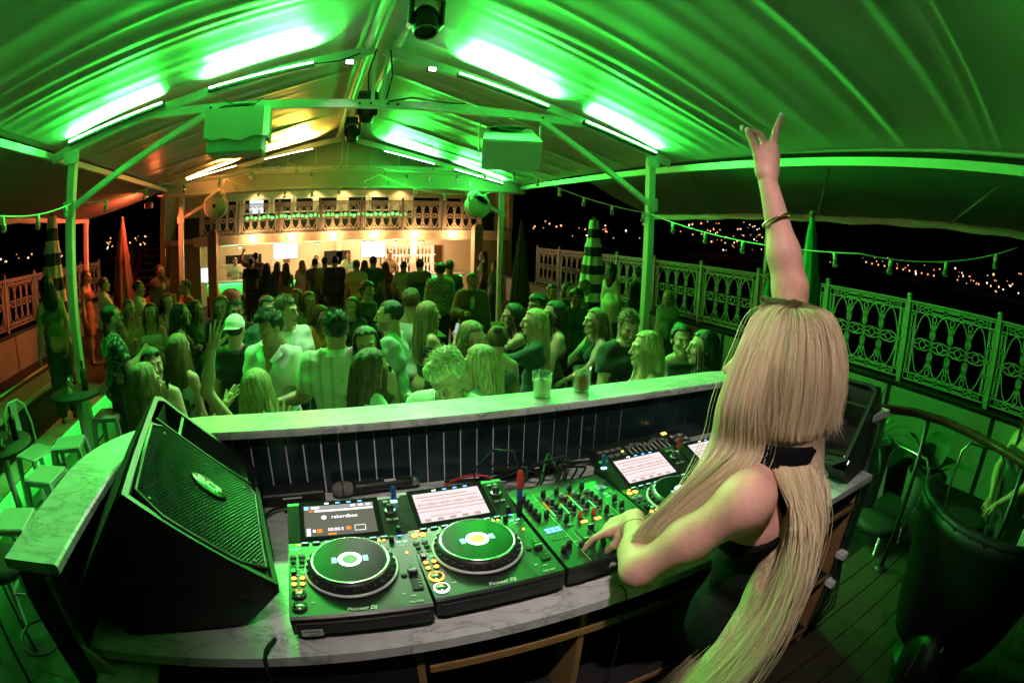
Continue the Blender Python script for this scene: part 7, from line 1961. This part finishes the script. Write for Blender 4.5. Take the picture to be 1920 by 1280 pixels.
person(0.44, 11.71, 0, 1.8, 'm', lod=0.034, label='man in an olive shirt at the centre of the bar', hair='short',hcol=(.06,.04,.02),top='shirt',tcol=(.36,.34,.20),bottom='trousers',bcol=(.03,.03,.03))
person(0.19, 12.04, -10, 1.756, 'm', lod=0.034, label='man in a navy shirt and tan trousers at the bar', hair='short',hcol=(.015,.011,.009),top='shirt',tcol=(.08,.12,.15),bottom='trousers',bcol=(.4,.3,.18))
person(-0.16, 12.94, -15, 1.675, 'f', lod=0.034, label='woman in white right of the left television', hair='mid',hcol=(.50,.36,.18),top='tee',tcol=(.75,.72,.66))
person(-0.54, 11.78, 0, 1.68, 'f', lod=0.034, label='woman in a brown dress below the left television', hair='long',hcol=(.10,.05,.025),top='dress',tcol=(.45,.25,.16))
person(-0.84, 12.99, 20, 1.66, 'f', lod=0.034, label='long haired woman in dark clothes under the left edge of the left television', hair='long',hcol=(.10,.05,.025),top='tee',tcol=(.08,.05,.04))
person(-0.95, 10.98, 10, 1.74, 'f', lod=0.034, label='woman in black left of the left television', hair='long',hcol=(.015,.011,.009),top='longsleeve',tcol=(.015,.015,.017))
person(-1.49, 13.35, -20, 1.934, 'm', lod=0.034, label='tall man in dark clothes with a raised hand at the left of the bar', hair='short',hcol=(.015,.011,.009),top='shirt',tcol=(.16,.10,.07),L='wave')
person(-1.53, 12.64, 15, 1.821, 'm', lod=0.034, label='man in black beside the tall man with a raised hand', hair='short',hcol=(.015,.011,.009),top='tee',tcol=(.015,.015,.017))
person(0.06, 4.89, 130, 1.579, 'f', lod=0.026, label='woman in an orange tee bending forward in the middle of the crowd', hair='long',hcol=(.10,.05,.025),top='tee',tcol=(.70,.28,.04),lean=18)
person(0.08, 5.44, 165, 1.634, 'f', lod=0.026, label='brown haired woman in an olive top behind the man in white', hair='long',hcol=(.16,.09,.04),top='tee',tcol=(.25,.22,.12),)
person(0.86, 5.92, 140, 1.68, 'f', lod=0.026, label='woman with dark curly hair seen from behind in the middle of the crowd', hair='curly',hcol=(.10,.05,.025),top='longsleeve',tcol=(.05,.03,.02))
person(0.58, 4.94, 200, 1.6, 'f', lod=0.026, label='dark haired woman behind the man in the striped cream shirt', hair='mid',hcol=(.10,.05,.025),top='tee',tcol=(.03,.03,.03))
person(-0.10, 5.99, 195, 1.62, 'f', lod=0.026, label='red haired woman in the middle of the crowd', hair='mid',hcol=(.25,.06,.03),top='cami',tcol=(.1,.06,.05))
person(4.74, 12.37, -60, 1.859, 'f', lod=0.034, label='blond woman right of the pale porch post', hair='long',hcol=(.24,.145,.07),top='tee',tcol=(.3,.35,.2))
person(4.18, 9.91, -40, 1.726, 'm', lod=0.034, label='dark haired man beside the far right tent post', hair='short',hcol=(.015,.011,.009),top='tee',tcol=(.1,.1,.1))
person(-0.20, 1.77, 4, 1.635, 'f', lod=0.016, label='blond woman with one arm raised high just beyond the coping', hair='long',hcol=(.50,.36,.18),top='cami',tcol=(.05,.2,.1),L=((.10,.02,.47),'open',(1,.2,0)),Rr='down')
person(0.07, 1.24, 185, 1.496, 'f', lod=0.016, label='person below the coping with one raised forearm', hair='mid',hcol=(.10,.05,.025),top='tee',tcol=(.1,.1,.1),Rr=((.36,.02,.30),'open',(.3,-.2,-1)),L='down')
person(-0.43, 1.06, 185, 1.581, 'f', lod=0.016, label='person behind the wedge speaker raising one open hand', hair='mid',hcol=(.015,.011,.009),top='tee',tcol=(.1,.1,.1),L=((.30,.02,.34),'open',(.3,-.2,-1)),Rr='down')
person(4.03, -0.59, -60, 1.674, 'f', lod=0.02, label='brown haired woman with bare arms at the far right edge', hair='long',skin='t',hcol=(.10,.05,.025),top='cami',tcol=(.015,.015,.017),L='lap',Rr='lap')
person(-2.55, 16.30, 180, 1.72, 'm', lod=.034, label='bartender in a white tee behind the left end of the bar', Rr='mid', hair='short',hcol=(.015,.011,.009),top='tee',tcol=(.75,.72,.66))
person(0.25, 16.00, 180, 1.68, 'f', lod=.034, label='bartender with her hair tied back behind the left television', Rr='mid', hair='pony',hcol=(.10,.05,.025),top='tee',tcol=(.75,.72,.66))
person(1.35, 16.10, 180, 1.76, 'm', lod=.034, label='bartender in a white shirt between the two televisions', Rr='mid', hair='short',hcol=(.10,.05,.025),top='shirt',tcol=(.75,.72,.66))
person(2.75, 16.20, 180, 1.74, 'm', lod=.034, label='bartender in a tan tee in front of the bottle shelves', Rr='mid', hair='short',hcol=(.015,.011,.009),top='tee',tcol=(.6,.45,.3))
# ================================================================ the DJ
def A_(*p): return np.array(p, float)
dj_h = R(-27)                      # facing direction (left of straight ahead)
fwd = A_(math.sin(dj_h), math.cos(dj_h), 0); rgt = A_(fwd[1], -fwd[0], 0); up_ = A_(0, 0, 1)
HC_ = A_(1.050, -.185, 1.548); NB = A_(1.062, -.215, 1.395)
SL = A_(.880, -.285, 1.312); SR = A_(1.205, -.120, 1.430)
EL = A_(.742, -.150, 1.112); WL = A_(.856, .030, 1.122)
ER = A_(1.212, -.072, 1.715); WR = A_(1.166, -.014, 1.985)
T = lambda *p: tuple(float(v) for v in p)
pr = []
def cc(a, c, ra, rb): pr.append((tuple(a), tuple(c), ra, rb))
hip = A_(1.085, -.215, .90)
cc(hip-rgt*.075, hip+rgt*.075, .115, .115); cc(hip-fwd*.06-rgt*.05, hip-fwd*.06+rgt*.05, .095, .095)
wst = A_(1.075, -.215, 1.06); cc(wst-rgt*.045, wst+rgt*.045, .088, .088)
chs = A_(1.055, -.210, 1.23); cc(chs-rgt*.075, chs+rgt*.075, .095, .095)
cc(SL+rgt*.03, SR-rgt*.02-up_*.02, .050, .048); cc(NB-rgt*.06-up_*.03, NB+rgt*.05, .040, .040)
for sx in (-1, 1): cc(chs+fwd*.09+rgt*.068*sx, chs+fwd*.092+rgt*.068*sx, .052, .05)
cc(NB-up_*.03, NB+up_*.09+fwd*.012, .050, .047)
tor_dj = list(pr)
cc(SL, SL+(EL-SL)*.5, .051, .044); cc(SL+(EL-SL)*.5, EL, .044, .035); cc(EL, EL+(WL-EL)*.3, .0355, .0375); cc(EL+(WL-EL)*.3, WL, .0375, .0255)
cc(SL+A_(.02, 0, .012), SL, .052, .052)
cc(SR, ER, .052, .044); cc(ER, ER+(WR-ER)*.3, .044, .041); cc(ER+(WR-ER)*.3, WR, .041, .0255)
for sx in (-1, 1):
    h = hip+rgt*.085*sx; k = A_(1.08, -.22, .49)+rgt*.09*sx+fwd*.02; a = A_(1.09, -.26, .075)+rgt*.10*sx
    cc(h, k, .083, .055); cc(k, k+(a-k)*.35, .054, .055); cc(k+(a-k)*.35, a, .055, .037); cc(a-fwd*.03-up_*.04, a+fwd*.14-up_*.045, .034, .028)
def sdfpart(P, lo, hi, res, k): return sdf_mesh(lambda X, Y, Z: sdf_eval(P, X, Y, Z, k), lo, hi, res)
V1, Q1 = sdfpart(pr, (.60, -.48, -.01), (1.40, .12, 2.02), .011, .034)
# raised right hand: index up, middle finger and thumb reaching left
def hand_union(palm, fing, res, pad=.03):
    pts = np.array([p[0] for p in palm+fing]+[p[1] for p in palm+fing])
    def fn(X, Y, Z):
        d = sdf_eval(palm, X, Y, Z, .012); f = sdf_eval(fing, X, Y, Z, .003)
        h = np.maximum(.007-np.abs(d-f), 0)/.007
        return np.minimum(d, f)-h*h*.007*.25
    return sdf_mesh(fn, pts.min(0)-pad, pts.max(0)+pad, res)
WRt = tuple(WR)
ux = A_(-.80, .60, 0)*-1     # to the right in the view: (.80,-.60)
def hp(r, u, d=0): return tuple(WR+ux*r+up_*u+A_(.60, .80, 0)*d)      # right, up, away
palmR = [(tuple(WR-(WR-ER)/np.linalg.norm(WR-ER)*.04), hp(0, .012), .0255, .024), (hp(-.012, .012), hp(-.006, .075), .0180, .0165), (hp(.010, .012), hp(.018, .080), .0180, .0150), (hp(.002, .01), hp(.006, .083), .019, .016), (hp(-.016, .02), hp(-.024, .052, -.004), .0150, .0135), (hp(.022, .02, .01), hp(.027, .065, .012), .014, .0125)]
fingR = [(hp(.015, .082), hp(.026, .128), .0105, .0095), (hp(.026, .128), hp(.035, .152), .0095, .0086), (hp(.035, .152), hp(.042, .172), .0086, .0068),
         (hp(-.002, .086, .004), hp(-.014, .116, .014), .0105, .0095), (hp(-.014, .116, .014), hp(-.040, .124, .018), .0094, .0084), (hp(-.040, .124, .018), hp(-.062, .127, .014), .0084, .0064),
         (hp(-.022, .050, -.004), hp(-.036, .088, -.002), .0132, .0112), (hp(-.036, .088, -.002), hp(-.044, .106, .002), .0110, .0100), (hp(-.044, .106, .002), hp(-.051, .122, .004), .0100, .0078),
         (hp(.026, .074, .012), hp(.024, .092, .034), .0098, .0090), (hp(.024, .092, .034), hp(.004, .078, .046), .0088, .0080), (hp(.030, .064, .014), hp(.030, .078, .032), .0088, .0080), (hp(.030, .078, .032), hp(.014, .066, .044), .0078, .0070), (hp(.010, .084, .010), hp(.004, .094, .030), .0095, .009)]
V2, Q2 = hand_union(palmR, fingR, .0026)
# left hand on the mixer: palm bent down from the wrist, fingers reaching left
ht = A_(-.62, .55, -.55); ht /= np.linalg.norm(ht); sd = np.cross(ht, up_); sd /= np.linalg.norm(sd)   # sd: towards the viewer's right / back
nrm = np.cross(sd, ht)
def hl(s, f, n=0): return tuple(WL+sd*s+ht*f+nrm*n)
palmL = [(tuple(WL-(WL-EL)/np.linalg.norm(WL-EL)*.04), hl(0, .010), .0265, .024), (hl(-.018, .012), hl(-.026, .072), .0165, .0140), (hl(.016, .012), hl(.022, .066), .0165, .0140), (hl(0, .01), hl(0, .076), .0185, .0150), (hl(-.022, .018, -.008), hl(-.038, .045, -.018), .0140, .0125)]
fingL = []
for i, (s, f0, L3, c3) in enumerate(((-.027, .074, (.038, .024, .019), (8, 18, 12)), (-.009, .079, (.042, .027, .020), (22, 30, 18)), (.010, .076, (.038, .025, .018), (38, 40, 22)), (.025, .068, (.030, .019, .016), (48, 44, 24)))):
    p = A_(*hl(s, f0, .002)); ang = R(-6); r0 = (.0092, .0094, .0090, .0078)[i]
    for k, (L1, c1) in enumerate(zip(L3, c3)):
        ang += R(c1); d = ht*math.cos(ang)-nrm*math.sin(ang)+sd*(-.10+.06*i); d /= np.linalg.norm(d); q = p+d*L1
        fingL.append((tuple(p), tuple(q), r0*(1-.09*k), r0*(1-.09*(k+1)))); p = q
for a, c, r1, r2 in ((hl(-.036, .043, -.016), hl(-.044, .070, -.032), .0115, .0105), (hl(-.044, .070, -.032), hl(-.040, .094, -.044), .0103, .0082)): fingL.append((a, c, r1, r2))
V3, Q3 = hand_union(palmL, fingL, .0028)
hv, hq, ids = head_template(.0042, True, False, False)
hh = R(-32); HR_ = rotz(-hh) @ rotx(R(4)); V4 = hv*1.0 @ HR_.T+HC_
skin_dj = (.72, .38, .29)
V = np.concatenate([V1, V2, V3, V4]); n1, n2, n3 = len(V1), len(V2), len(V3)
Q = np.concatenate([Q1, Q2+n1, Q3+n1+n2, hq+n1+n2+n3])
col = np.concatenate([np.tile(np.array(skin_dj), (n1+n2+n3, 1)), head_colors(ids, skin_dj, (.3, .2, .1))])
me = np_mesh('person', V, Q, col, (mat('dj_skin', (.6, .4, .3), .5, attr='Col', noise=.13, nscale=26, sss=.12, bump=.16, bscale=240),))
dj = bpy.data.objects.new('person', me); C.objects.link(dj)
tag(dj, 'blonde woman in black at the decks pointing up with her raised right arm', 'person')
# black sleeveless top and leggings
m_top = mat('black_jersey', (.006, .006, .007), .85, bump=.35, bscale=40, spec=.12)
def dj_garm(name, P, infl, clip, res=.012, k=.04):
    P2 = [(a, c, ra+infl, rb+infl) for a, c, ra, rb in P]
    v, q = sdf_mesh(lambda X, Y, Z: np.maximum(sdf_eval(P2, X, Y, Z, k)+.004*np.sin(X*40+4*np.sin(Z*19))*np.sin(Z*33+Y*25), clip(X, Y, Z)), (.70, -.52, .0), (1.42, .10, 1.52), res)
    g = np_mesh(name, v, q, np.tile((.01, .01, .011), (len(v), 1)), (m_top,)); o = bpy.data.objects.new(name, g); C.objects.link(o); o.parent = dj; return o
def rc_(X, Y): return (X-1.06)*rgt[0]+(Y+.21)*rgt[1]
dj_garm('top', tor_dj[:8], .010, lambda X, Y, Z: np.maximum(np.maximum(Z-1.405, .84-Z), np.abs(rc_(X, Y)+.10*(1.33-Z)*0)-.128-np.maximum(0, 1.24-Z)*1.2))
dj_garm('trousers', tor_dj[:2]+[p for p in pr[-8:]], .010, lambda X, Y, Z: np.maximum(Z-.99, .10-Z), .016)
b = MB(); BC = Vector((1.052, -.222, 1.388)); 
Mb = Matrix.Translation(BC) @ Matrix.Rotation(R(-4), 4, 'X')
prof = [(.106, -.022), (.112, -.012), (.112, .012), (.107, .021), (.100, .018), (.099, -.018)]
vs = []; fs = []; n = 40
for j in range(n):
    a = 2*math.pi*j/n; wob = 1+.03*math.sin(3*a+1)
    for (r, z) in prof: vs.append((r*wob*math.cos(a)*1.0, r*wob*.93*math.sin(a), z*(1+.25*math.sin(a*2))))
for j in range(n):
    for i in range(6): fs.append((j*6+i, ((j+1) % n)*6+i, ((j+1) % n)*6+(i+1) % 6, j*6+(i+1) % 6))
b.add(vs, fs, m_top, True, Mb); b.build('neck_band', dj)
# nails, bracelet, bangle string, earring
m_nail = mat('white_nail', (.85, .83, .80), .25)
for p, d in ((hp(.0435, .172), (.25, 0, 1)), (hp(-.063, .128, .012), (-.7, .3, .2)), (hp(-.052, .121, .000), (-.4, .1, 1))):
    b = MB(); b.sphere(p, .0068, m_nail, 10, 8, sc=(1, 1, 1.45)); b.build('fingernail', dj)
m_gold = mat('rose_gold', (.85, .48, .30), .2, metal=1)
b = MB(); bc = ER+(WR-ER)*.615; ax = Vector((WR-ER)).normalized(); e1 = ax.orthogonal().normalized(); e2 = ax.cross(e1)
b.tube([tuple(Vector(bc)+(e1*math.cos(a)+e2*math.sin(a))*.0415+ax*.010*math.cos(a+2.2)) for a in [2*math.pi*i/40 for i in range(40)]], .0032, 8, m_gold, closed=True); b.build('bangle', dj)
b = MB(); bc = EL+(WL-EL)*.72; ax = Vector((WL-EL)).normalized(); e1 = ax.orthogonal().normalized(); e2 = ax.cross(e1)
b.tube([tuple(Vector(bc)+(e1*math.cos(a)+e2*math.sin(a))*.0365) for a in [2*math.pi*i/30 for i in range(30)]], .0012, 6, m_gold, closed=True); b.build('bracelet', dj)
# hair: a solid under-layer and thousands of strands over it
hair_c = (.64, .50, .27)
def henv(d, z):     # horizontal radius of the hair mass around the head axis at height z
    return d
fh = A_(math.sin(hh), math.cos(hh), 0); rh = A_(fh[1], -fh[0], 0)
core = []
v, q = sdf_mesh(lambda X, Y, Z: np.maximum(np.minimum((np.sqrt(((X-1.055)/.108)**2+((Y+.200)/.115)**2+((Z-1.562)/.122)**2)-1)*.108, sdf_eval([((1.06, -.225, 1.56), (1.06, -.235, 1.40), .098, .086), ((1.07, -.262, 1.38), (1.045, -.335, 1.24), .062, .070), ((1.045, -.335, 1.24), (.985, -.362, 1.08), .060, .060), ((.985, -.362, 1.08), (.90, -.345, .88), .058, .040), ((.90, -.345, .88), (.83, -.315, .74), .038, .012)], X, Y, Z, .03)), (X-1.05)*fh[0]+(Y+.185)*fh[1]-.052), (.78, -.47, .68), (1.22, .0, 1.72), .010)
m_hc = mat('blond_underlayer', (.52, .41, .24), .6, noise=.5, nscale=20, stretch=(8, 8, .4))
g = np_mesh('hair_base', v, q, None, (m_hc,)); hb = bpy.data.objects.new('hair_base', g); C.objects.link(hb); hb.parent = dj
def strands(name, paths, rad, m):
    hc = bpy.data.hair_curves.new(name); hc.add_curves([len(p) for p in paths])
    P = np.concatenate(paths).astype(np.float32); hc.attributes['position'].data.foreach_set('vector', P.ravel()) if 'position' in hc.attributes else None
    rr = np.concatenate([np.asarray(r_, np.float32) for r_ in rad])
    at = hc.attributes.get('radius') or hc.attributes.new('radius', 'FLOAT', 'POINT'); at.data.foreach_set('value', rr)
    hc.materials.append(m)
    o = bpy.data.objects.new(name, hc); C.objects.link(o); o.parent = dj; return o
M = bpy.data.materials.new('blond_strands'); M.use_nodes = True; nt = M.node_tree; nn = nt.nodes; bs = nn['Principled BSDF']
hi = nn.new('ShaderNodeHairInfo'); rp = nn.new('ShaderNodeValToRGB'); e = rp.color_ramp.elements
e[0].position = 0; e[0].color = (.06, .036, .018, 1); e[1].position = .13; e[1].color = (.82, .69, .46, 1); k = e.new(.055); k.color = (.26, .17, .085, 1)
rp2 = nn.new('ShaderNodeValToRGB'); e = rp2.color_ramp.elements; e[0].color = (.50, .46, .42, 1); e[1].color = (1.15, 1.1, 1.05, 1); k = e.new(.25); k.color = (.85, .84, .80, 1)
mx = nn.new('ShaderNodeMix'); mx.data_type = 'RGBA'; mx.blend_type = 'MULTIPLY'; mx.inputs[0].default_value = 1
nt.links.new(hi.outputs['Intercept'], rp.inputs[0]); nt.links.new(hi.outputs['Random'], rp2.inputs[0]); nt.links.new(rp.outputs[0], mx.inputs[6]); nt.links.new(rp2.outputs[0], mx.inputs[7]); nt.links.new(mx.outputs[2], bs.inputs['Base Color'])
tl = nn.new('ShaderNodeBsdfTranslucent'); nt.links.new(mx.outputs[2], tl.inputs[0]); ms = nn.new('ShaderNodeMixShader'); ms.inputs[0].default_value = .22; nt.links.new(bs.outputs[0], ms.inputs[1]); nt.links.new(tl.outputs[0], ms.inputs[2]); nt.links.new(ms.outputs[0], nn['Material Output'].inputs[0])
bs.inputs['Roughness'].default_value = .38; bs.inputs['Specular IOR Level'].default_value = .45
def smooth(P, n=26):
    P = np.array(P); t = np.linspace(0, len(P)-1, n); i = np.clip(t.astype(int), 0, len(P)-2); f = (t-i)[:, None]
    p0 = P[np.clip(i-1, 0, len(P)-1)]; p1 = P[i]; p2 = P[i+1]; p3 = P[np.clip(i+2, 0, len(P)-1)]
    return .5*((2*p1)+(p2-p0)*f+(2*p0-5*p1+4*p2-p3)*f*f+(3*p1-p0-3*p2+p3)*f**3)
paths = []; rads = []
ctr = A_(1.054, -.198, 1.560); bnd = A_(BC[0], BC[1], BC[2])
lowc = [(1.38, A_(1.065, -.262, 0), .085, .045), (1.29, A_(1.022, -.322, 0), .116, .047), (1.12, A_(.970, -.362, 0), .116, .042), (.96, A_(.912, -.352, 0), .104, .036), (.82, A_(.858, -.330, 0), .106, .030), (.70, A_(.810, -.308, 0), .104, .026)]
latv = A_(.83, .53, 0); latv /= np.linalg.norm(latv); depv = A_(-.53, .83, 0)
nclump = 230
clump = [(rng.uniform(-2.55, 2.55), rng.uniform(-1, 1), rng.normal(0, 1), rng.normal(0, 1), rng.uniform(0, 6.28)) for _ in range(nclump)]
def back_strand():
    ci = int(rng.integers(nclump)); phc, q0, q1, q2, q3 = clump[ci]
    ph = math.pi+phc+rng.normal(0, .045)          # azimuth about the head, pi = back
    if abs(phc) > 2.25: ph = math.pi+math.copysign(2.25, phc)*rng.uniform(.8, 1)
    rho = 1.0+rng.normal(0, .020)+.032*q1
    d = fh*math.cos(ph)+rh*math.sin(ph)
    # roots sit along a parting that runs back over the crown
    pt = rng.uniform(-.045, .06); root = ctr+fh*pt+rh*rng.normal(.012, .010)+up_*(.143-abs(pt)*.35)
    P = [root]
    for th in (32, 58, 84):
        r_ = .120*rho*math.sin(R(th))*(1+.10*abs(math.cos(ph)))
        P.append(ctr+d*r_+up_*.136*rho*math.cos(R(th)))
    z = 1.495; P.append(A_(ctr[0], ctr[1], z)+d*.114*rho*(1+.08*abs(math.cos(ph)))+fh*(-.012))
    over = (np.dot(d, latv) > .93 and rng.random() < .6) or False
    z = 1.44; P.append(A_(bnd[0], bnd[1], z)+d*((.119 if over else .099)*min(rho, 1.03)))
    P.append(A_(bnd[0], bnd[1], 1.392)+d*((.119 if over else .092)*min(rho, 1.02)))
    wv = rng.normal(0, .004); stray = rng.normal(0, .016) if rng.random() < .20 else 0
    if abs(phc) < 2.0:
        s = math.sin(ph)*-1 if False else np.dot(d, latv); dp = np.dot(d, -depv)
        jit = rng.uniform(-.7, .7); end = rng.uniform(.55, 1.0)
        for i, (zz, c, w_, t_) in enumerate(lowc[1:], 1):
            if i/5 > end+.15: break
            u = np.clip(s*.95+jit*.35+.10*q2*.4, -1.35, 1.35)
            P.append(A_(c[0], c[1], zz)+latv*(w_*u+.018*math.sin(i*1.3+q3)*(.4+.2*i)+stray*i)-depv*(t_*(.55+.55*rng.random()+.25*q1)*1.0)+A_(wv, -wv, 0)*i)
    S = smooth(P, 30)
    paths.append(S); r0 = rng.uniform(.0005, .0009)
    t = np.linspace(0, 1, len(S)); rads.append(r0*np.clip((1-t)*5, .15, 1))
for _ in range(10500): back_strand()
# the lock that falls forward over the left shoulder
for _ in range(2400):
    u = rng.normal(0, .5); v_ = rng.normal(0, .5); e_ = rng.uniform(-.05, .06)
    root = ctr+fh*rng.uniform(-.02, .075)+rh*rng.normal(-.004, .012)+up_*rng.uniform(.130, .142)
    P = [root, ctr+fh*(.030+.03*u)-rh*.062+up_*.116, ctr+fh*(.058+.030*u)-rh*(.112+.010*v_)+up_*.035, ctr+fh*(.070+.036*u)-rh*(.134+.012*v_)-up_*.065]
    P += [A_(.918, -.205, 1.405)+fh*.044*u-rh*.014*v_, A_(.862, -.215, 1.335)+fh*.042*u+up_*.022*v_, A_(.812, -.178, 1.262)+fh*.030*u+up_*.022*v_, A_(.774, -.138, 1.185)+fh*.026*u+A_(0, 0, .02)*v_, A_(.760, -.112, 1.12+e_)+fh*.018*u]
    S = smooth(P, 28); paths.append(S); t = np.linspace(0, 1, len(S)); rads.append(rng.uniform(.0005, .0009)*np.clip((1-t)*5, .15, 1))
# strands falling from the right side of the face and a few flyaways
for _ in range(900):
    ph = rng.uniform(-.2, 6.4); d = fh*math.cos(ph)+rh*math.sin(ph)
    if np.dot(d, fh) > .6: continue
    root = ctr+d*.02+up_*.132; o = rng.uniform(1.02, 1.20)
    P = [root, ctr+d*.085*o+up_*.10*o, ctr+d*.124*o+up_*.01, ctr+d*.130*o-up_*.09, ctr+d*(.125*o+rng.uniform(-.02, .03))-up_*rng.uniform(.10, .125)]
    S = smooth(P, 18); paths.append(S); t = np.linspace(0, 1, len(S)); rads.append(rng.uniform(.0002, .00035)*np.clip((1-t)*5, .2, 1))
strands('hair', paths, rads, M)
m_ear = mat('earring_silver', (.85, .85, .85), .15, metal=1)
b = MB(); ep = Vector((.958, -.268, 1.425))
for k in range(7): b.tube([tuple(ep+Vector((.0035*math.cos(a), .0025*math.cos(a), .030-k*.009+.006*math.sin(a)))) for a in [2*math.pi*i/8 for i in range(8)]], .0010, 4, m_ear, closed=True)
lv = Vector((.80, -.60, 0))
b.bar(ep+Vector((0, 0, -.032))-lv*.014, ep+Vector((0, 0, -.060)), .004, m_ear, .0005); b.bar(ep+Vector((0, 0, -.060)), ep+Vector((0, 0, -.028))+lv*.010, .004, m_ear, .0005); b.build('earring', dj)

# white lamp over the photographer, aimed at the booth
t = empty('stage_spot', (.10, -1.2, 3.30), label='warm white stage spot hung from the roof behind the booth', cat='stage light')
b = MB(); b.lathe([(.05, -.12), (.08, -.06), (.09, .08), (.085, .08), (.07, -.04)], 20, m_black, M=Matrix.Rotation(R(40), 4, 'X')); b.build('housing', t)
b = MB(); b.tube([(-.1, 0, 0), (-.1, 0, .3), (.1, 0, .3), (.1, 0, 0)], .01, 8, m_black); b.build('bracket', t)
L = bpy.data.lights.new('spot_light', 'SPOT'); L.energy = SPOT_W; L.color = (1, .78, .80); L.spot_size = R(64); L.spot_blend = .9; L.shadow_soft_size = .07
o = bpy.data.objects.new('spot_light', L); C.objects.link(o); o.parent = t
aim(o, (0, .05, -.02), Vector((1.05, 0.15, 1.2))-Vector((.10, -1.2, 3.30)), (1, 0, 0))
